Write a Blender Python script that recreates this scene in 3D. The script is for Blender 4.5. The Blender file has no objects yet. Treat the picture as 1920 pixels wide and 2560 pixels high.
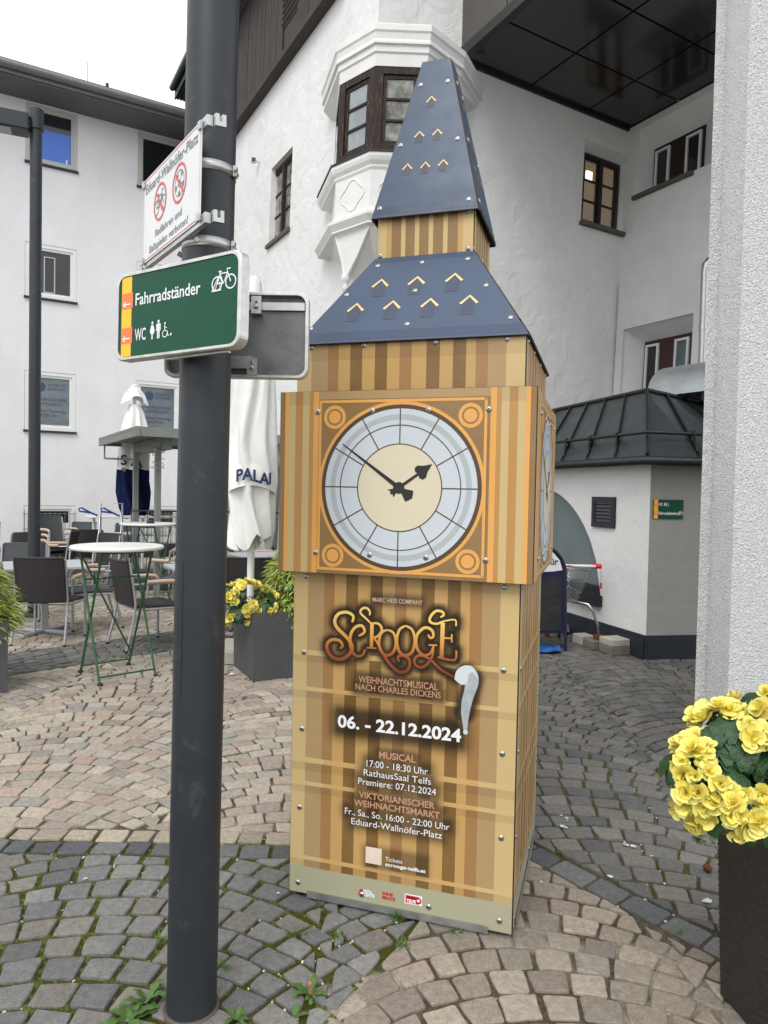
import bpy, math, random
import numpy as np
from mathutils import Vector, Matrix
random.seed(7); np.random.seed(7)
PI = math.pi
scene = bpy.context.scene
COL = scene.collection
# ------------------------------------------------------------------ camera
EYE = 1.6; FPX = 1773.65; PITCH = 0.0279; ROLL = 0.0191
_R0 = Vector((1, 0, 0)); _U0 = Vector((0, math.sin(PITCH), math.cos(PITCH))); _F = Vector((0, math.cos(PITCH), -math.sin(PITCH)))
_R = math.cos(ROLL)*_R0 + math.sin(ROLL)*_U0
_U = math.cos(ROLL)*_U0 - math.sin(ROLL)*_R0
cam_data = bpy.data.cameras.new('camera'); cam = bpy.data.objects.new('camera', cam_data); COL.objects.link(cam)
cam_data.sensor_fit = 'VERTICAL'; cam_data.sensor_height = 36; cam_data.lens = FPX/2560*36
cam_data.clip_start = 0.05; cam_data.clip_end = 500
m4 = Matrix(((_R.x, _U.x, -_F.x, 0), (_R.y, _U.y, -_F.y, 0), (_R.z, _U.z, -_F.z, EYE), (0, 0, 0, 1)))
cam.matrix_world = m4
scene.camera = cam
# ------------------------------------------------------------------ world: overcast sky
SUN_EL = math.radians(52); SUN_AZ = math.radians(200)     # direction the light comes from: behind and left of the camera
world = bpy.data.worlds.new('World'); scene.world = world; world.use_nodes = True
nt = world.node_tree; nt.nodes.clear()
wo = nt.nodes.new('ShaderNodeOutputWorld'); bg = nt.nodes.new('ShaderNodeBackground')
sky = nt.nodes.new('ShaderNodeTexSky'); sky.sky_type = 'NISHITA'; sky.sun_disc = False
sky.sun_elevation = SUN_EL; sky.sun_rotation = SUN_AZ; sky.dust_density = 4; sky.air_density = 1.5
hs = nt.nodes.new('ShaderNodeHueSaturation'); hs.inputs['Saturation'].default_value = 0.25
mixw = nt.nodes.new('ShaderNodeMixRGB'); mixw.blend_type = 'MIX'; mixw.inputs[0].default_value = 0.8
mixw.inputs[2].default_value = (9.9, 10.0, 10.2, 1)
bg.inputs['Strength'].default_value = 0.1
nt.links.new(sky.outputs[0], hs.inputs['Color']); nt.links.new(hs.outputs[0], mixw.inputs[1])
nt.links.new(mixw.outputs[0], bg.inputs['Color']); nt.links.new(bg.outputs[0], wo.inputs[0])
sl = bpy.data.lights.new('sun', 'SUN'); sl.energy = 0.9; sl.angle = math.radians(25); sl.color = (1, .97, .92)
sun = bpy.data.objects.new('sun', sl); COL.objects.link(sun)
sd = Vector((math.sin(SUN_AZ)*math.cos(SUN_EL), math.cos(SUN_AZ)*math.cos(SUN_EL), math.sin(SUN_EL)))
sun.rotation_euler = sd.to_track_quat('Z', 'Y').to_euler()
scene.view_settings.view_transform = 'Standard'; scene.view_settings.look = 'None'
scene.view_settings.exposure = 0.72; scene.view_settings.gamma = 1; scene.view_settings.use_curve_mapping = False
try:
    scene.cycles.max_bounces = 6; scene.cycles.diffuse_bounces = 4; scene.cycles.use_denoising = True
except Exception: pass
# ------------------------------------------------------------------ pixel helpers (photo 1920x2560 -> world)
def ray(px, py): return _F + _R*((px-960)/FPX) - _U*((py-1280)/FPX)
def G(px, py, z=0.0):
    d = ray(px, py); t = (z-EYE)/d.z; return Vector((0, 0, EYE)) + d*t
def PY(px, py, Y):
    d = ray(px, py); return Vector((0, 0, EYE)) + d*(Y/d.y)
# ------------------------------------------------------------------ materials
def srgb(r, g, b, k=1.0):
    def f(c):
        c /= 255.0
        return (c/12.92 if c <= .04045 else ((c+.055)/1.055)**2.4)*k
    return (f(r), f(g), f(b), 1)
class NT:
    def __init__(s, name):
        s.m = bpy.data.materials.new(name); s.m.use_nodes = True
        s.t = s.m.node_tree; s.b = s.t.nodes['Principled BSDF']
        s.tc = s.t.nodes.new('ShaderNodeTexCoord')
    def n(s, t, **k):
        x = s.t.nodes.new(t)
        for a, v in k.items(): setattr(x, a, v)
        return x
    def l(s, a, b): s.t.links.new(a, b)
    def noise(s, scale, detail=4, rough=.6, vec=None, dist=0):
        x = s.n('ShaderNodeTexNoise'); x.inputs['Scale'].default_value = scale; x.inputs['Detail'].default_value = detail
        x.inputs['Roughness'].default_value = rough; x.inputs['Distortion'].default_value = dist
        s.l(vec or s.tc.outputs['Object'], x.inputs['Vector']); return x.outputs['Fac']
    def ramp(s, fac, stops):
        x = s.n('ShaderNodeValToRGB'); e = x.color_ramp.elements
        while len(e) < len(stops): e.new(.5)
        for i, (p, c) in enumerate(stops):
            e[i].position = p; e[i].color = c if not isinstance(c, (int, float)) else (c, c, c, 1)
        s.l(fac, x.inputs[0]); return x.outputs['Color']
    def mix(s, fac, a, b, mode='MIX'):
        x = s.n('ShaderNodeMixRGB'); x.blend_type = mode
        for i, v in ((0, fac), (1, a), (2, b)):
            if isinstance(v, (int, float)): x.inputs[i].default_value = v
            elif isinstance(v, tuple): x.inputs[i].default_value = v
            else: s.l(v, x.inputs[i])
        return x.outputs[0]
    def bump(s, h, strength, dist, prev=None):
        x = s.n('ShaderNodeBump'); x.inputs['Strength'].default_value = strength; x.inputs['Distance'].default_value = dist
        s.l(h, x.inputs['Height'])
        if prev is not None: s.l(prev, x.inputs['Normal'])
        return x.outputs['Normal']
    def set(s, color=None, rough=None, metal=None, normal=None, spec=None):
        for k, v in (('Base Color', color), ('Roughness', rough), ('Metallic', metal), ('Specular IOR Level', spec)):
            if v is None: continue
            if isinstance(v, (int, float, tuple)): s.b.inputs[k].default_value = v
            else: s.l(v, s.b.inputs[k])
        if normal is not None: s.l(normal, s.b.inputs['Normal'])
        return s.m
def simple(name, c, rough=.6, metal=0, var=.12, scale=6, bump=0, bscale=60, bdist=.002, spec=.5, wear=0, wc=None):
    t = NT(name)
    dark = tuple(x*(1-var) for x in c[:3])+(1,); light = tuple(min(1, x*(1+var)) for x in c[:3])+(1,)
    col = t.ramp(t.noise(scale, 6, .65), [(.3, dark), (.7, light)])
    if wear:
        col = t.mix(t.ramp(t.noise(scale*3.1, 8, .75, dist=.5), [(.57, 0), (.70, wear)]), col, wc or light)
    rr = t.ramp(t.noise(scale*2.3, 4), [(.3, max(0, rough-.07)), (.7, min(1, rough+.07))])
    nrm = t.bump(t.noise(bscale, 5), bump, bdist) if bump else None
    return t.set(col, rr, metal, nrm, spec)
def plaster(name, c, big=.0, fine=.3, fdist=.004, fscale=50, stain=.1, coarse=False, cs=5):
    t = NT(name)
    col = t.ramp(t.noise(1.1, 8, .7, dist=.3), [(.28, tuple(x*(1-stain) for x in c[:3])+(1,)), (.6, c)])
    col = t.mix(t.ramp(t.noise(7, 6, .8), [(.66, 0), (.9, stain*2.2)]), col, (.42, .41, .38, 1))
    mp = t.n('ShaderNodeMapping'); mp.inputs['Scale'].default_value = (5, 5, .35); t.l(t.tc.outputs['Object'], mp.inputs['Vector'])
    col = t.mix(t.ramp(t.noise(1.0, 6, .7, mp.outputs[0]), [(.55, 0), (.8, stain*1.6)]), col, (.40, .40, .38, 1))
    h = t.noise(fscale, 4, .7)
    nrm = None
    if big: nrm = t.bump(t.noise(cs, 4, .55, dist=.6), .9, big)
    if coarse:
        v = t.n('ShaderNodeTexVoronoi'); v.inputs['Scale'].default_value = fscale*1.0; v.feature = 'SMOOTH_F1'
        w = t.n('ShaderNodeVectorMath', operation='ADD'); nn = t.n('ShaderNodeTexNoise'); nn.inputs['Scale'].default_value = fscale*.8
        t.l(t.tc.outputs['Object'], nn.inputs['Vector'])
        sc = t.n('ShaderNodeVectorMath', operation='SCALE'); sc.inputs['Scale'].default_value = .012
        t.l(nn.outputs['Color'], sc.inputs[0]); t.l(t.tc.outputs['Object'], w.inputs[0]); t.l(sc.outputs[0], w.inputs[1]); t.l(w.outputs[0], v.inputs['Vector'])
        nrm = t.bump(v.outputs['Distance'], fine, fdist, nrm); nrm = t.bump(t.noise(fscale*2.4, 4, .8), fine*.7, fdist*.6, nrm)
    else: nrm = t.bump(h, fine, fdist, nrm)
    return t.set(col, .92, 0, nrm, .2)
def glass(name, c, rough=.06, var=.25, scale=1.2):
    t = NT(name)
    col = t.ramp(t.noise(scale, 3), [(.35, tuple(x*(1-var) for x in c[:3])+(1,)), (.65, tuple(x*(1+var) for x in c[:3])+(1,))])
    return t.set(col, rough, 0, t.bump(t.noise(1.3, 1), .05, .02), .6)
def wood(name, c1, c2, scale=(40, 40, 2.5), rough=.6, peel=0, bump=.3):
    t = NT(name); mp = t.n('ShaderNodeMapping'); mp.inputs['Scale'].default_value = scale
    t.l(t.tc.outputs['Object'], mp.inputs['Vector'])
    f = t.noise(1.0, 6, .7, mp.outputs[0], .4); col = t.ramp(f, [(.3, c1), (.7, c2)])
    if peel: col = t.mix(t.ramp(t.noise(2.2, 8, .8, mp.outputs[0]), [(.56, 0), (.66, peel)]), col, srgb(148, 124, 108))
    return t.set(col, rough, 0, t.bump(f, bump, .002), .3)
def attr_mat(name, rough=.45, k=1.0, spec=.4, attr='tint', bump=0):
    t = NT(name); a = t.n('ShaderNodeAttribute'); a.attribute_name = attr
    c = t.mix(t.ramp(t.noise(900, 2), [(.4, 0), (.6, .10)]), a.outputs['Color'], t.mix(1.0, a.outputs['Color'], (.8, .8, .8, 1), 'MULTIPLY'))
    c = t.mix(t.ramp(t.noise(3.5, 7, .7), [(.5, 0), (.85, .10)]), c, (.62, .58, .5, 1))
    return t.set(c, t.ramp(t.noise(5, 5), [(.3, rough-.08), (.7, rough+.1)]), 0, t.bump(t.noise(2.2, 2), .08, .01), spec)
M = {}
M['print'] = attr_mat('printed_panel', .38)
M['edge'] = simple('panel_edge', srgb(52, 34, 26), .6)
M['roofblue'] = simple('roof_blue', srgb(55, 74, 100, .95), .45, var=.05, scale=3, wear=.05)
M['steel'] = simple('steel', (.45, .45, .44, 1), .32, 1, var=.1)
M['alu'] = simple('aluminium', (.50, .51, .51, 1), .42, .9, var=.15, scale=14)
M['alu_frame'] = simple('sign_frame', (.60, .60, .585, 1), .4, .75, var=.18, scale=18, wear=.5, wc=(.3, .29, .27, 1))
M['galv'] = simple('galvanised', (.42, .46, .47, 1), .38, .7, var=.12, scale=4)
M['anthra'] = simple('anthracite_paint', srgb(41, 46, 52, .95), .48, var=.16, scale=2.4, bump=.05, wear=.22, wc=srgb(120, 124, 128), spec=.45)
M['anthra_dk'] = simple('dark_paint', srgb(38, 42, 47), .5)
M['plaster_house'] = plaster('house_plaster', (.74, .745, .74, 1), big=.035, fine=.35, fdist=.004, fscale=45, stain=.11, cs=3.2)
M['plaster_white'] = plaster('white_render', (.74, .745, .77, 1), fine=.3, fdist=.003, fscale=40, stain=.09)
M['plaster_annex'] = plaster('annex_plaster', (.72, .72, .71, 1), big=.012, fine=.2, fdist=.002, fscale=60, stain=.12, cs=6)
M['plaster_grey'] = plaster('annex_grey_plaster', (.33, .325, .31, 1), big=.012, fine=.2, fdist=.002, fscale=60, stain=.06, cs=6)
M['plaster_rough'] = plaster('rough_render', (.84, .85, .86, 1), big=.012, fine=1.0, fdist=.018, fscale=105, stain=.03, coarse=True, cs=14)
M['mould'] = plaster('moulding', (.76, .76, .755, 1), big=.006, fine=.2, fdist=.002, fscale=60, stain=.14, cs=8)
M['plinth'] = simple('plinth_paint', srgb(30, 36, 46), .6, var=.2, scale=4, bump=.2)
M['soffit'] = simple('soffit_grey', srgb(84, 86, 88), .7, var=.06)
M['gutter'] = simple('gutter_metal', srgb(112, 114, 114), .5, .3, var=.12, scale=2)
M['timber'] = wood('weathered_timber', srgb(48, 43, 42), srgb(82, 75, 73), (30, 30, 2.0), .85, bump=.6)
M['oldwood'] = wood('peeling_window_wood', srgb(24, 17, 14), srgb(52, 37, 30), (38, 38, 3.5), .65, peel=.85, bump=.6)
M['darkwood'] = wood('dark_window_wood', srgb(30, 24, 22), srgb(52, 42, 38), (45, 45, 5), .5)
M['redwood'] = wood('brown_window_wood', srgb(58, 34, 32), srgb(78, 50, 46), (45, 45, 5), .5)
M['armwood'] = wood('arm_wood', srgb(176, 150, 128), srgb(205, 184, 164), (60, 60, 60), .5)
M['orangewood'] = wood('orange_wood', srgb(120, 68, 36), srgb(160, 96, 54), (50, 50, 4), .6)
M['white'] = simple('white_paint', (.78, .78, .77, 1), .45, var=.04)
M['pvc'] = simple('white_window_frame', (.72, .73, .72, 1), .4, var=.04)
M['grey_frame'] = simple('grey_window_frame', (.48, .48, .46, 1), .45, var=.05)
M['darkgap'] = simple('dark_interior', (.012, .012, .013, 1), .8)
M['gl_dark'] = glass('dark_glass', (.018, .02, .024, 1))
M['gl_grey'] = glass('grey_glass', (.12, .15, .175, 1), .12)
M['gl_blue'] = simple('blue_window_panel', srgb(70, 120, 215), .35, var=.06)
M['gl_sky'] = glass('sky_glass', (.26, .30, .32, 1), .08, .2, 2)  # pale reflected sky is put into the base colour
M['gl_curt'] = glass('curtain_glass', (.17, .175, .15, 1), .12, .7, 7)
M['gl_frost'] = glass('frosted_glass', (.14, .18, .185, 1), .35, .12)
M['blackpanel'] = glass('black_gloss_panel', (.018, .017, .016, 1), .15, .3, .6)
M['brownpanel'] = glass('brown_gloss_panel', (.075, .065, .055, 1), .14, .2, .6)
M['blacktrim'] = simple('black_trim', (.012, .013, .015, 1), .45)
M['roofmetal'] = simple('roof_sheet', srgb(62, 67, 70), .42, .35, var=.18, scale=2.2, wear=.18, wc=srgb(110, 118, 118), bump=.12, bscale=8, bdist=.01)
M['seam'] = simple('roof_seam', srgb(40, 45, 46), .45, .4)
M['stonewood'] = simple('sill_stone', srgb(86, 82, 78), .8, bump=.3)
M['green'] = simple('sign_green', srgb(6, 78, 56, .9), .38, var=.06, scale=4, wear=.05, spec=.25)
M['yellow'] = simple('sign_yellow', srgb(238, 190, 20), .35, var=.04)
M['orange'] = simple('sign_orange', srgb(250, 120, 60), .35, var=.04)
M['signwhite'] = simple('sign_white', (.72, .74, .75, 1), .35, var=.05)
M['ink_white'] = simple('white_lettering', (.80, .82, .84, 1), .4, var=.02)
M['ink_dark'] = simple('dark_lettering', (.05, .055, .06, 1), .4, var=.05)
M['ink_grey'] = simple('grey_lettering', (.16, .17, .19, 1), .4, var=.1)
M['ink_red'] = simple('red_print', srgb(214, 70, 66), .4, var=.06)
M['ink_copper'] = simple('copper_lettering', srgb(212, 160, 128, .8), .4, var=.06)
M['ink_black'] = simple('black_print', (.01, .01, .01, 1), .4)
M['ink_navy'] = simple('navy_print', srgb(22, 40, 84), .6)
M['ink_red2'] = simple('logo_red', srgb(205, 32, 40), .4)
M['ink_gold'] = simple('gold_print', srgb(190, 160, 70), .5)
M['ink_blue'] = simple('dim_blue_print', srgb(52, 66, 96), .5)
M['cloth_white'] = simple('white_canvas', (.76, .76, .75, 1), .9, var=.05, scale=4, bump=.3, bscale=16, bdist=.02, spec=.1)
M['cloth_navy'] = simple('navy_canvas', srgb(18, 30, 64), .9, var=.15, bump=.25, bscale=14, bdist=.02, spec=.1)
M['shelter'] = simple('shelter_grey', srgb(122, 128, 124), .7, var=.10, scale=5)
M['silver'] = simple('silver_tube', (.42, .44, .46, 1), .42, .6, var=.08)
M['tabletop'] = simple('grey_tabletop', (.40, .42, .44, 1), .45, var=.05)
M['marble'] = simple('white_tabletop', (.70, .71, .68, 1), .35, var=.05, scale=30)
M['greentube'] = simple('green_steel', srgb(38, 84, 48), .45, var=.15)
M['blue'] = simple('blue_plastic', srgb(28, 72, 160), .4)
M['rubber'] = simple('rubber', (.018, .018, .02, 1), .8)
M['red'] = simple('red_plastic', srgb(196, 32, 44), .4)
M['navy'] = simple('navy_frame', srgb(22, 26, 62), .4)
M['chalkboard'] = simple('chalkboard', (.014, .016, .018, 1), .55, var=.4, wear=.1, wc=(.06, .06, .06, 1))
M['chalk'] = simple('chalk', (.05, .055, .055, 1), .9)
M['tarp'] = simple('blue_tarp', srgb(30, 84, 150), .5)
M['planterbox'] = simple('planter_grey', srgb(74, 75, 77), .6, var=.12, scale=3, wear=.12, wc=srgb(130, 130, 128))
M['concrete'] = simple('concrete_block', srgb(168, 164, 154), .9, var=.15, scale=12, bump=.4, bscale=90)
M['concrete_dk'] = simple('mossy_block', srgb(110, 108, 96), .9, var=.25, scale=12, bump=.4, bscale=90)
M['brown'] = simple('brown_husk', srgb(92, 52, 34), .9, var=.4, scale=60, bump=.6, bscale=200)
M['soil'] = simple('soil', (.02, .015, .01, 1), .95, bump=.6)
M['leafdark'] = simple('begonia_leaf', srgb(36, 70, 34, .95), .42, var=.6, scale=26, bump=.8, bscale=55, bdist=.006)
M['weed'] = simple('weed_leaf', srgb(72, 104, 44, .9), .65, var=.45, scale=30, bump=.4, bscale=60)
M['grass'] = simple('tuft_grass', srgb(88, 124, 52, .9), .6, var=.35, scale=20)
M['bamboo'] = attr_mat('bamboo_leaf', .55, attr='tint')
M['petal'] = attr_mat('begonia_petal', .6, attr='tint')
M['moss'] = simple('moss', srgb(82, 92, 32, .8), .95, var=.55, scale=25, bump=.8, bscale=250, bdist=.004)
M['pebble'] = simple('pale_pebble', srgb(196, 190, 176), .9, var=.15, scale=30)
def rattan(name, c, chevron=False, s=70):
    t = NT(name); w = t.n('ShaderNodeTexWave'); w.wave_type = 'BANDS'; w.bands_direction = 'DIAGONAL'
    w.inputs['Scale'].default_value = s; w.inputs['Distortion'].default_value = 0
    src = t.tc.outputs['Object']
    if chevron:
        sx = t.n('ShaderNodeSeparateXYZ'); t.l(src, sx.inputs[0]); ab = t.n('ShaderNodeMath', operation='ABSOLUTE'); t.l(sx.outputs[0], ab.inputs[0])
        cx = t.n('ShaderNodeCombineXYZ'); t.l(ab.outputs[0], cx.inputs[0]); t.l(sx.outputs[1], cx.inputs[1]); t.l(sx.outputs[2], cx.inputs[2]); src = cx.outputs[0]
    t.l(src, w.inputs['Vector'])
    col = t.ramp(w.outputs['Fac'], [(.1, tuple(x*.35 for x in c[:3])+(1,)), (.6, c)])
    return t.set(col, .5, 0, t.bump(w.outputs['Fac'], .8, .004), .4)
M['rattan'] = rattan('black_rattan', (.040, .036, .036, 1), True, 26)
M['rattan_grey'] = rattan('grey_rattan', (.10, .11, .12, 1), False, 30)
M['strand'] = simple('black_wicker_strand', (.020, .018, .017, 1), .42, var=.35, scale=40, bump=.2, bscale=300)
def emis(name, c, s, base=(.3, .25, .2, 1)):
    t = NT(name); t.set(base, .7); t.b.inputs['Emission Color'].default_value = c; t.b.inputs['Emission Strength'].default_value = s; return t.m
M['lampglow'] = emis('ceiling_lamp_glow', (1, .93, .55, 1), 1.6)
M['room'] = emis('glowing_room_wall', (.55, .38, .2, 1), .09, (.28, .22, .17, 1))  # walls emit weakly: the room's lamplight is put into the material
def clearglass():
    t = NT('clear_pane'); t.set((.8, .8, .8, 1), .02); tr = t.n('ShaderNodeBsdfTransparent'); mx = t.n('ShaderNodeMixShader'); mx.inputs[0].default_value = .12
    out = t.t.nodes['Material Output']; t.l(tr.outputs[0], mx.inputs[1]); t.l(t.b.outputs[0], mx.inputs[2]); t.l(mx.outputs[0], out.inputs[0]); return t.m
M['clear'] = clearglass()
def stone_mat():
    t = NT('cobble_stone'); a = t.n('ShaderNodeAttribute'); a.attribute_name = 'tint'
    pos = t.n('ShaderNodeNewGeometry').outputs['Position']
    f = t.noise(38, 8, .75, pos); g = t.noise(230, 3, .7, pos)
    col = t.mix(t.ramp(f, [(.35, 0), (.68, 1)]), t.mix(1, a.outputs['Color'], (.70, .69, .68, 1), 'MULTIPLY'), t.mix(1, a.outputs['Color'], (1.16, 1.16, 1.15, 1), 'MULTIPLY'))
    col = t.mix(t.ramp(g, [(.34, .55), (.46, 0)]), col, (.06, .06, .058, 1))
    col = t.mix(t.ramp(g, [(.58, 0), (.72, .30)]), col, (.5, .49, .46, 1))
    col = t.mix(t.ramp(t.noise(2.1, 6, .75, pos), [(.45, 0), (.75, .35)]), col, t.mix(1, col, (.72, .68, .60, 1), 'MULTIPLY'))
    n = t.bump(t.noise(26, 7, .7, pos), .55, .012); n = t.bump(g, .5, .002, n)
    return t.set(col, .82, 0, n, .3)
M['stone'] = stone_mat()
def joint_mat():
    t = NT('joint_bed'); pos = t.n('ShaderNodeNewGeometry').outputs['Position']
    a = t.n('ShaderNodeAttribute'); a.attribute_name = 'tint'          # R: moss share, G: pale mortar share
    sp = t.n('ShaderNodeSeparateColor'); t.l(a.outputs['Color'], sp.inputs[0])
    base = t.ramp(t.noise(60, 6, .8, pos), [(.35, srgb(62, 56, 46)), (.65, srgb(112, 104, 90))])
    sand = t.ramp(t.noise(90, 6, .8, pos), [(.35, srgb(150, 140, 122)), (.7, srgb(196, 188, 170))])
    moss = t.ramp(t.noise(120, 6, .8, pos), [(.3, srgb(44, 48, 20)), (.7, srgb(94, 98, 38))])
    ms = t.n('ShaderNodeMath', operation='MULTIPLY_ADD'); t.l(t.noise(2.6, 5, .7, pos), ms.inputs[0]); ms.inputs[1].default_value = 1.3; ms.inputs[2].default_value = -.65
    ad = t.n('ShaderNodeMath', operation='ADD'); t.l(ms.outputs[0], ad.inputs[0]); t.l(sp.outputs[0], ad.inputs[1])
    s2 = t.n('ShaderNodeMath', operation='MULTIPLY_ADD'); t.l(t.noise(1.7, 4, .6, pos), s2.inputs[0]); s2.inputs[1].default_value = 1.6; s2.inputs[2].default_value = -.8
    a2 = t.n('ShaderNodeMath', operation='ADD'); t.l(s2.outputs[0], a2.inputs[0]); t.l(sp.outputs[1], a2.inputs[1])
    c = t.mix(t.ramp(a2.outputs[0], [(.45, 0), (.6, 1)]), base, sand)
    c = t.mix(t.ramp(ad.outputs[0], [(.45, 0), (.58, 1)]), c, moss)
    return t.set(c, .95, 0, t.bump(t.noise(160, 5, .8, pos), .9, .008), .1)
M['joint'] = joint_mat()
def grad_mat():
    t = NT('gold_gradient_print'); sx = t.n('ShaderNodeSeparateXYZ'); t.l(t.tc.outputs['Object'], sx.inputs[0])
    mr = t.n('ShaderNodeMapRange'); mr.inputs['From Min'].default_value = .90; mr.inputs['From Max'].default_value = 1.14; t.l(sx.outputs[2], mr.inputs[0])
    return t.set(t.ramp(mr.outputs[0], [(0, srgb(92, 44, 24)), (.38, srgb(156, 84, 42)), (.60, srgb(206, 146, 66)), (.95, srgb(236, 204, 110))]), .4)
M['gold'] = grad_mat()
# ------------------------------------------------------------------ mesh builder
class MB:
    def __init__(s): s.v = []; s.f = []; s.mi = []; s.sm = []; s.c = None
    def add(s, vs, fs, mi=0, smooth=False):
        o = len(s.v); s.v += [tuple(v) for v in vs]
        for f in fs: s.f.append(tuple(i+o for i in f)); s.mi.append(mi); s.sm.append(smooth)
        return s
    def box(s, c, d, rot=None, mi=0, ch=0.0):
        x, y, z = d[0]/2, d[1]/2, d[2]/2; c = Vector(c)
        if ch <= 0:
            vs = [Vector((a*x, b*y, e*z)) for e in (-1, 1) for b in (-1, 1) for a in (-1, 1)]
            fs = [(0, 2, 3, 1), (4, 5, 7, 6), (0, 1, 5, 4), (2, 6, 7, 3), (0, 4, 6, 2), (1, 3, 7, 5)]
        else:
            ch = min(ch, x*.9, y*.9, z*.9)
            r = [(-x+ch, -y), (x-ch, -y), (x, -y+ch), (x, y-ch), (x-ch, y), (-x+ch, y), (-x, y-ch), (-x, -y+ch)]
            r2 = [(a*(x-ch)/x, b*(y-ch)/y) for a, b in r]
            vs = [Vector((a, b, -z)) for a, b in r2]+[Vector((a, b, -z+ch)) for a, b in r]+[Vector((a, b, z-ch)) for a, b in r]+[Vector((a, b, z)) for a, b in r2]
            fs = [tuple(range(7, -1, -1)), tuple(range(24, 32))]
            for k in range(3):
                for i in range(8):
                    j = (i+1) % 8; fs.append((k*8+i, k*8+j, k*8+8+j, k*8+8+i))
        if rot is not None: vs = [rot @ v for v in vs]
        return s.add([v+c for v in vs], fs, mi)
    def obox(s, o, ex, ey, ez, mi=0):   # box from corner o and three edge vectors
        o, ex, ey, ez = map(Vector, (o, ex, ey, ez))
        vs = [o, o+ex, o+ey, o+ex+ey, o+ez, o+ex+ez, o+ey+ez, o+ex+ey+ez]
        fs = [(0, 2, 3, 1), (4, 5, 7, 6), (0, 1, 5, 4), (2, 6, 7, 3), (0, 4, 6, 2), (1, 3, 7, 5)]
        if ex.cross(ey).dot(ez) < 0: fs = [f[::-1] for f in fs]
        return s.add(vs, fs, mi)
    def tube(s, pts, r, n=8, mi=0, cap=True, closed=False):
        pts = [Vector(p) for p in pts]; N = len(pts); rs = r if isinstance(r, (list, tuple)) else [r]*N
        rings = []; prev = None
        for i, p in enumerate(pts):
            a = pts[i-1] if (i > 0 or closed) else p; b = pts[(i+1) % N] if (i < N-1 or closed) else p
            t = (b-a).normalized()
            if prev is None:
                u = t.cross(Vector((0, 0, 1)) if abs(t.z) < .9 else Vector((1, 0, 0))).normalized()
            else:
                u = (prev-t*prev.dot(t)).normalized()
            prev = u; w = t.cross(u)
            rings.append([p+(u*math.cos(2*PI*k/n)+w*math.sin(2*PI*k/n))*rs[i] for k in range(n)])
        vs = [v for rg in rings for v in rg]; fs = []
        for i in range(N if closed else N-1):
            for k in range(n):
                a, b = i*n+k, i*n+(k+1) % n; c, d = ((i+1) % N)*n+(k+1) % n, ((i+1) % N)*n+k
                fs.append((a, b, c, d))
        s.add(vs, fs, mi, True)
        if cap and not closed:
            s.add(rings[0], [tuple(range(n-1, -1, -1))], mi); s.add(rings[-1], [tuple(range(n))], mi)
        return s
    def lathe(s, prof, c=(0, 0, 0), n=16, mi=0, axis=None):
        c = Vector(c); vs = []; fs = []
        q = Vector((0, 0, 1)).rotation_difference(Vector(axis)).to_matrix() if axis is not None else Matrix.Identity(3)
        for r, z in prof:
            for k in range(n): vs.append(c+q @ Vector((r*math.cos(2*PI*k/n), r*math.sin(2*PI*k/n), z)))
        for i in range(len(prof)-1):
            for k in range(n): fs.append((i*n+k, i*n+(k+1) % n, (i+1)*n+(k+1) % n, (i+1)*n+k))
        s.add(vs, fs, mi, True)
        s.add(vs[:n], [tuple(range(n-1, -1, -1))], mi); s.add(vs[-n:], [tuple(range(n))], mi)
        return s
    def prism(s, poly, z0, z1, mi=0):
        n = len(poly); vs = [(p[0], p[1], z0) for p in poly]+[(p[0], p[1], z1) for p in poly]
        fs = [tuple(range(n-1, -1, -1)), tuple(range(n, 2*n))]+[(i, (i+1) % n, n+(i+1) % n, n+i) for i in range(n)]
        return s.add(vs, fs, mi)
    def slab(s, quad, off, mi=0):   # polygon in 3d extruded by off
        q = [Vector(p) for p in quad]; off = Vector(off); n = len(q)
        vs = q+[p+off for p in q]; nn = (q[1]-q[0]).cross(q[2]-q[0])
        fs = [tuple(range(n)), tuple(range(2*n-1, n-1, -1))]+[(i, n+i, n+(i+1) % n, (i+1) % n) for i in range(n)]
        if nn.dot(off) > 0: fs = [f[::-1] for f in fs]
        return s.add(vs, fs, mi)
    def mesh(s, name, mats):
        me = bpy.data.meshes.new(name); me.from_pydata(s.v, [], s.f); 
        for m in (mats if isinstance(mats, (list, tuple)) else [mats]): me.materials.append(m)
        me.polygons.foreach_set('material_index', s.mi); me.polygons.foreach_set('use_smooth', s.sm); me.update()
        if s.c is not None:
            at = me.color_attributes.new('tint', 'FLOAT_COLOR', 'POINT'); at.data.foreach_set('color', np.array(s.c, dtype=np.float32).ravel())
        return me
    def build(s, name, mats, parent=None, loc=None):
        o = bpy.data.objects.new(name, s.mesh(name, mats)); COL.objects.link(o)
        if parent: o.parent = parent
        if loc is not None: o.location = loc
        return o
def tag(o, label=None, cat=None, group=None, kind=None):
    if label: o['label'] = label
    if cat: o['category'] = cat
    if group: o['group'] = group
    if kind: o['kind'] = kind
    return o
def empty(name, loc=(0, 0, 0), rz=0, label=None, cat=None, group=None):
    o = bpy.data.objects.new(name, None); COL.objects.link(o); o.location = loc; o.rotation_euler = (0, 0, rz); o.empty_display_size = .1
    return tag(o, label, cat, group)
def inst(name, me, parent, loc, rot=None, scale=None):
    o = bpy.data.objects.new(name, me); COL.objects.link(o); o.parent = parent; o.location = loc
    if rot is not None: o.rotation_euler = rot
    if scale is not None: o.scale = scale
    return o
def copy_tree(o, parent=None):
    c = o.copy(); COL.objects.link(c); c.parent = parent
    for ch in o.children: copy_tree(ch, c)
    return c
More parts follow.
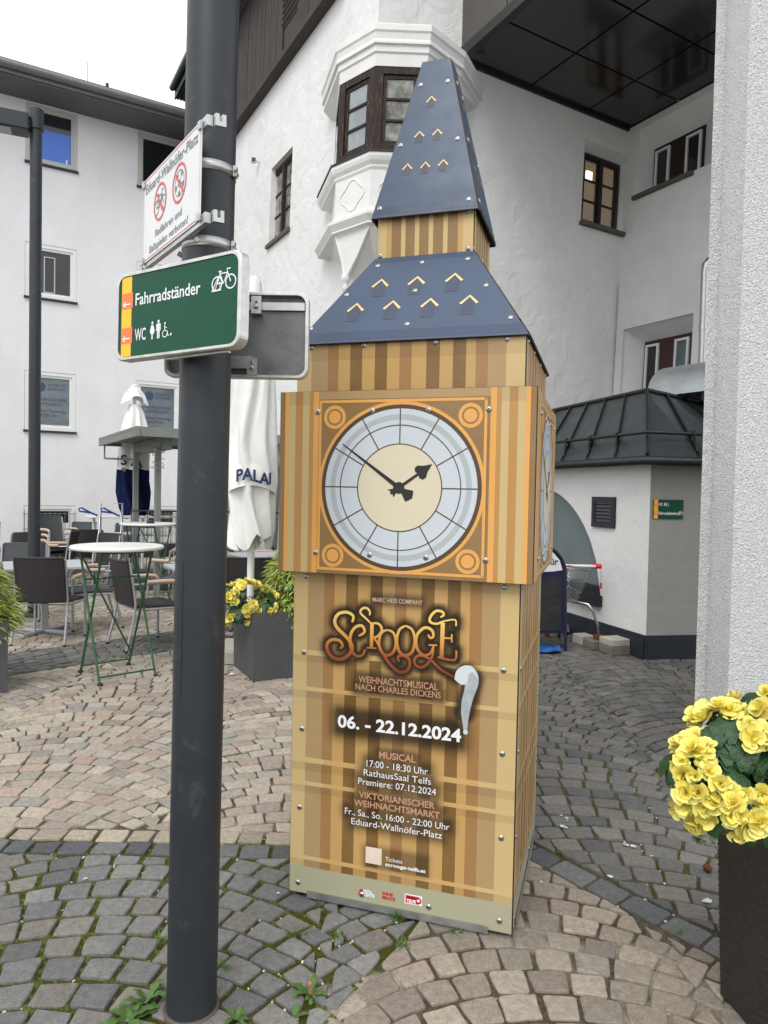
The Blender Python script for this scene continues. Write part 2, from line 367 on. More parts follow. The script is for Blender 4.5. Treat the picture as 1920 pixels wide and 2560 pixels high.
class Plane:   # printable plane: origin o, axes ux, uy; normal = ux x uy
    def __init__(s, o, ux, uy): s.o = Vector(o); s.ux = Vector(ux).normalized(); s.uy = Vector(uy).normalized(); s.n = s.ux.cross(s.uy).normalized()
    def p(s, u, v, h=0): return s.o+s.ux*u+s.uy*v+s.n*h
def poly(pl, pts, h, t=.0006, mb=None, mi=0):
    mb = mb or MB(); mb.slab([pl.p(u, v, h) for u, v in pts], pl.n*(-t), mi); return mb
def ring(pl, cx, cy, r0, r1, h, n=48, a0=0, a1=2*PI, mb=None, mi=0):
    mb = mb or MB(); vs = []; full = abs(a1-a0-2*PI) < 1e-6; k = n if full else n+1
    for i in range(k):
        a = a0+(a1-a0)*i/n
        for r in (r0, r1): vs.append(pl.p(cx+r*math.cos(a), cy+r*math.sin(a), h))
    fs = [(2*i, 2*i+1, 2*((i+1) % k)+1, 2*((i+1) % k)) for i in range(n)]
    return mb.add(vs, fs, mi)
def disk(pl, cx, cy, r, h, n=48, mb=None, mi=0):
    mb = mb or MB(); return mb.add([pl.p(cx+r*math.cos(2*PI*i/n), cy+r*math.sin(2*PI*i/n), h) for i in range(n)], [tuple(range(n))], mi)
def stroke(pl, pts, w, h, mb=None, mi=0, closed=False, taper=None):
    mb = mb or MB(); P = [Vector(p) for p in pts]; N = len(P); vs = []
    for i, p in enumerate(P):
        a = P[i-1] if (i > 0 or closed) else p; b = P[(i+1) % N] if (i < N-1 or closed) else p
        t = (b-a); t = t.normalized() if t.length > 0 else Vector((1, 0)); nn = Vector((-t.y, t.x)); ww = (w if taper is None else w*taper(i/(N-1)))/2
        vs += [pl.p(p.x-nn.x*ww, p.y-nn.y*ww, h), pl.p(p.x+nn.x*ww, p.y+nn.y*ww, h)]
    fs = [(2*i, 2*((i+1) % N), 2*((i+1) % N)+1, 2*i+1) for i in range(N if closed else N-1)]
    return mb.add(vs, fs, mi)
def smooth_pts(pts, k=6):
    P = [Vector(p) for p in pts]; out = []
    for i in range(len(P)-1):
        p0 = P[max(i-1, 0)]; p1 = P[i]; p2 = P[i+1]; p3 = P[min(i+2, len(P)-1)]
        for j in range(k):
            t = j/k; out.append(.5*((2*p1)+(p2-p0)*t+(2*p0-5*p1+4*p2-p3)*t*t+(3*p1-p0-3*p2+p3)*t**3))
    out.append(P[-1]); return out
_caps = {}
def text_polys(s, bold):
    c = bpy.data.curves.new('t', 'FONT'); c.body = s; c.offset = bold; c.resolution_u = 3
    o = bpy.data.objects.new('t', c); me = bpy.data.meshes.new_from_object(o)
    v = [(p.co.x, p.co.y) for p in me.vertices]; f = [tuple(p.vertices) for p in me.polygons]
    bpy.data.objects.remove(o); bpy.data.curves.remove(c); bpy.data.meshes.remove(me); return v, f
CAPH = .682
def text(pl, s, u0, u1, v0, cap, mat, parent, h=.0012, bold=.0, name='lettering', slant=0, mb=None, mi=0):
    v, f = text_polys(s, bold); xs = [p[0] for p in v]; x0, x1 = min(xs), max(xs)
    own = mb is None; mb = mb or MB(); ky = cap/CAPH; kx = (u1-u0)/(x1-x0)
    mb.add([pl.p(u0+(x-x0)*kx+slant*y*ky, v0+y*ky, h) for x, y in v], f, mi)
    if own: return mb.build(name, mat, parent)
    return mb
# ================================================================== GROUND (cobbles in segmental arcs)
ground = MB(); xs = np.arange(-14, 12.01, .25); ys = np.arange(-3, 20.01, .25)
def line_y(x): return 5.9+.99*(x+3.15)
def region(x, y):
    # diamond of pinkish porphyry at lower right
    lx = (x-.515)*(.866)-(y-3.25)*(.5); 
    inl = (x-.515)*(-.87)+(y-3.25)*(.5) < 0      # right of the left line
    inr = (x-.515)*(.77)+(y-3.25)*(.63) < 0      # below the right line
    if inl and inr: return 'porphyry'
    if y > 3.17 and x < .3+(y-3.2)*.08:
        d = (y-line_y(x))/1.41
        if d < 0 or d > .85: return 'beige'
        return 'grey_far'
    if y > 3.17 or x > .5: return 'grey_right'
    return 'grey'
MOSS = {'grey': (.86, .50), 'grey_right': (.50, .22), 'grey_far': (.40, .22), 'beige': (.10, .46), 'porphyry': (.24, .44)}
vs = [(x, y, -.0075 if region(x, y) in ('beige', 'porphyry') else -.0115) for y in ys for x in xs]; nx = len(xs)
fs = [(j*nx+i, j*nx+i+1, (j+1)*nx+i+1, (j+1)*nx+i) for j in range(len(ys)-1) for i in range(nx-1)]
ground.add(vs, fs); cc = []
for v in vs:
    a, b = MOSS[region(v[0], v[1])]
    e = math.exp(-((v[1]-3.15)/.16)**2) if v[0] < .5 else 0
    a = a+.5*e; cc.append((a, b, 0, 1))
ground.c = cc
g_ob = tag(ground.build('ground', M['joint']), kind='structure')
far = MB(); far.add([(-150, -150, -.05), (150, -150, -.05), (150, 150, -.05), (-150, 150, -.05)], [(0, 1, 2, 3)])
tag(far.build('outer_ground', simple('outer_ground_mat', (.2, .2, .19, 1), .9)), kind='structure')
TINT = {
 'grey': [srgb(122, 122, 121), srgb(114, 115, 116), srgb(130, 130, 128), srgb(106, 107, 109), srgb(126, 122, 117), srgb(118, 118, 117)],
 'grey_right': [srgb(108, 107, 104), srgb(100, 100, 99), srgb(116, 114, 110), srgb(92, 93, 95), srgb(112, 108, 103), srgb(104, 104, 102)],
 'grey_far': [srgb(110, 110, 108), srgb(102, 102, 102), srgb(118, 116, 112)],
 'beige': [srgb(172, 163, 150), srgb(164, 155, 143), srgb(180, 171, 157), srgb(156, 147, 137), srgb(168, 162, 152), srgb(168, 156, 145), srgb(152, 143, 135), srgb(174, 167, 157), srgb(166, 158, 146), srgb(176, 166, 153), srgb(172, 152, 140), srgb(160, 157, 151), srgb(170, 162, 150)],
 'porphyry': [srgb(154, 145, 133), srgb(144, 135, 124), srgb(162, 152, 139), srgb(134, 126, 117), srgb(154, 142, 132), srgb(146, 139, 129)],
 'edge_dark': [srgb(96, 99, 103), srgb(86, 89, 94), srgb(106, 108, 110), srgb(112, 113, 114)],
 'edge_pale': [srgb(172, 162, 147), srgb(162, 152, 138), srgb(168, 158, 142)]}
rs = random.Random(11)
GAPS = {'grey': .0125, 'grey_right': .010, 'grey_far': .010, 'beige': .0085, 'porphyry': .0100}
def stone(poly, z, tint, gap=.0095):
    """stone from its cell polygon: shrink, round the corners, give it a domed worn top"""
    c = Vector((sum(p[0] for p in poly)/len(poly), sum(p[1] for p in poly)/len(poly)))
    P = []
    for p in poly:
        d = Vector(p)-c; L = d.length
        if L < .02: return None
        d *= max(.3, (L-gap*rs.uniform(.5, 1.25))/L); P.append(c+d+Vector((rs.gauss(0, .003), rs.gauss(0, .003))))
    A = 0
    for i in range(len(P)): a, b = P[i], P[(i+1) % len(P)]; A += a.x*b.y-a.y*b.x
    if abs(A)/2 < .0012: return None
    if A < 0: P = P[::-1]
    R = []
    n = len(P)
    for i in range(n):
        p0, p1, p2 = P[i-1], P[i], P[(i+1) % n]; r = rs.uniform(.05, .13)
        R.append(p1+(p0-p1)*r); R.append(p1+((p0+p2)/2-p1)*rs.uniform(.03, .08)); R.append(p1+(p2-p1)*r)
        m = (p1+p2)/2; o = (m-c).normalized(); R.append(m+o*rs.uniform(-.002, .0035))
    k = len(R); tx, ty = rs.gauss(0, .02), rs.gauss(0, .02)
    def zz(p, b): return z+b+tx*(p.x-c.x)+ty*(p.y-c.y)
    top = [c+(p-c)*rs.uniform(.89, .94) for p in R]; mid = [c+(p-c)*.98 for p in R]
    vs = [(p.x, p.y, zz(p, 0)) for p in top]+[(p.x, p.y, zz(p, -.0030)) for p in mid]+[(p.x, p.y, zz(p, -.009)) for p in R]+[(p.x, p.y, z-.045) for p in R]
    vs.append((c.x, c.y, z+.0008))
    fs = [(4*k, i, (i+1) % k) for i in range(k)]
    for q in range(3):
        for i in range(k): fs.append((q*k+k+i, q*k+k+(i+1) % k, q*k+(i+1) % k, q*k+i))
    return vs, fs, (c.x, c.y), tint, abs(A)/2
stones = []
def tint_for(reg):
    t = rs.choice(TINT[reg]); k = rs.uniform(.86, 1.14); return (t[0]*k, t[1]*k, t[2]*k, 1)
def in_view(x, y):
    return y > 1.2 and abs(x) < .62*y+1.4
def clip(P, hp):
    for f in hp:
        out = []; n = len(P)
        for i in range(n):
            a, b = P[i], P[(i+1) % n]; fa, fb = f(*a), f(*b)
            if fa >= 0: out.append(a)
            if (fa >= 0) != (fb >= 0): t = fa/(fa-fb); out.append((a[0]+(b[0]-a[0])*t, a[1]+(b[1]-a[1])*t))
        P = out
        if len(P) < 3: return None
    Q = [P[0]]
    for p in P[1:]:
        if math.hypot(p[0]-Q[-1][0], p[1]-Q[-1][1]) > .022: Q.append(p)
    if len(Q) > 3 and math.hypot(Q[0][0]-Q[-1][0], Q[0][1]-Q[-1][1]) < .022: Q.pop()
    return Q if len(Q) >= 3 else None
def arcs(x0, y0, ang, W, R, s, accept, reg_of, ncol, nrow, w0=.118, hp=()):
    """segmental arc paving: columns W wide, rows s apart, in a frame turned by ang"""
    ca, sa = math.cos(ang), math.sin(ang)
    def wd(u, v): return (x0+ca*u-sa*v, y0+sa*u+ca*v)
    def h(x): return math.sqrt(max(R*R-x*x, 0))-R
    for c in range(-ncol, ncol+1):
        ph = rs.uniform(0, s)*0
        for r in range(-nrow, nrow+1):
            thmax = math.asin(W/2/R); n = max(4, round(2*thmax*R/w0)); off = rs.uniform(0, 1)
            ths = [-thmax+2*thmax*(i+off)/n+rs.gauss(0, .006) for i in range(n)]
            ths = [t for t in ths if -thmax+.035 < t < thmax-.035]; ths = [-thmax]+ths+[thmax]
            v0 = r*s+ph+rs.gauss(0, .002)
            dR = (.028 if r % 2 else -.028); eL = c*1000+r
            for i in range(len(ths)-1):
                q = []
                for t, k in ((ths[i], 0), (ths[i+1], 0), (ths[i+1], 1), (ths[i], 1)):
                    x = R*math.sin(t)
                    xx = x*(1+k*s/R); xx = max(-W/2+dR+.004, min(W/2+dR, xx)) if abs(t) < thmax else x+dR
                    q.append(wd(c*W+xx, v0+k*s+h(xx)))
                mx = sum(p[0] for p in q)/4; my = sum(p[1] for p in q)/4
                if not in_view(mx, my): continue
                if not accept(mx, my): continue
                # drop stones crossing a straight border course
                reg = reg_of(mx, my)
                q = clip(q, hp) if hp else q
                if not q: continue
                st = stone(q, rs.gauss(0, .0024), tint_for(reg), GAPS[reg])
                if st: stones.append(st)
def course(xa, ya, xb, yb, w, reg, L=.125, skip=None):
    a = Vector((xa, ya)); b = Vector((xb, yb)); d = (b-a); T = d.length; d.normalize(); n = Vector((-d.y, d.x)); t = 0
    while t < T:
        l = L*rs.uniform(.85, 1.25); p = a+d*t; q = a+d*(t+l)
        if in_view(p.x, p.y) and not (skip and skip(p.x, p.y)):
            st = stone([(p.x, p.y), (q.x, q.y), (q.x+n.x*w, q.y+n.y*w), (p.x+n.x*w, p.y+n.y*w)], rs.gauss(0, .002), tint_for(reg), .010)
            if st: stones.append(st)
        t += l
def dl(x, y): return (x-.515)*(-.87)+(y-3.25)*(.5)      # signed distance from the left edge of the diamond (outside > 0)
def dr(x, y): return (x-.515)*(.77)+(y-3.25)*(.63)
def inside_d(x, y): return dl(x, y) < 0 and dr(x, y) < 0
dg = lambda x, y: (y-line_y(x))/1.41
arcs(-.95, 3.10, 0, 1.55, 1.10, .120, lambda x, y: y < 3.15 and dl(x, y) > -.12 and x < .62, lambda x, y: 'grey', 4, 22, .122, hp=[lambda x, y: 3.045-y, lambda x, y: dl(x, y)])
course(-3.4, 3.048, .52, 3.048, .112, 'edge_dark')
course(-3.4, 3.165, .50, 3.165, .112, 'edge_pale')
bx = lambda x, y: y > 3.2 and x < .3+(y-3.2)*.08
arcs(-.35, 3.5, 0, 1.45, 1.03, .112, lambda x, y: bx(x, y) and dg(x, y) < .1, lambda x, y: 'beige', 8, 60, .125, hp=[lambda x, y: y-3.282, lambda x, y: -dg(x, y)-.005])
arcs(-.35, 3.5, 0, 1.45, 1.03, .112, lambda x, y: bx(x, y) and dg(x, y) > .75, lambda x, y: 'beige', 10, 130, .125, hp=[lambda x, y: dg(x, y)-.855])
arcs(.1, 3.5, .78, 1.45, 1.03, .112, lambda x, y: bx(x, y) and -.1 < dg(x, y) < .95, lambda x, y: 'grey_far', 14, 130, .125, hp=[lambda x, y: dg(x, y)-.005, lambda x, y: .845-dg(x, y)])
arcs(.95, 3.4, 0, 1.5, 1.06, .118, lambda x, y: dr(x, y) > .05 and y > 1.8 and ((y > 3.0 and x > .3+(y-3.2)*.08) or x > .8) and y < 16, lambda x, y: 'grey_right', 6, 120, .125, hp=[lambda x, y: dr(x, y)-.145])
arcs(.45, 2.0, math.radians(8), 1.3, .95, .116, lambda x, y: dl(x, y) < .12 and dr(x, y) < .12, lambda x, y: 'porphyry', 3, 24, .122, hp=[lambda x, y: -dl(x, y)-.004, lambda x, y: -dr(x, y)+.004])
p0 = Vector((.515, 3.25)); dv = Vector((.633, -.774)); p1 = p0+dv*4
nn_ = Vector((.774, .633)); a_ = p0+nn_*.01; b_ = p1+nn_*.01
course(b_.x, b_.y, a_.x, a_.y, -.125, 'edge_dark', .15)
stones.sort(key=lambda s: s[4]/(s[2][1]**3))
def screen_ok(s):
    x, y = s[2]; px = 960+FPX*x/y; py = 1228+FPX*EYE/y
    return -10 < px < 1930 and py < 2580 and not (700 < px < 1300 and y > 2.9) and not (410 < px < 545) and not (px > 1640 and y < 4.2 and y > 2.2 and px > 1720+ (y-3)*-10)
near = sorted([s for s in stones if screen_ok(s)], key=lambda s: -s[4]/s[2][1]**3)[:300]
near_ids = set(id(s) for s in near)
for s in near:
    mb = MB(); c = s[2]; mb.add([(v[0]-c[0], v[1]-c[1], v[2]) for v in s[0]], s[1]); mb.c = [s[3]]*len(s[0])
    mb.build('cobblestone', M['stone'], g_ob, (c[0], c[1], 0))
mb = MB(); mb.c = []
for s in stones:
    if id(s) in near_ids: continue
    mb.add(s[0], s[1], 0, False); mb.c += [s[3]]*len(s[0])
tag(mb.build('cobblestone_paving', M['stone'], g_ob), kind='stuff')
print('stones', len(stones))
# moss cushions and pale pebbles sitting in the joints
mm = MB(); pb = MB(); rm = random.Random(5)
def dome(mb, x, y, r, hh, z):
    n = 6; a0 = rm.random()*6; vs = [(x+r*math.cos(a0+i*PI/3)*rm.uniform(.7, 1.2), y+r*math.sin(a0+i*PI/3)*rm.uniform(.7, 1.2), z) for i in range(n)]
    vs += [(x+(v[0]-x)*.55, y+(v[1]-y)*.55, z+hh*.8) for v in vs[:n]]+[(x, y, z+hh)]
    fs = [(i, (i+1) % n, n+(i+1) % n, n+i) for i in range(n)]+[(n+i, n+(i+1) % n, 2*n) for i in range(n)]
    mb.add(vs, fs, 0, True)
from mathutils import noise as mnoise
for s in stones:
    x, y = s[2]
    if y > 6: continue
    reg = region(x, y); am = {'grey': 16, 'grey_right': 3.2, 'grey_far': 2, 'beige': .15, 'porphyry': .8}[reg]
    k = s[0]; n = (len(k)-1)//4; outer = k[2*n:3*n]
    nz = mnoise.noise(Vector((x*1.3, y*1.3, 0)))
    if reg != 'beige' and nz > -.12 or (abs(y-3.2) < .12 and x < .4):
        for q in range(int(am*(1+nz*2)+rm.random()+(2 if abs(y-3.2) < .2 else 0))):
            o = outer[rm.randrange(n)]; dx, dy = o[0]-x, o[1]-y; f = 1+rm.uniform(.03, .13)
            dome(mm, x+dx*f, y+dy*f, rm.uniform(.006, .013), rm.uniform(.005, .010), -.014)
    if y < 5 and rm.random() < {'grey': .9, 'grey_right': .12, 'grey_far': .1, 'beige': .5, 'porphyry': .25}[reg]*(.5 if nz > 0 else 1.4):
        for q in range(rm.randint(1, 3)):
            o = outer[rm.randrange(n)]; dx, dy = o[0]-x, o[1]-y; f = 1+rm.uniform(.03, .14)
            dome(pb, x+dx*f, y+dy*f, rm.uniform(.003, .0085), rm.uniform(.004, .008), -.013)
tag(mm.build('moss', M['moss']), 'green moss filling the joints between the cobblestones', 'moss', kind='stuff')
tag(pb.build('gravel', M['pebble']), 'pale grit and pebbles lying in the cobble joints', 'gravel', kind='stuff')

# ================================================================== WALL TOOL
class Wall:
    """vertical (slightly battered) wall plane: base p0, direction d, lean in x per metre of height, out = outward normal"""
    def __init__(s, p0, d, lean=0.0):
        s.p0 = Vector((p0[0], p0[1], 0)); s.d = Vector((d[0], d[1], 0)).normalized(); s.lean = lean
        n = Vector((s.d.y, -s.d.x, 0))
        if n.dot(-s.p0) < 0: n = -n
        s.n = n
    def p(s, t, z, o=0): return s.p0+s.d*t+Vector((s.lean*z, 0, z))+s.n*o
    def face(s, mb, t0, t1, z0, z1, holes=(), mi=0, depth=.15, maxs=4.0, rmi=None, curve=None):
        T = sorted(set([t0, t1]+[h[0] for h in holes]+[h[1] for h in holes])); Z = sorted(set([z0, z1]+[h[2] for h in holes]+[h[3] for h in holes]))
        flip = s.d.cross(Vector((0, 0, 1))).dot(s.n) < 0
        for i in range(len(T)-1):
            for j in range(len(Z)-1):
                cx, cz = (T[i]+T[i+1])/2, (Z[j]+Z[j+1])/2
                if any(h[0] < cx < h[1] and h[2] < cz < h[3] for h in holes): continue
                q = [s.p(T[i], Z[j]), s.p(T[i+1], Z[j]), s.p(T[i+1], Z[j+1]), s.p(T[i], Z[j+1])]
                mb.add(q, [(3, 2, 1, 0) if flip else (0, 1, 2, 3)], mi)
        for h in holes:
            a0, a1, b0, b1 = h[:4]; sp = h[4] if len(h) > 4 else (0, 0, 0, 0); dd = h[5] if len(h) > 5 else depth
            o = [s.p(a0, b0), s.p(a1, b0), s.p(a1, b1), s.p(a0, b1)]
            i_ = [s.p(a0+sp[0], b0+sp[2], -dd), s.p(a1-sp[1], b0+sp[2], -dd), s.p(a1-sp[1], b1-sp[3], -dd), s.p(a0+sp[0], b1-sp[3], -dd)]
            mb.add(o+i_, [(0, 1, 5, 4), (1, 2, 6, 5), (2, 3, 7, 6), (3, 0, 4, 7)], mi if rmi is None else rmi)
    def box(s, mb, t0, t1, z0, z1, o0, o1, mi=0):
        a = s.p(t0, z0, o0); return mb.obox(a, s.p(t1, z0, o0)-a, s.p(t0, z0, o1)-a, s.p(t0, z1, o0)-a, mi)
    def frame(s, mb, t0, t1, z0, z1, w, o0, o1, mi=0):
        s.box(mb, t0, t1, z0, z0+w, o0, o1, mi); s.box(mb, t0, t1, z1-w, z1, o0, o1, mi)
        s.box(mb, t0, t0+w, z0+w, z1-w, o0, o1, mi); s.box(mb, t1-w, t1, z0+w, z1-w, o0, o1, mi)
    def hit(s, px, py, o=0):
        d = ray(px, py); up = Vector((s.lean, 0, 1)); n = s.d.cross(up); q = s.p(0, 0, o); e = Vector((0, 0, EYE)); P = e+d*((q-e).dot(n)/d.dot(n)); b = P-Vector((s.lean*P.z, 0, P.z))
        return (b-s.p(0, 0, o)).dot(s.d), P.z
    def plane(s, t, z, o, rev=False): return Plane(s.p(t, z, o), -s.d if rev else s.d, (s.lean, 0, 1))
# ================================================================== WHITE OFFICE BUILDING (left, behind)
wb = empty('office_building', (-7.62, 15, 0), 0, 'white rendered office building with grey eaves and square windows behind the cafe tables', 'building')
def world_child(o):   # mesh given in world coordinates under a root that has a location
    r = o.parent; o.matrix_parent_inverse = Matrix.Identity(4); o.location = -Vector(r.location); return o
W = Wall((-7.62, 15.0), (.863, .505))
holes = []; wins = []
for k in (-1, 0, 1):
    a = k*2.25
    for (z0, z1, row) in ((8.38, 9.60, 1), (5.58, 6.71, 2), (2.78, 4.03, 3), (.30, 1.18, 4)):
        if k == 1 and row == 4: holes.append((a+.2, a+1.0, z0, z1, (0, 0, 0, 0), .12)); wins.append((a+.2, a+1.0, z0, z1, row, k)); continue
        holes.append((a, a+1.0, z0, z1, (0, 0, 0, 0), .10)); wins.append((a, a+1.0, z0, z1, row, k))
mb = MB(); W.face(mb, -6, 5.6, 0, 9.62, holes); 
world_child(mb.build('wall', M['plaster_white'], wb))
mb = MB(); W.box(mb, -6, 5.6, 0, .27, .003, .05); world_child(mb.build('plinth', M['plinth'], wb))
mb = MB(); W.box(mb, -6, 5.6, 9.62, 9.68, .0, .80); world_child(mb.build('eave_soffit', M['soffit'], wb))
mb = MB(); W.box(mb, -6, 5.6, 9.66, 9.84, .80, .84); rf = world_child(mb.build('fascia', M['gutter'], wb))
a, b = W.p(-6, 9.80, .90), W.p(5.6, 9.80, .90)
for k in range(12):
    t = -6+k*.98; mb = MB(); mb.tube([W.p(t, 9.80, .90), W.p(t+.975, 9.80, .90)], .075, 10); mb.tube([W.p(t+.96, 9.80, .90), W.p(t+.99, 9.80, .90)], .082, 10)
    world_child(mb.build('gutter', M['gutter'], wb))
mb = MB(); q = [W.p(-6, 9.86, .86), W.p(5.6, 9.86, .86), W.p(5.6, 11.4, -5), W.p(-6, 11.4, -5)]; mb.slab(q, (0, 0, .06)); world_child(mb.build('roof', M['seam'], wb))
mb = MB(); mb.tube([W.p(1.5, 9.85, .6), W.p(1.5, 10.12, .6)], .035, 8); mb.tube([W.p(1.1, 9.85, .7), W.p(1.1, 10.4, .7)], .006, 5); world_child(mb.build('roof_vent', M['seam'], wb))
for (t0, t1, z0, z1, row, k) in wins:
    fo = MB(); W.frame(fo, t0+.003, t1-.003, z0+.003, z1-.003, .07, -.09, -.01)
    W.frame(fo, t0+.073, t1-.073, z0+.073, z1-.073, .05, -.085, -.035)
    win = world_child(fo.build('window', M['pvc'] if row != 1 else M['grey_frame'], wb))
    gm = 'gl_dark'; zt = z1
    pn = MB()
    if row == 3: gm = 'gl_grey'
    W.box(pn, t0+.12, t1-.12, z0+.12, z1-.12, -.075, -.065)
    p = pn.build('pane', M[gm], win)
    if row == 1 and k == 0:
        pn = MB(); W.box(pn, t0+.122, t1-.122, z0+.122, z0+.75, -.064, -.061); pn.build('blue_panel', M['gl_blue'], win)  # flat blue panel over the lower part of the pane
        pn = MB(); W.box(pn, t1-.22, t1-.19, z0+.13, z0+.23, -.060, -.057); pn.build('sticker', M['white'], win)
    if row == 2:
        pn = MB(); W.frame(pn, t0+.36, t1-.42, z0+.13, z1-.24, .020, -.064, -.03); pn.build('open_sash', M['grey_frame'], win)
    if row == 4:
        pn = MB(); W.box(pn, t0+.121, t1-.121, z0+.121, z0+.50, -.064, -.055); pn.build('banner', M['signwhite'], win)
        pl = W.plane(t0, z0, -.052)
        text(pl, 'RIALTO', .12, .62, .40, .075, M['ink_dark'], win, name='lettering')
        text(pl, 'www.rialto.at', .16, .60, .26, .03, M['ink_grey'], win, name='lettering'); text(pl, '6083', .38, .60, .17, .05, M['ink_dark'], win)
        gr = MB()
        for i in range(11): gr.tube([W.p(t0+.01+i*(t1-t0-.02)/10, z0-.05, .06), W.p(t0+.01+i*(t1-t0-.02)/10, z1-.10, .06)], .006, 5)
        for zz in (z0+.02, z0+.38, z1-.18): gr.tube([W.p(t0-.02, zz, .066), W.p(t1+.02, zz, .066)], .008, 5)
        gr.build('window_grille', M['gutter'], win)
    if row == 3:
        pl = W.plane(t0, z0, -.061); w = t1-t0
        disk(pl, .31, .93, .10, 0, 24).build('emblem', M['ink_blue'], win)
        for s_, u0, u1, v0, c_, m_ in (('HOUSE OF', .45, .80, .96, .055, 'ink_blue'), ('BLESSING', .45, .80, .875, .055, 'ink_blue'), ('FREIKIRCHLICHER', .18, .82, .64, .06, 'ink_blue'), ('GOTTESDIENST:', .22, .76, .545, .06, 'ink_blue'), ('Jeden Sonntag', .22, .80, .40, .062, 'ink_dark'), ('10.00 Uhr', .30, .66, .305, .062, 'ink_dark'), ('freikirche-telfs.at', .20, .80, .165, .04, 'ink_grey')):
            text(pl, s_, u0, u1, v0, c_, M[m_], win, h=.001)
    si = MB(); W.box(si, t0-.02, t1+.02, z0-.045, z0, -.0, .05); si.build('sill', M['plinth'], win)
# ================================================================== OLD HOUSE
LN = .027; Cx = (-.39, 9.0); Ix = (3.53, 11.35)
H1 = Wall(Cx, (-.494, .87), LN); H2 = Wall(Cx, (.858, .514), LN); H3 = Wall(Ix, (.494, -.87), LN)
H2.n = -H2.n if H2.n.y > 0 else H2.n
H3.n = Vector((-.87, -.494, 0)).normalized()
hs_ = empty('old_house', (-.39, 9, 0), 0, 'old white plastered corner house with timber gable and bay window', 'building')
def hb(mb, name, mat, parent=None):
    if parent is None: return world_child(mb.build(name, mat, hs_))
    return mb.build(name, mat, parent)
def wavy(Wd, mb, t0, t1, z0, z1, holes, st=.35):
    Wd.face(mb, t0, t1, z0, z1, holes)
def frame_of(Wd, dep, pts):   # (t0, t1, z0, z1) of a recessed frame from its corners in the photograph
    h = [Wd.hit(x, y, -dep) for x, y in pts]; return min(a for a, b in h), max(a for a, b in h), min(b for a, b in h), max(b for a, b in h)
F_lit = frame_of(H2, .19, [(1461, 386), (1540, 415), (1535, 585), (1461, 567)]); F_lit = (F_lit[0]-.10,)+F_lit[1:]
F_up = frame_of(H3, .27, [(1637, 374), (1761, 312), (1758, 436), (1637, 476)])
F_lo = frame_of(H3, .29, [(1612, 857), (1733, 830), (1611, 1010)])
F_h1 = frame_of(H1, .12, [(690, 412), (728, 370), (690, 592), (726, 566)]); F_h1 = F_h1[:1]+F_h1[1:]
rec = lambda F, l, r, b, t: (F[0]-l, F[1]+r, F[2]-b, F[3]+t, (l, r, b, t))
o_lit = (3.65, F_lit[1]+.20, F_lit[2]-.03, F_lit[3]+.10); o_up = (.24, 1.62, F_up[2]-.03, F_up[3]+.26); o_lo = (.18, 1.44, F_lo[2]-.02, 4.21)
def hole(o, F, dep): return (o[0], o[1], o[2], o[3], (F[0]-o[0], o[1]-F[1], F[2]-o[2], o[3]-F[3]), dep)
mb = MB(); H1.face(mb, 0, 9.4, 0, 8.6, [(2.74, 3.69, 5.76, 7.05, (0, max(.02, 3.69-F_h1[1]), 0, 0), .13), (2.2, 3.3, .02, 2.05, (0, 0, 0, 0), .12)])
H2.face(mb, 0, 4.575, 0, 12, [hole(o_lit, (max(F_lit[0], 3.66),)+F_lit[1:], .20)])
H3.face(mb, 0, 4, 0, 12, [hole(o_up, F_up, .28), hole(o_lo, F_lo, .30)])
H1.face(mb, 0, 1.0, 8.6, 12, [])
hb(mb, 'wall', M['plaster_house'])
mb = MB(); H3.box(mb, .05, 4, 0, o_lo[2], .002, .055); H3.box(mb, .05, .18, o_lo[2], 4.93, .002, .055); H3.box(mb, .18, 4, 4.21, 4.93, .002, .055); H3.box(mb, 1.44, 4, o_lo[2], 4.21, .002, .055); hb(mb, 'plaster_layer', M['plaster_annex'])
# timber storey on the left wall
mb = MB(); H1.box(mb, .95, 9.3, 8.58, 10.6, .02, .09); hb(mb, 'timber_storey', M['timber'])
mb = MB(); H1.box(mb, .95, 9.3, 8.48, 8.578, .0, .17); hb(mb, 'sill_beam', M['timber'])
t = 1.0; k = 0; rb = random.Random(3)
while t < 9.2:
    w = .15
    if not (2.45 < t+w/2 < 3.15):
        mb = MB(); H1.box(mb, t, t+w-.012, 8.585, 10.58, .092, .112+rb.uniform(0, .008)); hb(mb, 'timber_board', M['timber'])
    t += w
mb = MB(); H1.box(mb, 2.42, 3.18, 9.02, 10.58, .091, .10); vw = hb(mb, 'louvre_opening', M['darkgap'])
for i in range(14):
    mb = MB(); a = H1.p(2.44, 9.06+i*.1, .10); mb.slab([a, H1.p(3.16, 9.06+i*.1, .10), H1.p(3.16, 9.10+i*.1, .13), H1.p(2.44, 9.10+i*.1, .13)], (0, 0, .012)); mb.build('slat', M['darkwood'], vw)
mb = MB(); H1.box(mb, .9, 9.0, 10.6, 10.68, -.2, .47); hb(mb, 'eave_soffit', M['soffit'])
for i in range(5):
    mb = MB(); H1.box(mb, .9, 9.02, 10.56+i*.0, 10.602, .13+i*.07, .185+i*.07); hb(mb, 'eave_board', M['soffit'])
mb = MB(); H1.box(mb, .9, 9.05, 10.56, 10.84, .475, .51); hb(mb, 'fascia', M['seam'])
mb = MB(); mb.tube([H1.p(.9, 10.80, .57), H1.p(9.05, 10.80, .57)], .07, 10); hb(mb, 'gutter', M['gutter'])
mb = MB(); mb.slab([H1.p(.9, 10.86, .55), H1.p(9.08, 10.86, .55), H1.p(9.08, 14, -5), H1.p(.9, 14, -5)], (0, 0, .08)); hb(mb, 'roof', M['seam'])
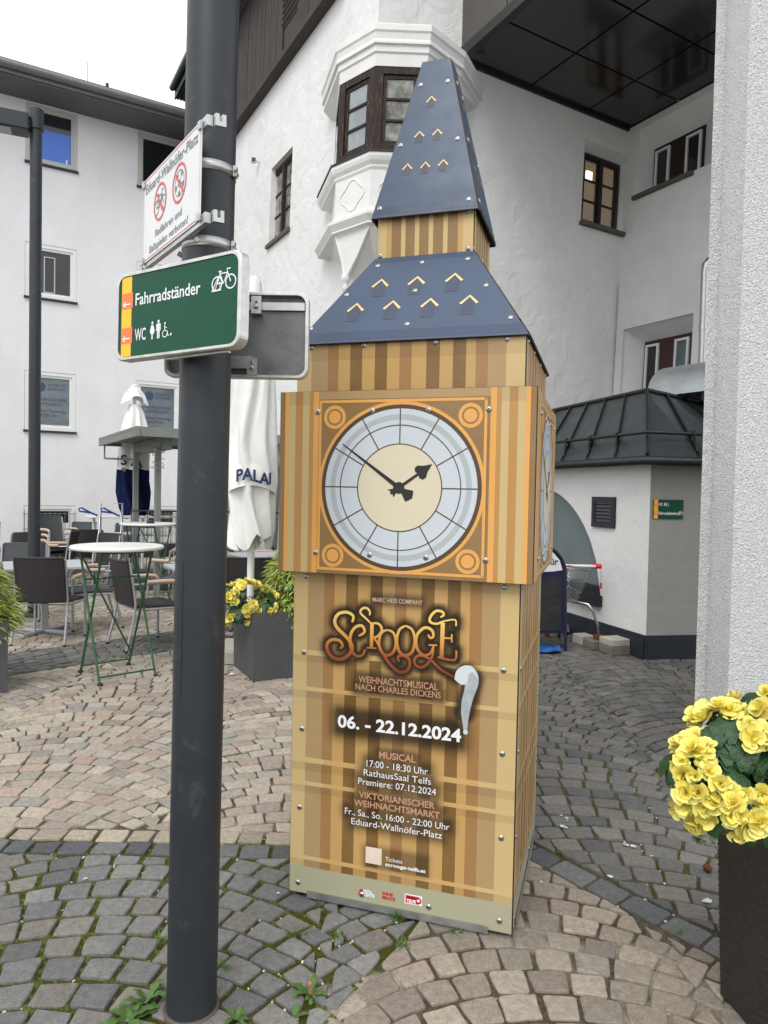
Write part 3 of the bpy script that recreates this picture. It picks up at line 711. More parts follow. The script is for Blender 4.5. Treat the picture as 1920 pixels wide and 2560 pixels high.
def cwin(Wd, t0, t1, z0, z1, dep, mat, panes, glassm, name='window', fw=.06, mull=.07, bar=.028, sash=None, parent=None):
    """casement window: outer frame, mullions, glazing bars; panes = (columns, rows)"""
    mb = MB(); Wd.frame(mb, t0, t1, z0, z1, fw, -dep, -dep+.05)
    nc, nr = panes; w = (t1-t0-2*fw-(nc-1)*mull)/nc
    for c in range(1, nc): Wd.box(mb, t0+fw+c*w+(c-1)*mull, t0+fw+c*(w+mull), z0+fw, z1-fw, -dep, -dep+.062)
    win = hb(mb, name, mat)
    for c in range(nc):
        a = t0+fw+c*(w+mull)
        sb = MB(); Wd.frame(sb, a+.002, a+w-.002, z0+fw+.002, z1-fw-.002, .03, -dep+.004, -dep+.038)
        hgt = (z1-z0-2*fw-.06-(nr-1)*bar)/nr
        for r in range(1, nr): Wd.box(sb, a+.03, a+w-.03, z0+fw+.03+r*hgt+(r-1)*bar, z0+fw+.03+r*(hgt+bar), -dep+.006, -dep+.034)
        sb.build('sash', sash or mat, win)
        for r in range(nr):
            pb_ = MB(); zz = z0+fw+.03+r*(hgt+bar); Wd.box(pb_, a+.031, a+w-.031, zz+.001, zz+hgt-.001, -dep+.012, -dep+.018); pb_.build('pane', glassm, win)
    return win
w1 = cwin(H1, 2.745, F_h1[1], 5.79, 7.03, .12, M['oldwood'], (2, 3), M['gl_curt'])
mb = MB(); H1.box(mb, 2.70, 3.72, 5.70, 5.76, -.2, .05); mb.build('sill', M['stonewood'], w1)
w2 = cwin(H2, max(F_lit[0], 3.655), F_lit[1], F_lit[2], F_lit[3], .19, M['darkwood'], (2, 3), M['clear'])
mb = MB(); H2.box(mb, 3.62, o_lit[1]+.01, o_lit[2]-.06, o_lit[2]-.002, -.19, .07); mb.build('sill', M['stonewood'], w2)
mb = MB(); H2.face(mb, 3.3, 5.0, 5.2, 7.6, [], 0); 
rm_ = MB(); H2.box(rm_, 3.3, 5.9, 5.3, 7.5, -1.45, -1.40); H2.box(rm_, 3.3, 3.35, 5.3, 7.5, -1.40, -.25); H2.box(rm_, 5.85, 5.9, 5.3, 7.5, -1.40, -.25); H2.box(rm_, 3.3, 5.9, 7.5, 7.55, -1.45, -.25); rm_.build('glowing_room', M['room'], w2)
for x0, x1, y0, y1, o in ((1463, 1478, 432, 452, -1.0), (1494, 1504, 439, 461, -1.0)):
    a, b = H2.hit(x0, y1, o), H2.hit(x1, y0, o); lm = MB(); H2.box(lm, a[0], b[0], a[1], b[1], o, o+.03); lm.build('ceiling_lamp', M['lampglow'], w2)
# upper and lower windows on the inner right wall: dark board with two small white casements
for (t0, t1, z0, z1, dep, fm, gap) in (F_up+(.27, M['darkwood'], .28), F_lo+(.29, M['redwood'], .28)):
    mb = MB(); H3.box(mb, t0, t1, z0, z1, -dep-.03, -dep); win = hb(mb, 'window', fm)
    cw = (t1-t0-gap)/2-.05
    for i in (0, 1):
        a = t0+.045+i*(cw+gap+.01)
        sb = MB(); H3.frame(sb, a, a+cw, z0+.06, z1-.06, .035, -dep+.002, -dep+.035); sb.build('sash', M['pvc'], win)
        pb_ = MB(); H3.box(pb_, a+.036, a+cw-.036, z0+.097, z1-.097, -dep+.006, -dep+.012); pb_.build('pane', M['gl_dark'] if i == 0 else M['gl_grey'] if z0 < 4 else M['gl_dark'], win)
    mb = MB(); H3.box(mb, .20, t1+.05, z0-.09, z0-.032, -dep, .06); mb.build('sill', M['stonewood'], win)
# glass door of the left wall, behind the parasol
mb = MB(); H1.frame(mb, 2.21, 3.29, .03, 2.04, .07, -.10, -.04); H1.box(mb, 2.70, 2.79, .10, 1.97, -.10, -.04); dr_ = hb(mb, 'glass_door', M['grey_frame'])
for a0, a1 in ((2.281, 2.699), (2.791, 3.219)):
    mb = MB(); H1.box(mb, a0, a1, .101, 1.969, -.08, -.07); mb.build('pane', M['gl_dark'], dr_)
# ---- bay window (polygonal oriel on the corner)
BC_ = Vector((.062, 9.45))
def oct_pts(k, z):
    out = []
    for i in range(8):
        a = math.radians(-90-22.5+2+45*i); out.append(BC_+Vector((math.cos(a), math.sin(a)))*(.761+k)/math.cos(PI/8))
    fl_ = -.27 if k > -.003 else -.12
    out[6] = out[7]+Vector((fl_, .95)); out[3] = out[2]+Vector((.35 if k > -.003 else .2, .75))
    return [Vector((p.x+(z-6)*.027, p.y, z)) for p in out]
def bay_ring(mb, prof, mi=0):
    rings = [oct_pts(k, z) for k, z in prof]; vs = [v for r in rings for v in r]; fs = []
    for i in range(len(prof)-1):
        for j in range(8): fs.append((i*8+j, i*8+(j+1) % 8, (i+1)*8+(j+1) % 8, (i+1)*8+j))
    mb.add(vs, fs, mi)
mb = MB()
bay_ring(mb, [(-.60, 7.30), (.045, 7.205), (.060, 7.19), (.060, 7.12), (.045, 7.10), (.035, 7.03), (.045, 7.00), (.045, 6.975), (.018, 6.965), (.018, 6.89), (.0, 6.875), (-.005, 6.73), (-.10, 6.725)][::-1]); bay = hb(mb, 'bay_window', M['mould'])
mb = MB(); mb.add([Vector((.30, 9.25, 7.60)), Vector((.10, 8.95, 7.25)), Vector((.42, 8.98, 7.25)), Vector((.62, 9.6, 7.25))], [(0, 1, 2), (0, 2, 3)]); mb.add([Vector((-.45, 9.75, 7.45)), Vector((-.62, 9.5, 7.24)), Vector((-.35, 9.2, 7.25)), Vector((-.8, 10.0, 7.24))], [(0, 1, 2), (0, 3, 1)]); mb.build('bay_roof', M['mould'], bay)
mb = MB(); bay_ring(mb, [(-.10, 5.68), (.050, 5.685), (.050, 5.645), (.035, 5.60), (.005, 5.555), (.005, 5.53), (-.012, 5.50), (-.012, 5.05), (.0, 5.03), (.025, 5.01), (.058, 4.99), (.058, 4.955), (.035, 4.92), (.01, 4.88), (.015, 4.86), (-.03, 4.83), (-.2, 4.56), (-.48, 4.2), (-.62, 4.05)][::-1]); mb.build('parapet', M['mould'], bay)
mb = MB(); bay_ring(mb, [(-.05, 5.687), (.062, 5.688), (.062, 5.712), (-.05, 5.73)][::-1]); mb.build('sill_sheet', M['seam'], bay)
pt = PY(864, 700, 9.02); lo = oct_pts(-.04, 4.83)
mb = MB()
mb.tube([lo[0], (lo[0]+pt)/2+Vector((0, 0, -.03)), pt], [.016, .018, .03], 6); mb.tube([lo[7], (lo[7]+pt)/2+Vector((.02, 0, -.04)), pt], [.016, .018, .03], 6)
mb.add([lo[7], lo[0], pt+Vector((0, .02, .02)), Vector((lo[7].x+.1, lo[7].y+.7, 4.75)), Vector((lo[0].x+.3, lo[0].y+.4, 4.35))], [(0, 1, 2), (0, 2, 3), (1, 4, 2), (2, 4, 3)])
mb.lathe([(.05, .06), (.065, .02), (.045, -.03), (.03, -.06), (.045, -.09), (.035, -.13), (.012, -.17), (.002, -.19)], pt, 10); mb.build('pendant', M['mould'], bay)
def face_wall(i, k=-.012):
    P = oct_pts(k, 0); a, b = P[i], P[(i+1) % 8]; wl = Wall((a.x, a.y), ((b-a).x, (b-a).y), .027); wl.n = Vector(((b-a).y, -(b-a).x, 0)).normalized(); wl.L = (b-a).length
    if wl.n.dot(Vector(((a.x+b.x)/2-BC_.x, (a.y+b.y)/2-BC_.y, 0))) < 0: wl.n = -wl.n
    return wl
for i in (7, 0, 1):
    w_ = face_wall(i); pl = w_.plane(0, 0, 0); L = w_.L
    if pl.n.dot(w_.n) < 0: pl = Plane(w_.p(L, 0, 0), -w_.d, (w_.lean, 0, 1))
    q = []
    for k in range(64):
        a = 2*PI*k/64; r = .135+.055*abs(math.cos(2*a))**1.5+.012*(abs(math.sin(2*a)) > .97); q.append((L/2+r*1.12*math.cos(a), 5.27+r*math.sin(a)))
    mb = MB(); pts = [pl.p(u, v, .003) for u, v in q]; mb.tube(pts, .007, 5, closed=True); mb.build('quatrefoil_relief', M['mould'], bay)
for i in (6, 7, 0, 1, 2):
    w_ = face_wall(i); L = w_.L if i not in (6, 2) else w_.L
    cur = MB(); w_.frame(cur, .0, L, 5.71, 6.745, .10, -.07, -.0); cur.build('bay_frame', M['oldwood'], bay)
    a0, a1 = .105, (L-.105 if i in (7, 0, 1) else .50)
    sb = MB(); w_.frame(sb, a0, a1, 5.812, 6.642, .045, -.055, -.02); hh = (6.597-5.857-.056)/3
    for r in (1, 2): w_.box(sb, a0+.045, a1-.045, 5.857+r*hh+(r-1)*.028, 5.857+r*(hh+.028), -.05, -.016)
    sb.build('bay_sash', M['oldwood'], bay)
    for r in range(3):
        pb_ = MB(); w_.box(pb_, a0+.046, a1-.046, 5.858+r*(hh+.028), 5.856+r*(hh+.028)+hh, -.045, -.035); pb_.build('pane', M['gl_curt'] if i == 0 else M['gl_sky'], bay)
mb = MB(); bay_ring(mb, [(-.09, 5.6), (-.09, 6.8)]); mb.build('bay_core', M['darkgap'], bay)
# small wall floodlight
mb = MB(); p = H1.p(4.35, 7.43, .10); mb.box(p, (.09, .09, .09), None, 0, .01); mb.tube([H1.p(4.35, 7.43, 0), p], .015, 6); fl = mb.build('wall_floodlight', M['pvc']); tag(fl, 'small white floodlight on the house wall left of the narrow window', 'light')
mb = MB(); mb.box(Vector(p)+Vector((.005, -.047, -.005)), (.07, .004, .07)); mb.build('lens', M['gl_dark'], fl)
# ================================================================== BRIDGE BUILDING (dark glossy box over the passage)
br = empty('bridge_building', (1.2, 9.8, 7.4), 0, 'dark glossy panelled bridge building spanning over the passage', 'building')
ZB = 7.40; bo = H2.p(1.33, ZB, .0); ex = H2.d; ey = Vector((.494, -.87, 0)).normalized()
def bp(u, v, z=0): return bo+ex*u+ey*v+Vector((0, 0, z))
mb = MB(); mb.slab([bp(0, -.5, .05), bp(7, -.5, .05), bp(7, 6, .05), bp(0, 6, .05)], (0, 0, 4)); world_child(mb.build('core', M['blacktrim'], br))
for i in range(5):
    for j in range(6):
        u0, v0 = i*1.15+.0, j*.95-.02
        mb = MB(); o = bp(u0+.015, v0+.015, .0); mb.obox(o, ex*1.12, ey*.92, (0, 0, .03)); world_child(mb.build('soffit_panel', M['blackpanel'], br))
for j in range(6):
    for r in range(4):
        v0 = j*.95; z0 = .12+r*.9
        mat = M['gl_dark'] if (r == 1 and j in (1, 2, 3)) else M['brownpanel']
        mb = MB(); mb.obox(bp(-.04, v0+.01, z0), ex*.03, ey*.93, (0, 0, .88)); world_child(mb.build('side_panel', mat, br))
mb = MB(); mb.obox(bp(-.09, -.05, -.01), ex*.10, ey*6, (0, 0, .13)); mb.obox(bp(-.10, -.35, -.01), ex*.09, ey*.30, (0, 0, 4)); world_child(mb.build('edge_trim', M['blacktrim'], br))
mb = MB(); mb.obox(bp(0, .0, -.05), ex*5.0, ey*.04, (0, 0, .06)); mb.obox(bp(3.24, 0, -.05), ex*.04, ey*4, (0, 0, .05)); world_child(mb.build('wall_trim', M['blacktrim'], br))
# ================================================================== ANNEX with hipped metal roof
an = Vector((2.61, 6.97, 0)); AL = Wall((2.61, 6.97), (-.31, .95)); AR = Wall((2.61, 6.97), (.985, .17))
AL.n = Vector((-.9507, -.3102, 0)); AR.n = Vector((.17, -.985, 0))
ax = empty('annex', an, 0, 'low white annex with dark seamed metal roof and arched window', 'building')
def ab(mb, name, mat, parent=None): return world_child(mb.build(name, mat, ax)) if parent is None else mb.build(name, mat, parent)
mb = MB(); cs, cz, cr = 2.085, .35, 1.34; N = 22; s0, s1 = cs-cr, cs+cr
AL.face(mb, 0, s0, 0, 1.98); AL.face(mb, s1, 3.6, 0, 1.98); AL.face(mb, s0, s1, 0, .46)
for i in range(N):
    a, b = s0+(s1-s0)*i/N, s0+(s1-s0)*(i+1)/N
    za, zb = [max(.46, cz+math.sqrt(max(cr*cr-(q-cs)**2, 0))) for q in (a, b)]
    mb.add([AL.p(a, za), AL.p(b, zb), AL.p(b, 1.98), AL.p(a, 1.98)], [(0, 1, 2, 3)])
    mb.add([AL.p(a, za), AL.p(b, zb), AL.p(b, zb, -.18), AL.p(a, za, -.18)], [(3, 2, 1, 0)])
ab(mb, 'white_wall', M['plaster_annex'])
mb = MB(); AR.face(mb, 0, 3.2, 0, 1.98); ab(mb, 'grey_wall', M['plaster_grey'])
mb = MB(); pts = [AL.p(cs-cr*math.cos(PI*i/N), cz+cr*math.sin(PI*i/N), -.12) for i in range(N+1)]
mb.slab(pts, AL.n*-.01); aw = ab(mb, 'arched_window', M['gl_frost'])
mb = MB(); fr = [AL.p(cs-(cr-.02)*math.cos(PI*i/N), cz+(cr-.02)*math.sin(PI*i/N), -.11) for i in range(N+1)]
mb.tube(fr, .028, 6); mb.build('arch_frame', M['plinth'], aw)
mb = MB(); AL.box(mb, s0-.02, s1, .46, .52, -.12, .03); AL.box(mb, s0-.02, s1, .40, .46, -.05, .05); AL.box(mb, s0, s1, .52, .60, -.12, -.06); mb.build('sill', M['plinth'], aw)
mb = MB(); mb.slab([AL.p(0, 0, .035)+AR.d*.0, AL.p(3.6, 0, .035), AL.p(3.6, .19, .035), AL.p(0, .19, .035)], AL.n*-.034); AL.box(mb, 0, 3.6, .19, .235, .001, .018); 
AR.box(mb, .0, 3.2, 0, .19, .001, .035); AR.box(mb, 0, 3.2, .19, .235, .001, .018); ab(mb, 'plinth', M['plinth'])
# roof
Ee = Vector((2.61, 6.97, 0))+(AL.n+AR.n)*.13; Ee.z = 1.98; KK = Vector((2.87, 7.85, 2.75))
EL = Ee+AL.d*4.0; RL = KK+Vector((-.56, 2.07, 0)).normalized()*3.2; ER = Ee+AR.d*3.3; RR = KK+Vector((1.03, .92, 0)).normalized()*2.6
nrm_up = Vector((0, 0, .012))
npan = 8
for i in range(npan):
    f0, f1 = i/npan, (i+1)/npan
    e0, e1 = Ee.lerp(EL, f0), Ee.lerp(EL, f1); r0, r1 = KK.lerp(RL, f0), KK.lerp(RL, f1)
    mb = MB(); mb.slab([e0, r0, r1, e1], nrm_up); ab(mb, 'roof_sheet', M['roofmetal'])
    mb = MB(); d = (r0-e0); mb.obox(e0+Vector((0, 0, .0)), d*1.0, AL.d*.025, (0, 0, .05)); ab(mb, 'roof_seam', M['seam'])
for i in range(6):
    f0, f1 = i/6, (i+1)/6
    e0, e1 = Ee.lerp(ER, f0), Ee.lerp(ER, f1); r0, r1 = KK.lerp(RR, f0), KK.lerp(RR, f1)
    mb = MB(); mb.slab([e0, r0, r1, e1], nrm_up); ab(mb, 'roof_sheet', M['roofmetal'])
    if i: mb = MB(); mb.obox(e0, (r0-e0), AR.d*.025, (0, 0, .05)); ab(mb, 'roof_seam', M['seam'])
mb = MB(); mb.slab([KK+Vector((0, 0, .012)), RL+Vector((0, 0, .012)), RL+Vector((4.5, 2, .012)), RR+Vector((1.5, 0, .012)), RR+Vector((0, 0, .012))], (0, 0, .03)); ab(mb, 'flat_roof', M['seam'])
mb = MB(); mb.tube([KK+Vector((0, 0, .03)), RL+Vector((0, 0, .03))], .025, 6); mb.tube([KK+Vector((0, 0, .03)), RR+Vector((0, 0, .03))], .025, 6); mb.tube([Ee+Vector((0, 0, .03)), KK+Vector((0, 0, .03))], .018, 6); ab(mb, 'ridge_cap', M['seam'])
mb = MB(); mb.tube([EL+Vector((-.03, -.02, -.03)), Ee+(AL.n+AR.n)*.04+Vector((0, 0, -.03)), ER+Vector((0, -.04, -.03))], .045, 8); ab(mb, 'gutter', M['seam'])
for wl_, q, L_ in ((AL, Ee, 4.0), (AR, Ee, 3.3)):
    mb = MB(); e = Vector(q); mb.obox(e-wl_.n*.14+Vector((0, 0, -.03)), wl_.d*L_, wl_.n*.13, (0, 0, .02)); ab(mb, 'eave_soffit', M['seam'])
def rp(side, f, g, h=0):   # point on roof slope: f along, g up the slope
    e = Ee.lerp(EL if side else ER, f); r = KK.lerp(RL if side else RR, f); return e.lerp(r, g)+Vector((0, 0, h))
mb = MB(); mb.tube([rp(1, 1, .17, .13), rp(1, 0, .17, .13), rp(0, 1, .17, .13)], .018, 8); sg = ab(mb, 'snow_guard', M['seam'])
for side, L in ((1, 8), (0, 6)):
    for i in range(1, L):
        f = i/L; mb = MB(); a = rp(side, f, .06, .03); b = rp(side, f, .17, .16); mb.tube([a, b, rp(side, f, .26, .03)], .012, 5); mb.lathe([(.03, -.02), (.03, .02)], rp(side, f, .17, .13), 8, axis=(AL.d if side else AR.d)); mb.build('bracket', M['seam'], sg)
# ventilation grille
vg = MB(); AL.frame(vg, .53, .93, 1.265, 1.595, .055, .002, .03); v_ = vg.build('ventilation_grille', M['plinth']); tag(v_, 'grey square ventilation grille with louvres on the annex wall', 'vent')
mb = MB(); AL.box(mb, .585, .875, 1.32, 1.54, .002, .006); mb.build('backing', M['darkgap'], v_)
for i in range(6):
    z = 1.325+i*.0385; mb = MB(); mb.slab([AL.p(.585, z, .012), AL.p(.875, z, .012), AL.p(.875, z+.026, .028)-AL.n*.012, AL.p(.585, z+.026, .028)-AL.n*.012], AL.n*.003); mb.build('louvre', M['planterbox'], v_)
# duct hood and flue on the annex roof
dh = empty('roof_duct', (3.80, 8.42, 2.79), math.radians(-58), 'rounded galvanised duct hood on the flat roof of the annex', 'duct')
mb = MB(); N = 14; R_ = .40; vs = []
for x in (-.55, .55):
    for i in range(N+1): vs.append((x, R_*math.cos(PI*i/N), .02+R_*math.sin(PI*i/N)))
fs = [(i, i+1, N+1+i+1, N+1+i) for i in range(N)]; mb.add(vs, fs, 0, True); mb.add(vs[:N+1], [tuple(range(N, -1, -1))]); mb.build('hood', M['galv'], dh)
mb = MB(); mb.slab([(.55, p[1], p[2]) for p in vs[:N+1]], (.02, 0, 0)); mb.build('end_plate', M['galv'], dh)
fl = empty('flue_pipe', (3.94, 8.9, 2.76), 0, 'shiny steel flue pipe rising beside the rough pillar', 'pipe')
mb = MB(); mb.tube([(0, 0, 0), (0, 0, .95)], .055, 14); mb.tube([(0, 0, .93), (0, 0, 1.0)], .062, 14); mb.tube([(0, 0, 1.0), (0, 0, 1.68)], .055, 14); mb.build('pipe', M['steel'], fl)
mb = MB(); mb.tube([(0, 0, 1.66), (.01, 0, 1.74), (.06, 0, 1.80), (.14, 0, 1.82), (.4, 0, 1.82)], .056, 14); mb.build('elbow', M['steel'], fl)
# ================================================================== rough rendered pillar, right foreground
pc = PY(1837, 1200, 3.9); pa = PY(1754, 1200, 4.12); pb2 = PY(1779, 1200, 4.14)
poly_ = [(pc.x, pc.y), (pc.x+1.5*.95, pc.y+1.5*.3), (pc.x+1.9, pc.y+1.9), (pa.x+.75, pa.y+1.2), (pa.x, pa.y), (pb2.x, pb2.y)]
mb = MB(); mb.prism(poly_, 0, 7.0); tag(mb.build('rough_pillar', M['plaster_rough']), 'coarse white rendered corner pillar at the right edge', 'pillar')
# ================================================================== CLOCK TOWER ADVERTISING DISPLAY
TA = .4377; TC = .4841; TD = .1979; TB = .4285
tw = empty('clock_tower_display', (.2003, 3.051, 0), -.3003, 'tan printed clock tower advertising column for a Christmas musical', 'advertising display')
ROTS = [0, PI/2, PI, -PI/2]
def rotz(v, a): c, s = math.cos(a), math.sin(a); return Vector((v[0]*c-v[1]*s, v[0]*s+v[1]*c, v[2]))
def side_plane(i, h, z=0, lean=0):
    a = ROTS[i]; return Plane(rotz((0, -h, z), a), rotz((1, 0, 0), a), rotz((0, lean, 1), a))
LB = srgb(215, 188, 132); GO = srgb(206, 166, 104); GT = srgb(186, 155, 110); BT = srgb(171, 129, 80); DK = srgb(139, 105, 58); ORG = srgb(241, 176, 92); OLV = srgb(178, 177, 148); BR = srgb(152, 120, 76); TN = srgb(197, 148, 84)
K = .84
def kk(c): return (c[0]*K, c[1]*K, c[2]*K, 1)
LB, GO, GT, BT, DK, ORG, OLV, BR, TN = map(kk, (LB, GO, GT, BT, DK, ORG, OLV, BR, TN))
def sheet(pl, us, vs, col, name, parent, h=.0005):
    """printed sheet: flat grid with its own colour per cell corner"""
    us = list(us); vs = list(vs); P = []; F = []; C_ = []
    for i in range(len(us)-1):
        for j in range(len(vs)-1):
            o = len(P); cu, cv = (us[i]+us[i+1])/2, (vs[j]+vs[j+1])/2
            for (a, b) in ((us[i], vs[j]), (us[i+1], vs[j]), (us[i+1], vs[j+1]), (us[i], vs[j+1])):
                P.append(pl.p(a, b, h)); C_.append(col(cu, cv, a, b))
            F.append((o, o+1, o+2, o+3))
    mb = MB(); mb.add(P, F); mb.c = C_; return mb.build(name, M['print'], parent)
BU = [-.436, -.377, -.309, -.266, -.219, -.171, -.121, -.073, -.025, .021, .077, .127, .176, .224, .259, .303, .368, .436]
BC = [LB, GT, BT, GO, DK, GO, DK, GO, BT, GO, DK, GO, DK, GO, BT, GT, LB]
LOGO=[
(0.0149,[(-0.1925, 1.1024), (-0.1874, 1.1261), (-0.2122, 1.1396), (-0.2475, 1.1319), (-0.2633, 1.104), (-0.2536, 1.0779), (-0.2247, 1.0534), (-0.1996, 1.0287), (-0.1906, 1.0028), (-0.2056, 0.9749), (-0.2336, 0.9577), (-0.2657, 0.9596), (-0.2898, 0.9844), (-0.2931, 1.011), (-0.2741, 1.0294), (-0.242, 1.0286), (-0.2289, 1.0096), (-0.24, 0.9987)]),
(0.0122,[(-0.165, 1.0527), (-0.1512, 1.0604), (-0.141, 1.0731), (-0.1518, 1.0922), (-0.1761, 1.087), (-0.1946, 1.0624), (-0.1996, 1.0287), (-0.1905, 0.9928), (-0.1705, 0.9746), (-0.1462, 0.9833), (-0.1383, 1.0039)]),
(0.0095,[(-0.1138, 1.1016), (-0.135, 1.1198), (-0.1597, 1.1412), (-0.1517, 1.1583), (-0.1337, 1.1608), (-0.1216, 1.1471), (-0.1235, 1.1338)]),
(0.0149,[(-0.1125, 1.105), (-0.1135, 1.0126)]),
(0.0102,[(-0.1139, 1.1049), (-0.0864, 1.1049), (-0.0729, 1.0836), (-0.0875, 1.0588), (-0.1107, 1.0491)]),
(0.0115,[(-0.1025, 1.0497), (-0.0848, 1.0248), (-0.067, 0.9935), (-0.039, 0.9566), (-0.0046, 0.9303), (0.0256, 0.9364), (0.0385, 0.9603), (0.0312, 0.9857), (0.0076, 0.9934), (-0.0091, 0.9841), (-0.002, 0.9697)]),
(0.0054,[(-0.1328, 1.0103), (-0.0935, 1.0116)]),
(0.0115,[(-0.0518, 1.0845), (-0.0278, 1.0753), (-0.017, 1.0402), (-0.0264, 1.0035), (-0.0499, 0.9884), (-0.0726, 0.9996), (-0.0836, 1.0348), (-0.0741, 1.0717), (-0.0518, 1.0845)]),
(0.0122,[(0.0187, 1.1048), (0.0444, 1.0925), (0.0559, 1.0526), (0.0461, 1.0097), (0.021, 0.9945), (-0.0028, 1.0055), (-0.0144, 1.047), (-0.0045, 1.0888), (0.0187, 1.1048)]),
(0.0115,[(0.1055, 1.0791), (0.1137, 1.0669), (0.1253, 1.0743), (0.1216, 1.0932), (0.105, 1.1035), (0.0853, 1.1001), (0.0647, 1.0759), (0.06, 1.0465), (0.0706, 1.015), (0.094, 1.0009), (0.1168, 1.0125), (0.1261, 1.039)]),
(0.0061,[(0.1083, 1.0407), (0.1404, 1.0421)]),
(0.0095,[(0.1273, 1.0423), (0.1236, 1.0034), (0.1078, 0.9731), (0.0831, 0.9547), (0.0584, 0.9641), (0.0579, 0.988), (0.0809, 0.9997), (0.1141, 0.9884), (0.1474, 0.9606), (0.1803, 0.9412), (0.2141, 0.9285)]),
(0.0102,[(0.16, 1.1268), (0.1309, 1.1209), (0.1111, 1.1278), (0.1139, 1.1472), (0.1331, 1.1678), (0.1559, 1.1674), (0.1627, 1.1551), (0.1499, 1.1466)]),
(0.0163,[(0.16, 1.1268), (0.1577, 0.9968)]),
(0.0061,[(0.1342, 1.1185), (0.1599, 1.1313), (0.2049, 1.1409), (0.2086, 1.1177)]),
(0.0061,[(0.16, 1.0706), (0.1936, 1.072)]),
(0.0054,[(0.1939, 1.0873), (0.1946, 1.0568)]),
(0.0075,[(0.1433, 0.9987), (0.2063, 0.9928), (0.2119, 1.0289)]),
]
CAP= [(0.2406, 0.9774), (0.2692, 0.9781), (0.29, 0.956), (0.2969, 0.927), (0.2913, 0.898), (0.2794, 0.8651), (0.2684, 0.8195), (0.2611, 0.7742), (0.2575, 0.7388), (0.2466, 0.7375), (0.2409, 0.7655), (0.2349, 0.8031), (0.2365, 0.8479), (0.2434, 0.8804), (0.2467, 0.9062), (0.2444, 0.9504)]
BRIM= [(0.2078, 0.9228), (0.2124, 0.9506), (0.228, 0.9693), (0.247, 0.9767), (0.2693, 0.9743), (0.2862, 0.9544), (0.293, 0.9329), (0.2761, 0.9534), (0.2604, 0.9456), (0.2541, 0.9133), (0.2326, 0.9061)]
POM= [(0.2525, 0.7337)]
def seg_d(px, py, ax, ay, bx_, by):
    dx, dy = bx_-ax, by-ay; L = dx*dx+dy*dy; t = 0 if L == 0 else max(0, min(1, ((px-ax)*dx+(py-ay)*dy)/L)); return math.hypot(px-ax-t*dx, py-ay-t*dy)
LS = [(w, smooth_pts(p, 3)) for w, p in LOGO]
LSN = np.array([(q[i].x, q[i].y, q[i+1].x, q[i+1].y) for w, q in LS for i in range(len(q)-1)])
GLOW = [(-.24, .235, .718, .034, .045, .92), (-.105, .078, 1.196, .010, .022, .75), (-.16, .15, .888, .014, .03, .85), (-.17, .158, .858, .014, .03, .85), (-.075, .068, .608, .012, .03, .75), (-.12, .115, .571, .012, .035, .75), (-.13, .125, .534, .012, .035, .78),
        (-.15, .145, .498, .012, .035, .78), (-.15, .142, .445, .012, .032, .78), (-.168, .162, .413, .012, .032, .78), (-.2, .198, .376, .012, .03, .78), (-.175, .172, .34, .012, .03, .75), (-.12, .114, .212, .03, .02, .6)]
def dark(u, v):
    g = 0
    for u0, u1, c, hh, r, a in GLOW:
        d = math.hypot(max(u0-u, 0, u-u1), max(abs(v-c)-hh, 0)); g = max(g, a*math.exp(-(d/r)**2*1.3))
    if .76 < v < 1.2:
        A = LSN[:, :2]; B_ = LSN[:, 2:]; D = B_-A; P_ = np.array((u, v)); t = np.clip(((P_-A)*D).sum(1)/np.maximum((D*D).sum(1), 1e-9), 0, 1)
        dd = np.hypot(*((A+D*t[:, None]-P_).T)).min(); g = max(g, .97*math.exp(-(max(dd-.010, 0)/.020)**2*1.1))
        dd = min(seg_d(u, v, .25, .95, .27, .93), seg_d(u, v, .275, .93, .245, .80)); g = max(g, .93*math.exp(-(max(dd-.028, 0)/.016)**2))
    return g
BANDS = [(.981, .962, .957, .935), (.838, .822, .817, .795), (.560, .540, .534, .508), (.466, .450, .445, .422), (.172, .156, .151, .129)]
SIDE_B = [(.981, .935), (.838, .795), (.560, .508), (.466, .422), (.172, .129)]
def mulc(c, k): return (c[0]*k, c[1]*k, c[2]*k, 1)
def body_col(i):
    def f(cu, cv, a, b):
        if cv < .128: c = OLV
        else:
            k = max(0, min(16, sum(1 for t in BU[1:-1] if cu > t))); c = BC[k]
            for z1, zm, zn, z0 in BANDS:
                if zm < cv < z1: c = mulc(LB if abs(cu) > .3 else (GO[0]*1.06, GO[1]*1.1, GO[2]*1.18, 1), 1.02)
                elif z0 < cv < zm: c = mulc(c, .84)
            if cv > 1.245: c = mulc(c, .88)
        if i == 0:
            g = dark(a, b); c = (c[0]*(1-g)+.012*g, c[1]*(1-g)+.008*g, c[2]*(1-g)+.004*g, 1)
        return c
    return f
def grid(bps, step):
    out = []; bps = sorted(set(bps))
    for a, b in zip(bps[:-1], bps[1:]):
        n = max(1, math.ceil((b-a)/step)); out += [a+(b-a)*k/n for k in range(n)]
    return out+[bps[-1]]
vb = [.022, .128, 1.245, 1.292]+[z for b in BANDS for z in b]
screw_me = None
def make_screw_mesh():
    mb = MB(); mb.lathe([(.0105, 0), (.0105, .0009), (.0088, .0011), (.0080, .0026), (.0062, .0036), (.0034, .0038)], (0, 0, 0), 14); mb.lathe([(.0032, .0037), (.0032, .0040)], (0, 0, 0), 6, 1); return mb.mesh('screw', [M['steel'], M['blacktrim']])
screw_me = make_screw_mesh()
def screw(pl, u, v, parent, h=.001):
    q = Vector((0, 0, 1)).rotation_difference(pl.n); o = bpy.data.objects.new('screw', screw_me); COL.objects.link(o); o.parent = parent; o.location = pl.p(u, v, h); o.rotation_mode = 'QUATERNION'; o.rotation_quaternion = q; return o
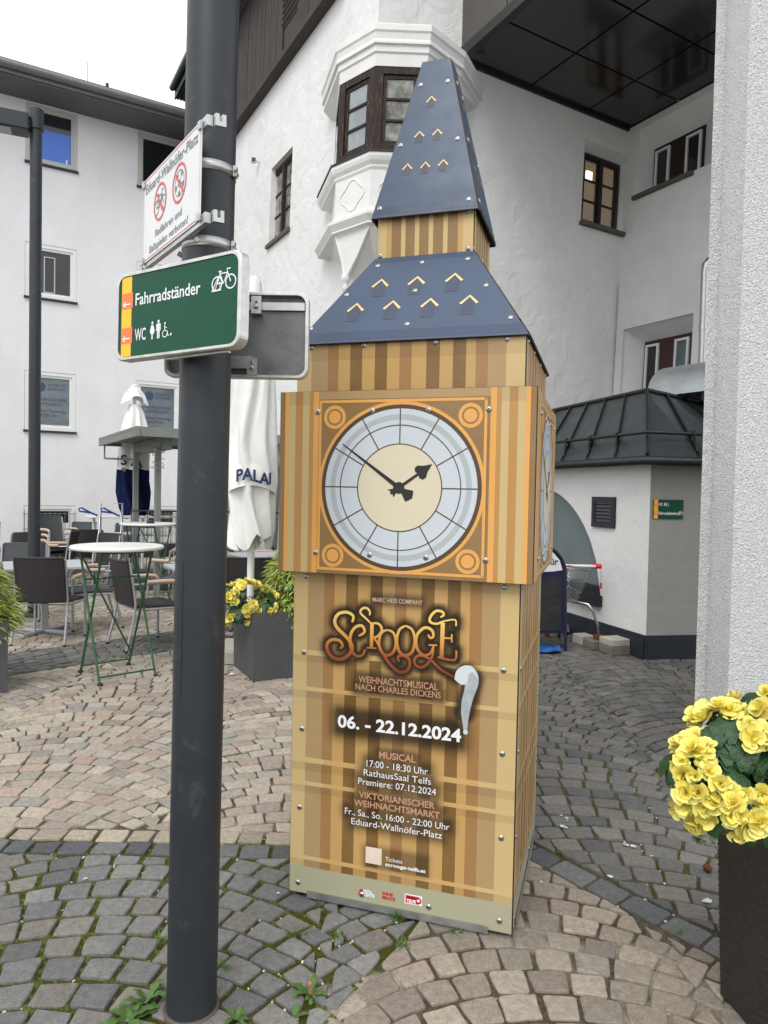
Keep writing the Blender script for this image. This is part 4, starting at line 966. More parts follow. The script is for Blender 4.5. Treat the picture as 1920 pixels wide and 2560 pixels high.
def panel(pl, w, z0, z1, name, t=.009, mat='edge'):
    mb = MB(); mb.slab([pl.p(-w, z0, -t), pl.p(w, z0, -t), pl.p(w, z1, -t), pl.p(-w, z1, -t)], pl.n*t); return mb.build(name, M[mat], tw)
# inner carcass
mb = MB(); mb.box((0, 0, .65), (2*TA-.03, 2*TA-.03, 1.24), None, 0); mb.box((0, 0, 1.72), (2*TA-.03, 2*TA-.03, .86)); mb.box((0, 0, 2.6), (2*TD-.03, 2*TD-.03, .26)); mb.build('carcass', M['edge'], tw)
front_body = None
for i in range(4):
    pl = side_plane(i, TA); wi = TA-.002 if i % 2 == 0 else TA-.012
    body = panel(pl, wi, .020, 1.295, 'body_panel')
    if i == 0: front_body = body
    sheet(pl, grid([-wi+.001]+BU[1:-1]+[wi-.001], .009 if i == 0 else .2), grid(vb, .009 if i == 0 else .5), body_col(i), 'body_print', body)
    scs = [(-.385, 1.267), (.381, 1.269), (-.389, .971), (.384, .971), (-.393, .67), (.387, .67), (-.397, .359), (.39, .365), (-.399, .059), (.391, .062), (.129, .063)]+([(-.134, .060)] if i == 0 else [])
    for u, v in scs: screw(pl, u, v, body)
    mb = MB(); mb.slab([pl.p(-.358, .012, .004), pl.p(.351, .012, .004), pl.p(.351, .036, .004), pl.p(-.358, .036, .004)], pl.n*.003); mb.slab([pl.p(-.358, .010, -.03), pl.p(.351, .010, -.03), pl.p(.351, .010, .004), pl.p(-.358, .010, .004)], (0, 0, -.003)); mb.build('base_rail', M['alu'], body)
    # upper shaft
    up = panel(pl, wi, 1.975, 2.17, 'shaft_panel')
    def scol(cu, cv, a, b):
        k = max(0, min(16, sum(1 for t in BU[1:-1] if cu > t))); c = BC[k]
        return mulc(c, .86) if cv > 2.098 else c
    sheet(pl, grid([-wi+.001]+BU[1:-1]+[wi-.001], .2), [1.976, 2.098, 2.168], scol, 'shaft_print', up)
    for u in (-.38, -.165, .11, .37): screw(pl, u, 2.15, up)
    # clock face panel
    pc_ = side_plane(i, TC); cw = TC-.001 if i % 2 == 0 else TC-.014
    cp = panel(pc_, cw, 1.2894, 1.975, 'clock_panel')
    mb = MB(); mb.slab([pc_.p(-cw+.03, 1.292, -.045), pc_.p(cw-.03, 1.292, -.045), pc_.p(cw-.03, 1.292, -.009), pc_.p(-cw+.03, 1.292, -.009)], (0, 0, .01)); mb.build('bottom_lath', M['edge'], cp)
    cu_ = [-cw+.001, -.462, -.447, -.419, -.389, -.362, -.345, -.324, .324, .345, .362, .389, .419, .447, .462, cw-.001]
    ccs = [BR, ORG, LB, TN, LB, TN, ORG, BR, ORG, TN, LB, TN, LB, ORG, BR]
    def ccol(cu, cv, a, b):
        k = max(0, min(14, sum(1 for t in cu_[1:-1] if cu > t))); c = ccs[k]
        if cv > 1.944 and k == 7: c = GT
        if cv > 1.925 and k in (2, 3, 4, 10, 11, 12): c = mulc(c, .86)
        return c
    pr = sheet(pc_, grid(cu_, .2), [1.2904, 1.925, 1.944, 1.974], ccol, 'clock_surround_print', cp)
    def flat(name, mbx, colr, rough=.38):
        key = 'flat_'+name
        if key not in M: M[key] = simple(key, colr, rough, var=.03, scale=3)
        return mbx.build(name, M[key], cp)
    cx_, cy_ = -.004, 1.617
    # square frame lines, corner arcs and rings
    mb = MB(); F_ = .312
    for (a, b, c_, d) in ((-F_, F_, 1.930, 1.940), (-F_, F_, 1.303, 1.313)): mb.slab([pc_.p(a, c_, .0008), pc_.p(b, c_, .0008), pc_.p(b, d, .0008), pc_.p(a, d, .0008)], pc_.n*.0002)
    for (a, b) in ((-.322, -.312), (.303, .313)): mb.slab([pc_.p(a, 1.303, .0008), pc_.p(b, 1.303, .0008), pc_.p(b, 1.940, .0008), pc_.p(a, 1.940, .0008)], pc_.n*.0002)
    ring(pc_, cx_, cy_, .300, .316, .0009, 64, mb=mb)
    for sx in (-.259, .254):
        for sy in (1.877, 1.359): ring(pc_, sx, sy, .031, .044, .0011, 28, mb=mb)
    for (a, b) in ((-.30, -.286), (.278, .292)):
        pass
    flat('orange_tracery', mb, ORG)
    for sx in (-.259, .254):
        for sy in (1.877, 1.359): flat('corner_roundel', disk(pc_, sx, sy, .032, .0010, 24), BR); flat('roundel_centre', disk(pc_, sx, sy, .024, .0013, 24), ORG)
    flat('dial_rim', disk(pc_, cx_, cy_, .3035, .0014, 72), kk(srgb(88, 68, 46)))
    flat('dial', disk(pc_, cx_, cy_, .2885, .0019, 72), srgb(206, 214, 222, .9))
    flat('dial_grey_ring', ring(pc_, cx_, cy_, .248, .268, .0022, 72), srgb(180, 188, 192, .9))
    mb = MB(); ring(pc_, cx_, cy_, .2265, .2300, .0027, 72, mb=mb); ring(pc_, cx_, cy_, .1575, .1615, .0027, 72, mb=mb)
    for k in range(12):
        a = PI/2-k*PI/6; stroke(pc_, [(cx_+.160*math.cos(a), cy_+.160*math.sin(a)), (cx_+.2885*math.cos(a), cy_+.2885*math.sin(a))], .0042, .0026, mb)
    flat('dial_line', mb, kk(srgb(78, 58, 48)))
    flat('dial_centre', disk(pc_, cx_, cy_, .1580, .0024, 64), srgb(224, 215, 188, .88))
    mb = MB(); am = math.atan2(1.776-cy_, -.224-cx_); cm, sm_ = math.cos(am), math.sin(am)
    def hand(pts, a, h): ca, sa = math.cos(a), math.sin(a); return [(cx_+x*ca-y*sa, cy_+x*sa+y*ca) for x, y in pts]
    mb.slab([pc_.p(u, v, .0030) for u, v in hand([(-.02, -.009), (.271, -.0018), (.274, 0), (.271, .0018), (-.02, .009)], am, 0)], pc_.n*.0006)
    mb.slab([pc_.p(u, v, .0030) for u, v in hand([(-.015, -.008), (-.050, -.024), (-.058, -.010), (-.063, 0), (-.058, .012), (-.050, .026), (-.015, .008)], am, 0)], pc_.n*.0006)
    ah = math.atan2(1.704-cy_, .119-cx_)
    mb.slab([pc_.p(u, v, .0031) for u, v in hand([(-.01, -.006), (.095, -.0048), (.095, .0048), (-.01, .006)], ah, 0)], pc_.n*.0006)
    for q in ([(.088, 0), (.083, .014), (.090, .026), (.104, .027), (.120, .014), (.151, 0)], [(.088, 0), (.083, -.014), (.090, -.026), (.104, -.027), (.120, -.014), (.151, 0)]):
        mb.add([pc_.p(u, v, .0036) for u, v in hand(q, ah, 0)], [tuple(range(len(q)))])
    mb.add([pc_.p(u, v, .0037) for u, v in hand([(-.012, -.005), (-.036, -.018), (-.033, -.005), (-.041, .000), (-.033, .007), (-.040, .019), (-.012, .006)], ah, 0)], [tuple(range(7))])
    disk(pc_, cx_, cy_, .0215, .0038, 24, mb=mb)
    flat('clock_hands', mb, (.012, .013, .013, 1))
    for u in (-.328, -.112, .102, .318):
        for v in (1.898, 1.367): screw(pc_, u, v, cp, .0022)
# roofs
def slope_plane(i, h0, z0, h1, z1, off=0):
    a = ROTS[i]; L = math.hypot(h0-h1, z1-z0); pl = Plane(rotz((0, -h0, z0), a), rotz((1, 0, 0), a), rotz((0, h0-h1, z1-z0), a)); pl.k = L/(z1-z0); pl.z0 = z0; return pl
def roofset(h0, z0, h1, z1, ov, chev, scr, name, csize, extra):
    for i in range(4):
        pl = slope_plane(i, h0, z0, h1, z1); kz = lambda z: (z-pl.z0)*pl.k
        Ls = kz(z1); w0, w1 = h0+ov, h1+ov*.6
        if i % 2: w0 -= .010; w1 -= .008
        mb = MB(); mb.slab([pl.p(-w0, -.012, 0), pl.p(w0, -.012, 0), pl.p(w1, Ls, 0), pl.p(-w1, Ls, 0)], pl.n*.007); mb.mi = [0]*len(mb.f)
        o = mb.build(name, M['edge'], tw)
        e = .0015; mb = MB(); mb.add([pl.p(-w0+e, -.012+e, .0074), pl.p(w0-e, -.012+e, .0074), pl.p(w1-e, Ls-e, .0074), pl.p(-w1+e, Ls-e, .0074)], [(0, 1, 2, 3)]); mb.build('blue_print', M['roofblue'], o)
        bz = extra
        for (za, zb) in bz:
            wa = w0+(w1-w0)*(kz(za)/Ls)-.004; wb_ = w0+(w1-w0)*(kz(zb)/Ls)-.004
            mb = MB(); mb.add([pl.p(-wa, kz(za), .0078), pl.p(wa, kz(za), .0078), pl.p(wb_, kz(zb), .0078), pl.p(-wb_, kz(zb), .0078)], [(0, 1, 2, 3)]); mb.build('dark_band_print', M['banddark'], o)
        for (u, z) in chev:
            c = csize; v = kz(z); hw, dr, sh = c
            mb = MB(); mb.add([pl.p(u-hw*.76-.003, v-dr*.9, .0082), pl.p(u+hw*.66, v-dr*.9, .0082), pl.p(u+hw*.62, v-sh, .0082), pl.p(u-hw*.80-.003, v-sh, .0082)][::-1]+[pl.p(u, v-.004, .0082)], [(0, 1, 2, 3), (3, 2, 4)]); mb.build('dormer_shade_print', M['bandgrey'], o)
            mb = stroke(pl, [(u-hw, v-dr), (u, v), (u+hw, v-dr)], hw*.34, .0088); mb.build('dormer_print', M['chev'], o)
        for (u, z) in scr: screw(pl, u, kz(z), o, .0078)
M['ink_pale'] = simple('pale_copper_lettering', srgb(226, 196, 172, .8), .4, var=.04); M['banddark'] = simple('roof_band', srgb(46, 62, 88, .95), .45, var=.04); M['bandgrey'] = simple('dormer_grey', srgb(56, 66, 86, .9), .5, var=.04); M['chev'] = simple('dormer_cream', srgb(240, 208, 140, .85), .45, var=.03)
roofset(.4400, 2.166, .2000, 2.5444, .006, [(-.152, 2.436), (-.005, 2.436), (.143, 2.438), (-.229, 2.328), (-.082, 2.329), (.066, 2.329), (.215, 2.332)],
        [(-.184, 2.508), (-.001, 2.509), (.181, 2.508), (-.284, 2.376), (-.004, 2.375), (.269, 2.377), (-.395, 2.226), (-.007, 2.225), (.375, 2.229)], 'lower_roof_panel', (.032, .033*1.19, .095), [(2.166, 2.203), (2.522, 2.544)])
for i in range(4):
    pl = side_plane(i, TD); wi = TD-.001 if i % 2 == 0 else TD-.011
    bpn = panel(pl, wi, 2.535, 2.728, 'belfry_panel')
    bu = [-.197, -.16, -.138, -.098, -.08, -.041, -.023, .016, .034, .075, .093, .134, .154, .197]
    bcs = [LB, GO, BR, LB, BR, LB, BR, LB, BR, LB, BR, GO, LB]
    def bcol(cu, cv, a, b):
        k = max(0, min(12, sum(1 for t in bu[1:-1] if cu > t))); c = bcs[k]; return mulc(c, .84) if cv > 2.69 else c
    sheet(pl, [-wi+.001]+bu[1:-1]+[wi-.001], [2.536, 2.69, 2.727], bcol, 'belfry_print', bpn)
    for u, v in ((-.186, 2.707), (.174, 2.708), (.176, 2.562), (-.186, 2.561)): screw(pl, u, v, bpn)
roofset(.2141, 2.7132, .0572, 3.3923, .004, [(-.007, 3.222), (-.045, 3.068), (.03, 3.067), (-.084, 2.928), (-.009, 2.926), (.064, 2.927)],
        [(-.059, 3.285), (.055, 3.284), (-.122, 3.018), (.114, 3.015), (-.186, 2.744), (.177, 2.744)], 'spire_panel', (.0195, .024, .050), [(2.714, 2.748)])
mb = MB(); mb.box((0, 0, 3.375), (.10, .10, .012)); mb.prism([(-.2, -.2), (.2, -.2), (.2, .2), (-.2, .2)], 2.715, 2.72); mb.build('spire_cap', M['edge'], tw)
# ---- lettering of the front body
pl = side_plane(0, TA)
T = lambda s, u0, u1, v0, cap, m, b=0.0, h=.0016: text(pl, s, u0, u1, v0, cap, M[m], front_body, h, b)
T('MARC HESS COMPANY', -.112, .082, 1.187, .0160, 'ink_pale', .012)
for w, p in LS:   # dark outline
    pass
mb = MB()
for k_, (w, p) in enumerate(LS): stroke(pl, p, w+.007, .0012+.00001*k_, mb)
mb.build('logo_outline', M['logoout'] if 'logoout' in M else simple('logo_outline', srgb(58, 26, 12), .4), front_body)
mb = MB()
for k_, (w, p) in enumerate(LS): stroke(pl, p, w*.95, .0016+.00001*k_, mb, taper=(lambda t: .5+.5*math.sin(PI*min(1, max(0, t)))**.5) if len(p) > 12 else None)
mb.build('logo_letters', M['gold'], front_body)
M['cap1'] = simple('cap_silver', srgb(168, 174, 180), .4, var=.15, scale=30); M['cap2'] = simple('cap_light', srgb(206, 210, 214), .4, var=.06)
CAPS = smooth_pts(CAP+[CAP[0]], 4)[:-1]; BRIMS = smooth_pts(BRIM+[BRIM[0]], 4)[:-1]
mb = MB(); mb.add([pl.p(p.x, p.y, .0017) for p in CAPS], [tuple(range(len(CAPS)))[::-1]]); mb.build('nightcap', M['cap1'], front_body)
mb = MB(); mb.add([pl.p(p.x, p.y, .0020) for p in BRIMS], [tuple(range(len(BRIMS)))[::-1]]); mb.build('nightcap_brim', M['cap2'], front_body); disk(pl, POM[0][0], POM[0][1], .009, .0021, 16).build('nightcap_pompom', M['cap2'], front_body)
T('WEIHNACHTSMUSICAL', -.162, .146, .876, .025, 'ink_copper', .01)
T('NACH CHARLES DICKENS', -.174, .158, .8475, .0225, 'ink_copper', .01)
T('06. - 22.12.2024', -.244, .237, .696, .0445, 'ink_white', .03)
T('MUSICAL', -.075, .068, .5965, .0245, 'ink_copper', .022)
T('17:00 - 18:30 Uhr', -.124, .115, .5575, .0250, 'ink_white', .0)
T('RathausSaal Telfs', -.135, .128, .5220, .0240, 'ink_white', .0)
T('Premiere: 07.12.2024', -.156, .148, .4855, .0245, 'ink_white', .0)
T('VIKTORIANISCHER', -.153, .144, .434, .0235, 'ink_copper', .022)
T('WEIHNACHTSMARKT', -.172, .164, .401, .0235, 'ink_copper', .022)
T('Fr., Sa., So. 16:00 - 22:00 Uhr', -.208, .201, .363, .0240, 'ink_white', .0)
T('Eduard-Wallnöfer-Platz', -.181, .174, .327, .0240, 'ink_white', .0)
mb = poly(pl, [(-.121, .187), (-.057, .187), (-.057, .250), (-.121, .250)], .0014); mb.build('white_label', simple('label_cream', srgb(222, 206, 190), .5), front_body)
T('Tickets', -.042, .024, .2075, .0155, 'ink_white', .0); T('scrooge-telfs.at', -.042, .115, .1885, .0130, 'ink_white', .03)
mb = MB(); mb.add([pl.p(u, v, .0014) for u, v in [(-.150, .058), (-.140, .082), (-.130, .082), (-.124, .066), (-.134, .058)]], [(4, 3, 2, 1, 0)]); mb.build('logo_mark', M['ink_red2'], front_body)
T('INNTAL', -.128, -.092, .071, .0115, 'ink_white', .05, .0020); T('CENTER', -.124, -.080, .058, .0115, 'ink_white', .05, .0020)
T("INNS'", -.051, -.008, .0755, .0115, 'ink_red2', .05, .0014); T('BRUCK', -.051, .003, .060, .0115, 'ink_red2', .05, .0014)
mb = poly(pl, [(.036, .060), (.104, .060), (.104, .097), (.036, .097)], .0014); mb.build('white_label', M['ink_white'], front_body)
mb = poly(pl, [(.040, .064), (.092, .064), (.092, .093), (.040, .093)], .0019); disk(pl, .090, .0785, .012, .0019, 18, mb=mb); mb.build('logo_mark', M['ink_red2'], front_body)
T('WIR SIND', .044, .078, .081, .008, 'ink_black', .04, .0026); T('TELFS', .044, .080, .067, .0115, 'ink_white', .05, .0026); disk(pl, .0895, .079, .006, .0026, 14).build('logo_mark', M['signwhite'], front_body)
# ================================================================== BIG POLE with signs
pb0 = G(476, 2556, 0); PX, PYY = -.566, 2.15
pole = empty('sign_pole', (PX, PYY, 0), 0, 'tall thick anthracite steel pole carrying the street signs in front', 'pole')
lean = .010
mb = MB(); mb.tube([(0, 0, -.02), (lean*3, 0, 3.0), (lean*6, 0, 6.0)], [.0758, .0752, .0750], 40); mb.build('tube', M['anthra'], pole)
mb = MB(); mb.lathe([(.084, -.03), (.085, .004), (.083, .006), (.079, .006)], (0, 0, 0), 32); mb.build('ground_collar', simple('collar', srgb(96, 88, 80), .6, .4, var=.3), pole)
# inspection door: thin raised curved plate
mb = MB(); vs = []; na = 9
for z in np.linspace(.98, 1.387, 12):
    for k in range(na):
        a = math.radians(-178+k*7.5); vs.append((lean*z+.0762*math.cos(a), .0762*math.sin(a), z))
mb.add(vs, [(j*na+k, j*na+k+1, (j+1)*na+k+1, (j+1)*na+k) for j in range(11) for k in range(na-1)], 0, True)
mb.build('inspection_door', M['anthra'], pole)
edge = [(-178, .98), (-124, .98), (-118, .995), (-118, 1.372), (-124, 1.387), (-178, 1.387)]
pp = []
for (a0, z0), (a1, z1) in zip(edge, edge[1:]+edge[:1]):
    for k in range(8):
        f = k/8; a = math.radians(a0+(a1-a0)*f); z = z0+(z1-z0)*f; pp.append((lean*z+.0762*math.cos(a), .0762*math.sin(a), z))
mb = MB(); mb.tube(pp, .0009, 5, closed=True); mb.build('door_seam', M['anthra_dk'], pole)
def band(z, r=.0775, h=.028):
    mb = MB(); c = (lean*z, 0, z); mb.lathe([(r-.003, -h/2), (r, -h/2), (r, h/2), (r-.003, h/2)], c, 32); o = mb.build('clamp_band', M['alu'], pole)
    mb = MB(); mb.box((lean*z+.080, -.018, z), (.012, .022, h*1.2), None, 0, .002); mb.tube([(lean*z+.082, -.040, z), (lean*z+.082, .006, z)], .005, 8); mb.build('band_lock', M['steel'], o)
# bolts and scratches
zb1 = PY(560, 410, 2.08).z; zb2 = PY(540, 602, 2.08).z
band(zb1); band(zb2)
def rounded(w, h, r, n=6):
    out = []
    for cx, cy, a0 in ((w-r, h-r, 0), (r, h-r, PI/2), (r, r, PI), (w-r, r, 3*PI/2)):
        for k in range(n+1): a = a0+PI/2*k/n; out.append((cx+r*math.cos(a), cy+r*math.sin(a)))
    return out
def rim(pl, w, h, r, t0, t1, wid, mb=None):
    """hollow rounded frame of a box sign: front at h=t1, back at h=t0"""
    mb = mb or MB(); o = rounded(w, h, r); i_ = [(wid+x*(w-2*wid)/w, wid+y*(h-2*wid)/h) for x, y in o]; n = len(o)
    vs = [pl.p(u, v, t0) for u, v in o]+[pl.p(u, v, t1-.003) for u, v in o]+[pl.p(.003+u*(w-.006)/w, .003+v*(h-.006)/h, t1) for u, v in o]+[pl.p(u, v, t1) for u, v in i_]+[pl.p(u, v, t0+.002) for u, v in i_]+[pl.p(u, v, t0) for u, v in i_]
    fs = [(q*n+k, q*n+(k+1) % n, (q+1)*n+(k+1) % n, (q+1)*n+k) for q in range(5) for k in range(n)]+[(5*n+k, 5*n+(k+1) % n, (k+1) % n, k) for k in range(n)]
    mb.add(vs, fs); return mb
def picto_person(pl, cx, y0, h, woman, hh, mb):
    s = h; disk(pl, cx, y0+.90*s, .085*s, hh, 14, mb=mb)
    if woman: pts = [(-.09, .78), (.09, .78), (.20, .42), (.14, .40), (.07, .60), (.17, .30), (.06, .30), (.06, 0), (.01, 0), (.01, .30), (-.01, .30), (-.01, 0), (-.06, 0), (-.06, .30), (-.17, .30), (-.07, .60), (-.14, .40), (-.20, .42)]
    else: pts = [(-.13, .79), (.13, .79), (.18, .74), (.18, .40), (.13, .40), (.12, .68), (.10, .68), (.10, 0), (.02, 0), (.01, .38), (-.01, .38), (-.02, 0), (-.10, 0), (-.10, .68), (-.12, .68), (-.13, .40), (-.18, .40), (-.18, .74)]
    mb.add([pl.p(cx+x*s, y0+y*s, hh) for x, y in pts], [tuple(range(len(pts)-1, -1, -1))])
def picto_wheelchair(pl, cx, y0, h, hh, mb):
    s = h; disk(pl, cx-.02*s, y0+.88*s, .07*s, hh, 12, mb=mb); ring(pl, cx-.02*s, y0+.24*s, .18*s, .24*s, hh, 20, PI*.62, PI*2.05, mb=mb)
    stroke(pl, [(cx-.03*s, y0+.78*s), (cx-.02*s, y0+.42*s), (cx+.18*s, y0+.40*s), (cx+.28*s, y0+.10*s), (cx+.36*s, y0+.13*s)], .07*s, hh+.0002, mb); stroke(pl, [(cx-.03*s, y0+.62*s), (cx+.16*s, y0+.60*s)], .05*s, hh+.0001, mb)
def picto_bike(pl, cx, cy, s, hh, mb, w=.05, rack=False):
    r = .26*s
    for x in (-.36, .36): ring(pl, cx+x*s, cy, r-w*s/2, r+w*s/2, hh, 22, mb=mb)
    L = [[(-.36, 0), (-.20, .36), (.20, .36), (.36, 0)], [(-.20, .36), (-.02, -.02), (.20, .36)], [(-.36, 0), (-.02, -.02)], [(-.28, .44), (-.12, .44)], [(.20, .36), (.16, .50), (.34, .50)], [(-.20, .36), (-.23, .44)]]
    for q in L: stroke(pl, [(cx+x*s, cy+y*s) for x, y in q], w*s, hh+.0002, mb)
    if rack: stroke(pl, [(cx-.62*s, cy-.27*s), (cx-.30*s, cy+.24*s), (cx-.14*s, cy-.27*s), (cx-.62*s, cy-.27*s)], w*s, hh+.0003, mb); stroke(pl, [(cx-.45*s, cy-.27*s), (cx-.30*s, cy+.20*s)], w*s*.7, hh+.0003, mb)
def arrow(pl, u, v, L, hh, mb, diag=False):
    if diag: A = [(u+L*.4, v-L*.4), (u-L*.35, v+L*.35)]; heads = [[(u-L*.4, v-L*.1), (u-L*.4, v+L*.4), (u+L*.1, v+L*.4)]]
    else: A = [(u+L*.5, v), (u-L*.45, v)]; heads = [[(u-L*.2, v+L*.25), (u-L*.5, v), (u-L*.2, v-L*.25)]]
    for q in [A]+heads: stroke(pl, q, L*.13, hh, mb)
# --- green direction sign
ux = Vector((.85, -.53, 0)).normalized(); 
bl = PY(291, 905, 2.148); 
gs_w = .503; gs_h = .258; g0 = bl
gpl = Plane(g0, ux, (.012, 0, 1))
gs = empty('direction_sign', (0, 0, 0), 0, 'green direction sign in rounded silver frame reading Fahrradständer and WC on the big pole', 'sign')
mb = rim(gpl, gs_w, gs_h, .030, -.030, .004, .010); mb.build('frame', M['alu_frame'], gs)
mb = MB(); pts = rounded(gs_w-.016, gs_h-.016, .024); mb.slab([gpl.p(.008+u, .008+v, -.002) for u, v in pts], gpl.n*.003); mb.build('face', M['green'], gs)
mb = poly(gpl, [(.022, .012), (.066, .012), (.066, gs_h-.012), (.022, gs_h-.012)], .0016); mb.build('yellow_stripe', M['yellow'], gs)
for v in (.152, .050): mb = poly(gpl, [(.024, v), (.072, v+.001), (.072, v+.047), (.024, v+.046)], .0022); mb.build('orange_field', M['orange'], gs)
mb = MB(); arrow(gpl, .047, .165, .032, .0030, mb); arrow(gpl, .047, .064, .032, .0030, mb); mb.build('arrow', M['ink_white'], gs)
text(gpl, 'Fahrradständer', .084, .352, .1585, .0335, M['ink_white'], gs, .0022, .012)
text(gpl, 'WC', .084, .132, .0545, .034, M['ink_white'], gs, .0022, .012)
mb = MB(); picto_bike(gpl, .440, .176, .070, .0022, mb, .055, True); mb.build('bicycle_pictogram', M['ink_white'], gs)
mb = MB(); picto_person(gpl, .160, .052, .052, True, .0022, mb); picto_person(gpl, .186, .052, .054, False, .0022, mb); picto_wheelchair(gpl, .214, .052, .046, .0022, mb); stroke(gpl, [(.236, .056), (.241, .062)], .005, .0022, mb); mb.build('toilet_pictograms', M['ink_white'], gs)
mb = MB(); mb.slab([gpl.p(.20, -.006, -.030), gpl.p(.44, -.006, -.030), gpl.p(.44, -.006, -.016), gpl.p(.20, -.006, -.016)], (0, 0, .005)); 
for v in (.05, .20): mb.slab([gpl.p(.18, v, -.034), gpl.p(.42, v, -.034), gpl.p(.42, v+.025, -.034), gpl.p(.18, v+.025, -.034)], gpl.n*-.012)
mb.build('mounting_rail', M['alu'], gs)
# --- grey sign seen from behind
b2l = PY(411, 943, 2.30); ux2 = Vector((1, -.02, 0)).normalized(); bpl = Plane(PY(770, 935, 2.285), -ux2, (.012, 0, 1)); bpl2 = Plane(PY(411, 943, 2.30), ux2, (-.0, 0, 1))
bs = empty('sign_seen_from_behind', (0, 0, 0), 0, 'back of a bare grey metal sign behind the pole', 'sign')
bw, bh = .465, .275
mb = rim(bpl2, bw, bh, .030, -.020, .012, .010); mb.build('frame', M['alu_frame'], bs)
mb = MB(); pts = rounded(bw-.016, bh-.016, .024); mb.slab([bpl2.p(.008+u, .008+v, -.016) for u, v in pts], bpl2.n*.003); mb.build('back_sheet', simple('bare_sheet', (.17, .175, .175, 1), .45, .5, var=.35, scale=7, wear=.3, wc=(.3, .3, .3, 1)), bs)
for (u, v) in ((.281, .205), (.270, .010)):
    mb = MB(); mb.slab([bpl2.p(u, v, -.010), bpl2.p(u+.032, v, -.010), bpl2.p(u+.032, v+.055, -.010), bpl2.p(u, v+.055, -.010)], bpl2.n*.026); br_ = mb.build('bracket', M['alu'], bs)
    mb = MB(); mb.lathe([(.008, 0), (.008, .006), (.004, .008)], bpl2.p(u+.016, v+.022, .016), 6, axis=bpl2.n); mb.lathe([(.005, 0), (.005, .012)], bpl2.p(u+.016, v+.040, .016), 6, axis=bpl2.n); mb.build('bolt', M['steel'], br_)
mb = MB(); mb.slab([bpl2.p(.02, .22, -.008), bpl2.p(.45, .22, -.008), bpl2.p(.45, .245, -.008), bpl2.p(.02, .245, -.008)], bpl2.n*.006); mb.build('mounting_rail', M['alu'], bs); mb = MB(); mb.slab([bpl2.p(.16, .03, .0), bpl2.p(.285, .03, .0), bpl2.p(.285, .07, .0), bpl2.p(.16, .07, .0)], bpl2.n*.014); mb.build('mounting_rail', M['alu'], bs)
# --- white prohibition sign
Zr = 1.975; tr = PY(505, 300, Zr); br__ = PY(499, 549, Zr); wdir = Vector((.59, -.81, 0)).normalized()
ws_w, ws_h = .50, (tr.z-br__.z)
wpl = Plane(br__-wdir*ws_w, wdir, (.01, 0, 1))
ws = empty('prohibition_sign', (0, 0, 0), 0, 'white square notice with two red prohibition rings high on the pole', 'sign')
mb = MB(); mb.slab([wpl.p(0, 0, -.003), wpl.p(ws_w, 0, -.003), wpl.p(ws_w, ws_h, -.003), wpl.p(0, ws_h, -.003)], wpl.n*.003); mb.build('plate', M['signwhite'], ws)
mb = MB()
for q in ([(.006, .006), (ws_w-.006, .006), (ws_w-.006, ws_h-.006), (.006, ws_h-.006)],): stroke(wpl, q, .0028, .0008, mb, closed=True)
mb.build('red_border', M['ink_red'], ws)
text(wpl, 'Eduard-Wallnöfer-Platz', .022, ws_w-.022, ws_h-.050, .031, M['ink_grey'], ws, .0010, .008)
text(wpl, 'Radfahren und', .125, ws_w-.14, .056, .022, M['ink_grey'], ws, .0010, .006)
text(wpl, 'Ballspielen verboten!', .070, ws_w-.09, .018, .022, M['ink_grey'], ws, .0010, .006)
M['ink_lt'] = simple('faded_print', srgb(120, 122, 126), .5)
for cu, kind in ((.165, 'bike'), (.335, 'ball')):
    cv = .155; mb = MB()
    if kind == 'bike': picto_bike(wpl, cu, cv-.012, .088, .0008, mb, .05)
    else:
        ring(wpl, cu, cv, .036, .039, .0008, 32, mb=mb); disk(wpl, cu, cv, .012, .0009, 5, mb=mb)
        for k in range(5):
            a = PI/2+k*2*PI/5; disk(wpl, cu+.030*math.cos(a+.6), cv+.030*math.sin(a+.6), .009, .0009, 5, mb=mb); stroke(wpl, [(cu+.012*math.cos(a+.6), cv+.012*math.sin(a+.6)), (cu+.024*math.cos(a+.6), cv+.024*math.sin(a+.6))], .002, .0009, mb)
    mb.build('bicycle_pictogram' if kind == 'bike' else 'ball_pictogram', M['ink_grey'], ws)
    mb = MB(); ring(wpl, cu, cv, .050, .058, .0012, 44, mb=mb); stroke(wpl, [(cu-.038, cv+.038), (cu+.038, cv-.038)], .008, .0014, mb); mb.build('prohibition_ring', M['ink_red'], ws)
mb = MB(); mb.slab([wpl.p(-.005, -.014, -.020), wpl.p(ws_w+.03, -.014, -.020), wpl.p(ws_w+.03, -.014, -.004), wpl.p(-.005, -.014, -.004)], (0, 0, .028)); mb.build('mounting_rail', M['alu'], ws)
mb = MB(); mb.slab([wpl.p(-.0, ws_h-.022, -.020), wpl.p(ws_w+.03, ws_h-.022, -.020), wpl.p(ws_w+.03, ws_h-.022, -.004), wpl.p(-.0, ws_h-.022, -.004)], (0, 0, .028)); mb.build('mounting_rail', M['alu'], ws)
for (u, v) in ((0, .0), (0, ws_h-.02), (ws_w-.012, 0), (ws_w-.012, ws_h-.02)):
    mb = MB(); mb.slab([wpl.p(u-.004, v-.004, .001), wpl.p(u+.016, v-.004, .001), wpl.p(u+.016, v+.018, .001), wpl.p(u-.004, v+.018, .001)], wpl.n*.005); mb.build('corner_clip', M['alu'], ws)
for v in (-.012, ws_h-.024):
    mb = MB(); o = wpl.p(ws_w+.03, v, -.022)
    stroke_pts = [(0, 0), (.028, 0), (.028, .032), (.018, .032), (.018, .012), (.010, .012), (.010, .032), (0, .032)]
    mb.slab([o+wpl.ux*a*.2-wpl.n*a+Vector((0, 0, b)) for a, b in stroke_pts], wpl.ux*.016); mb.build('profile_end', M['alu'], ws)
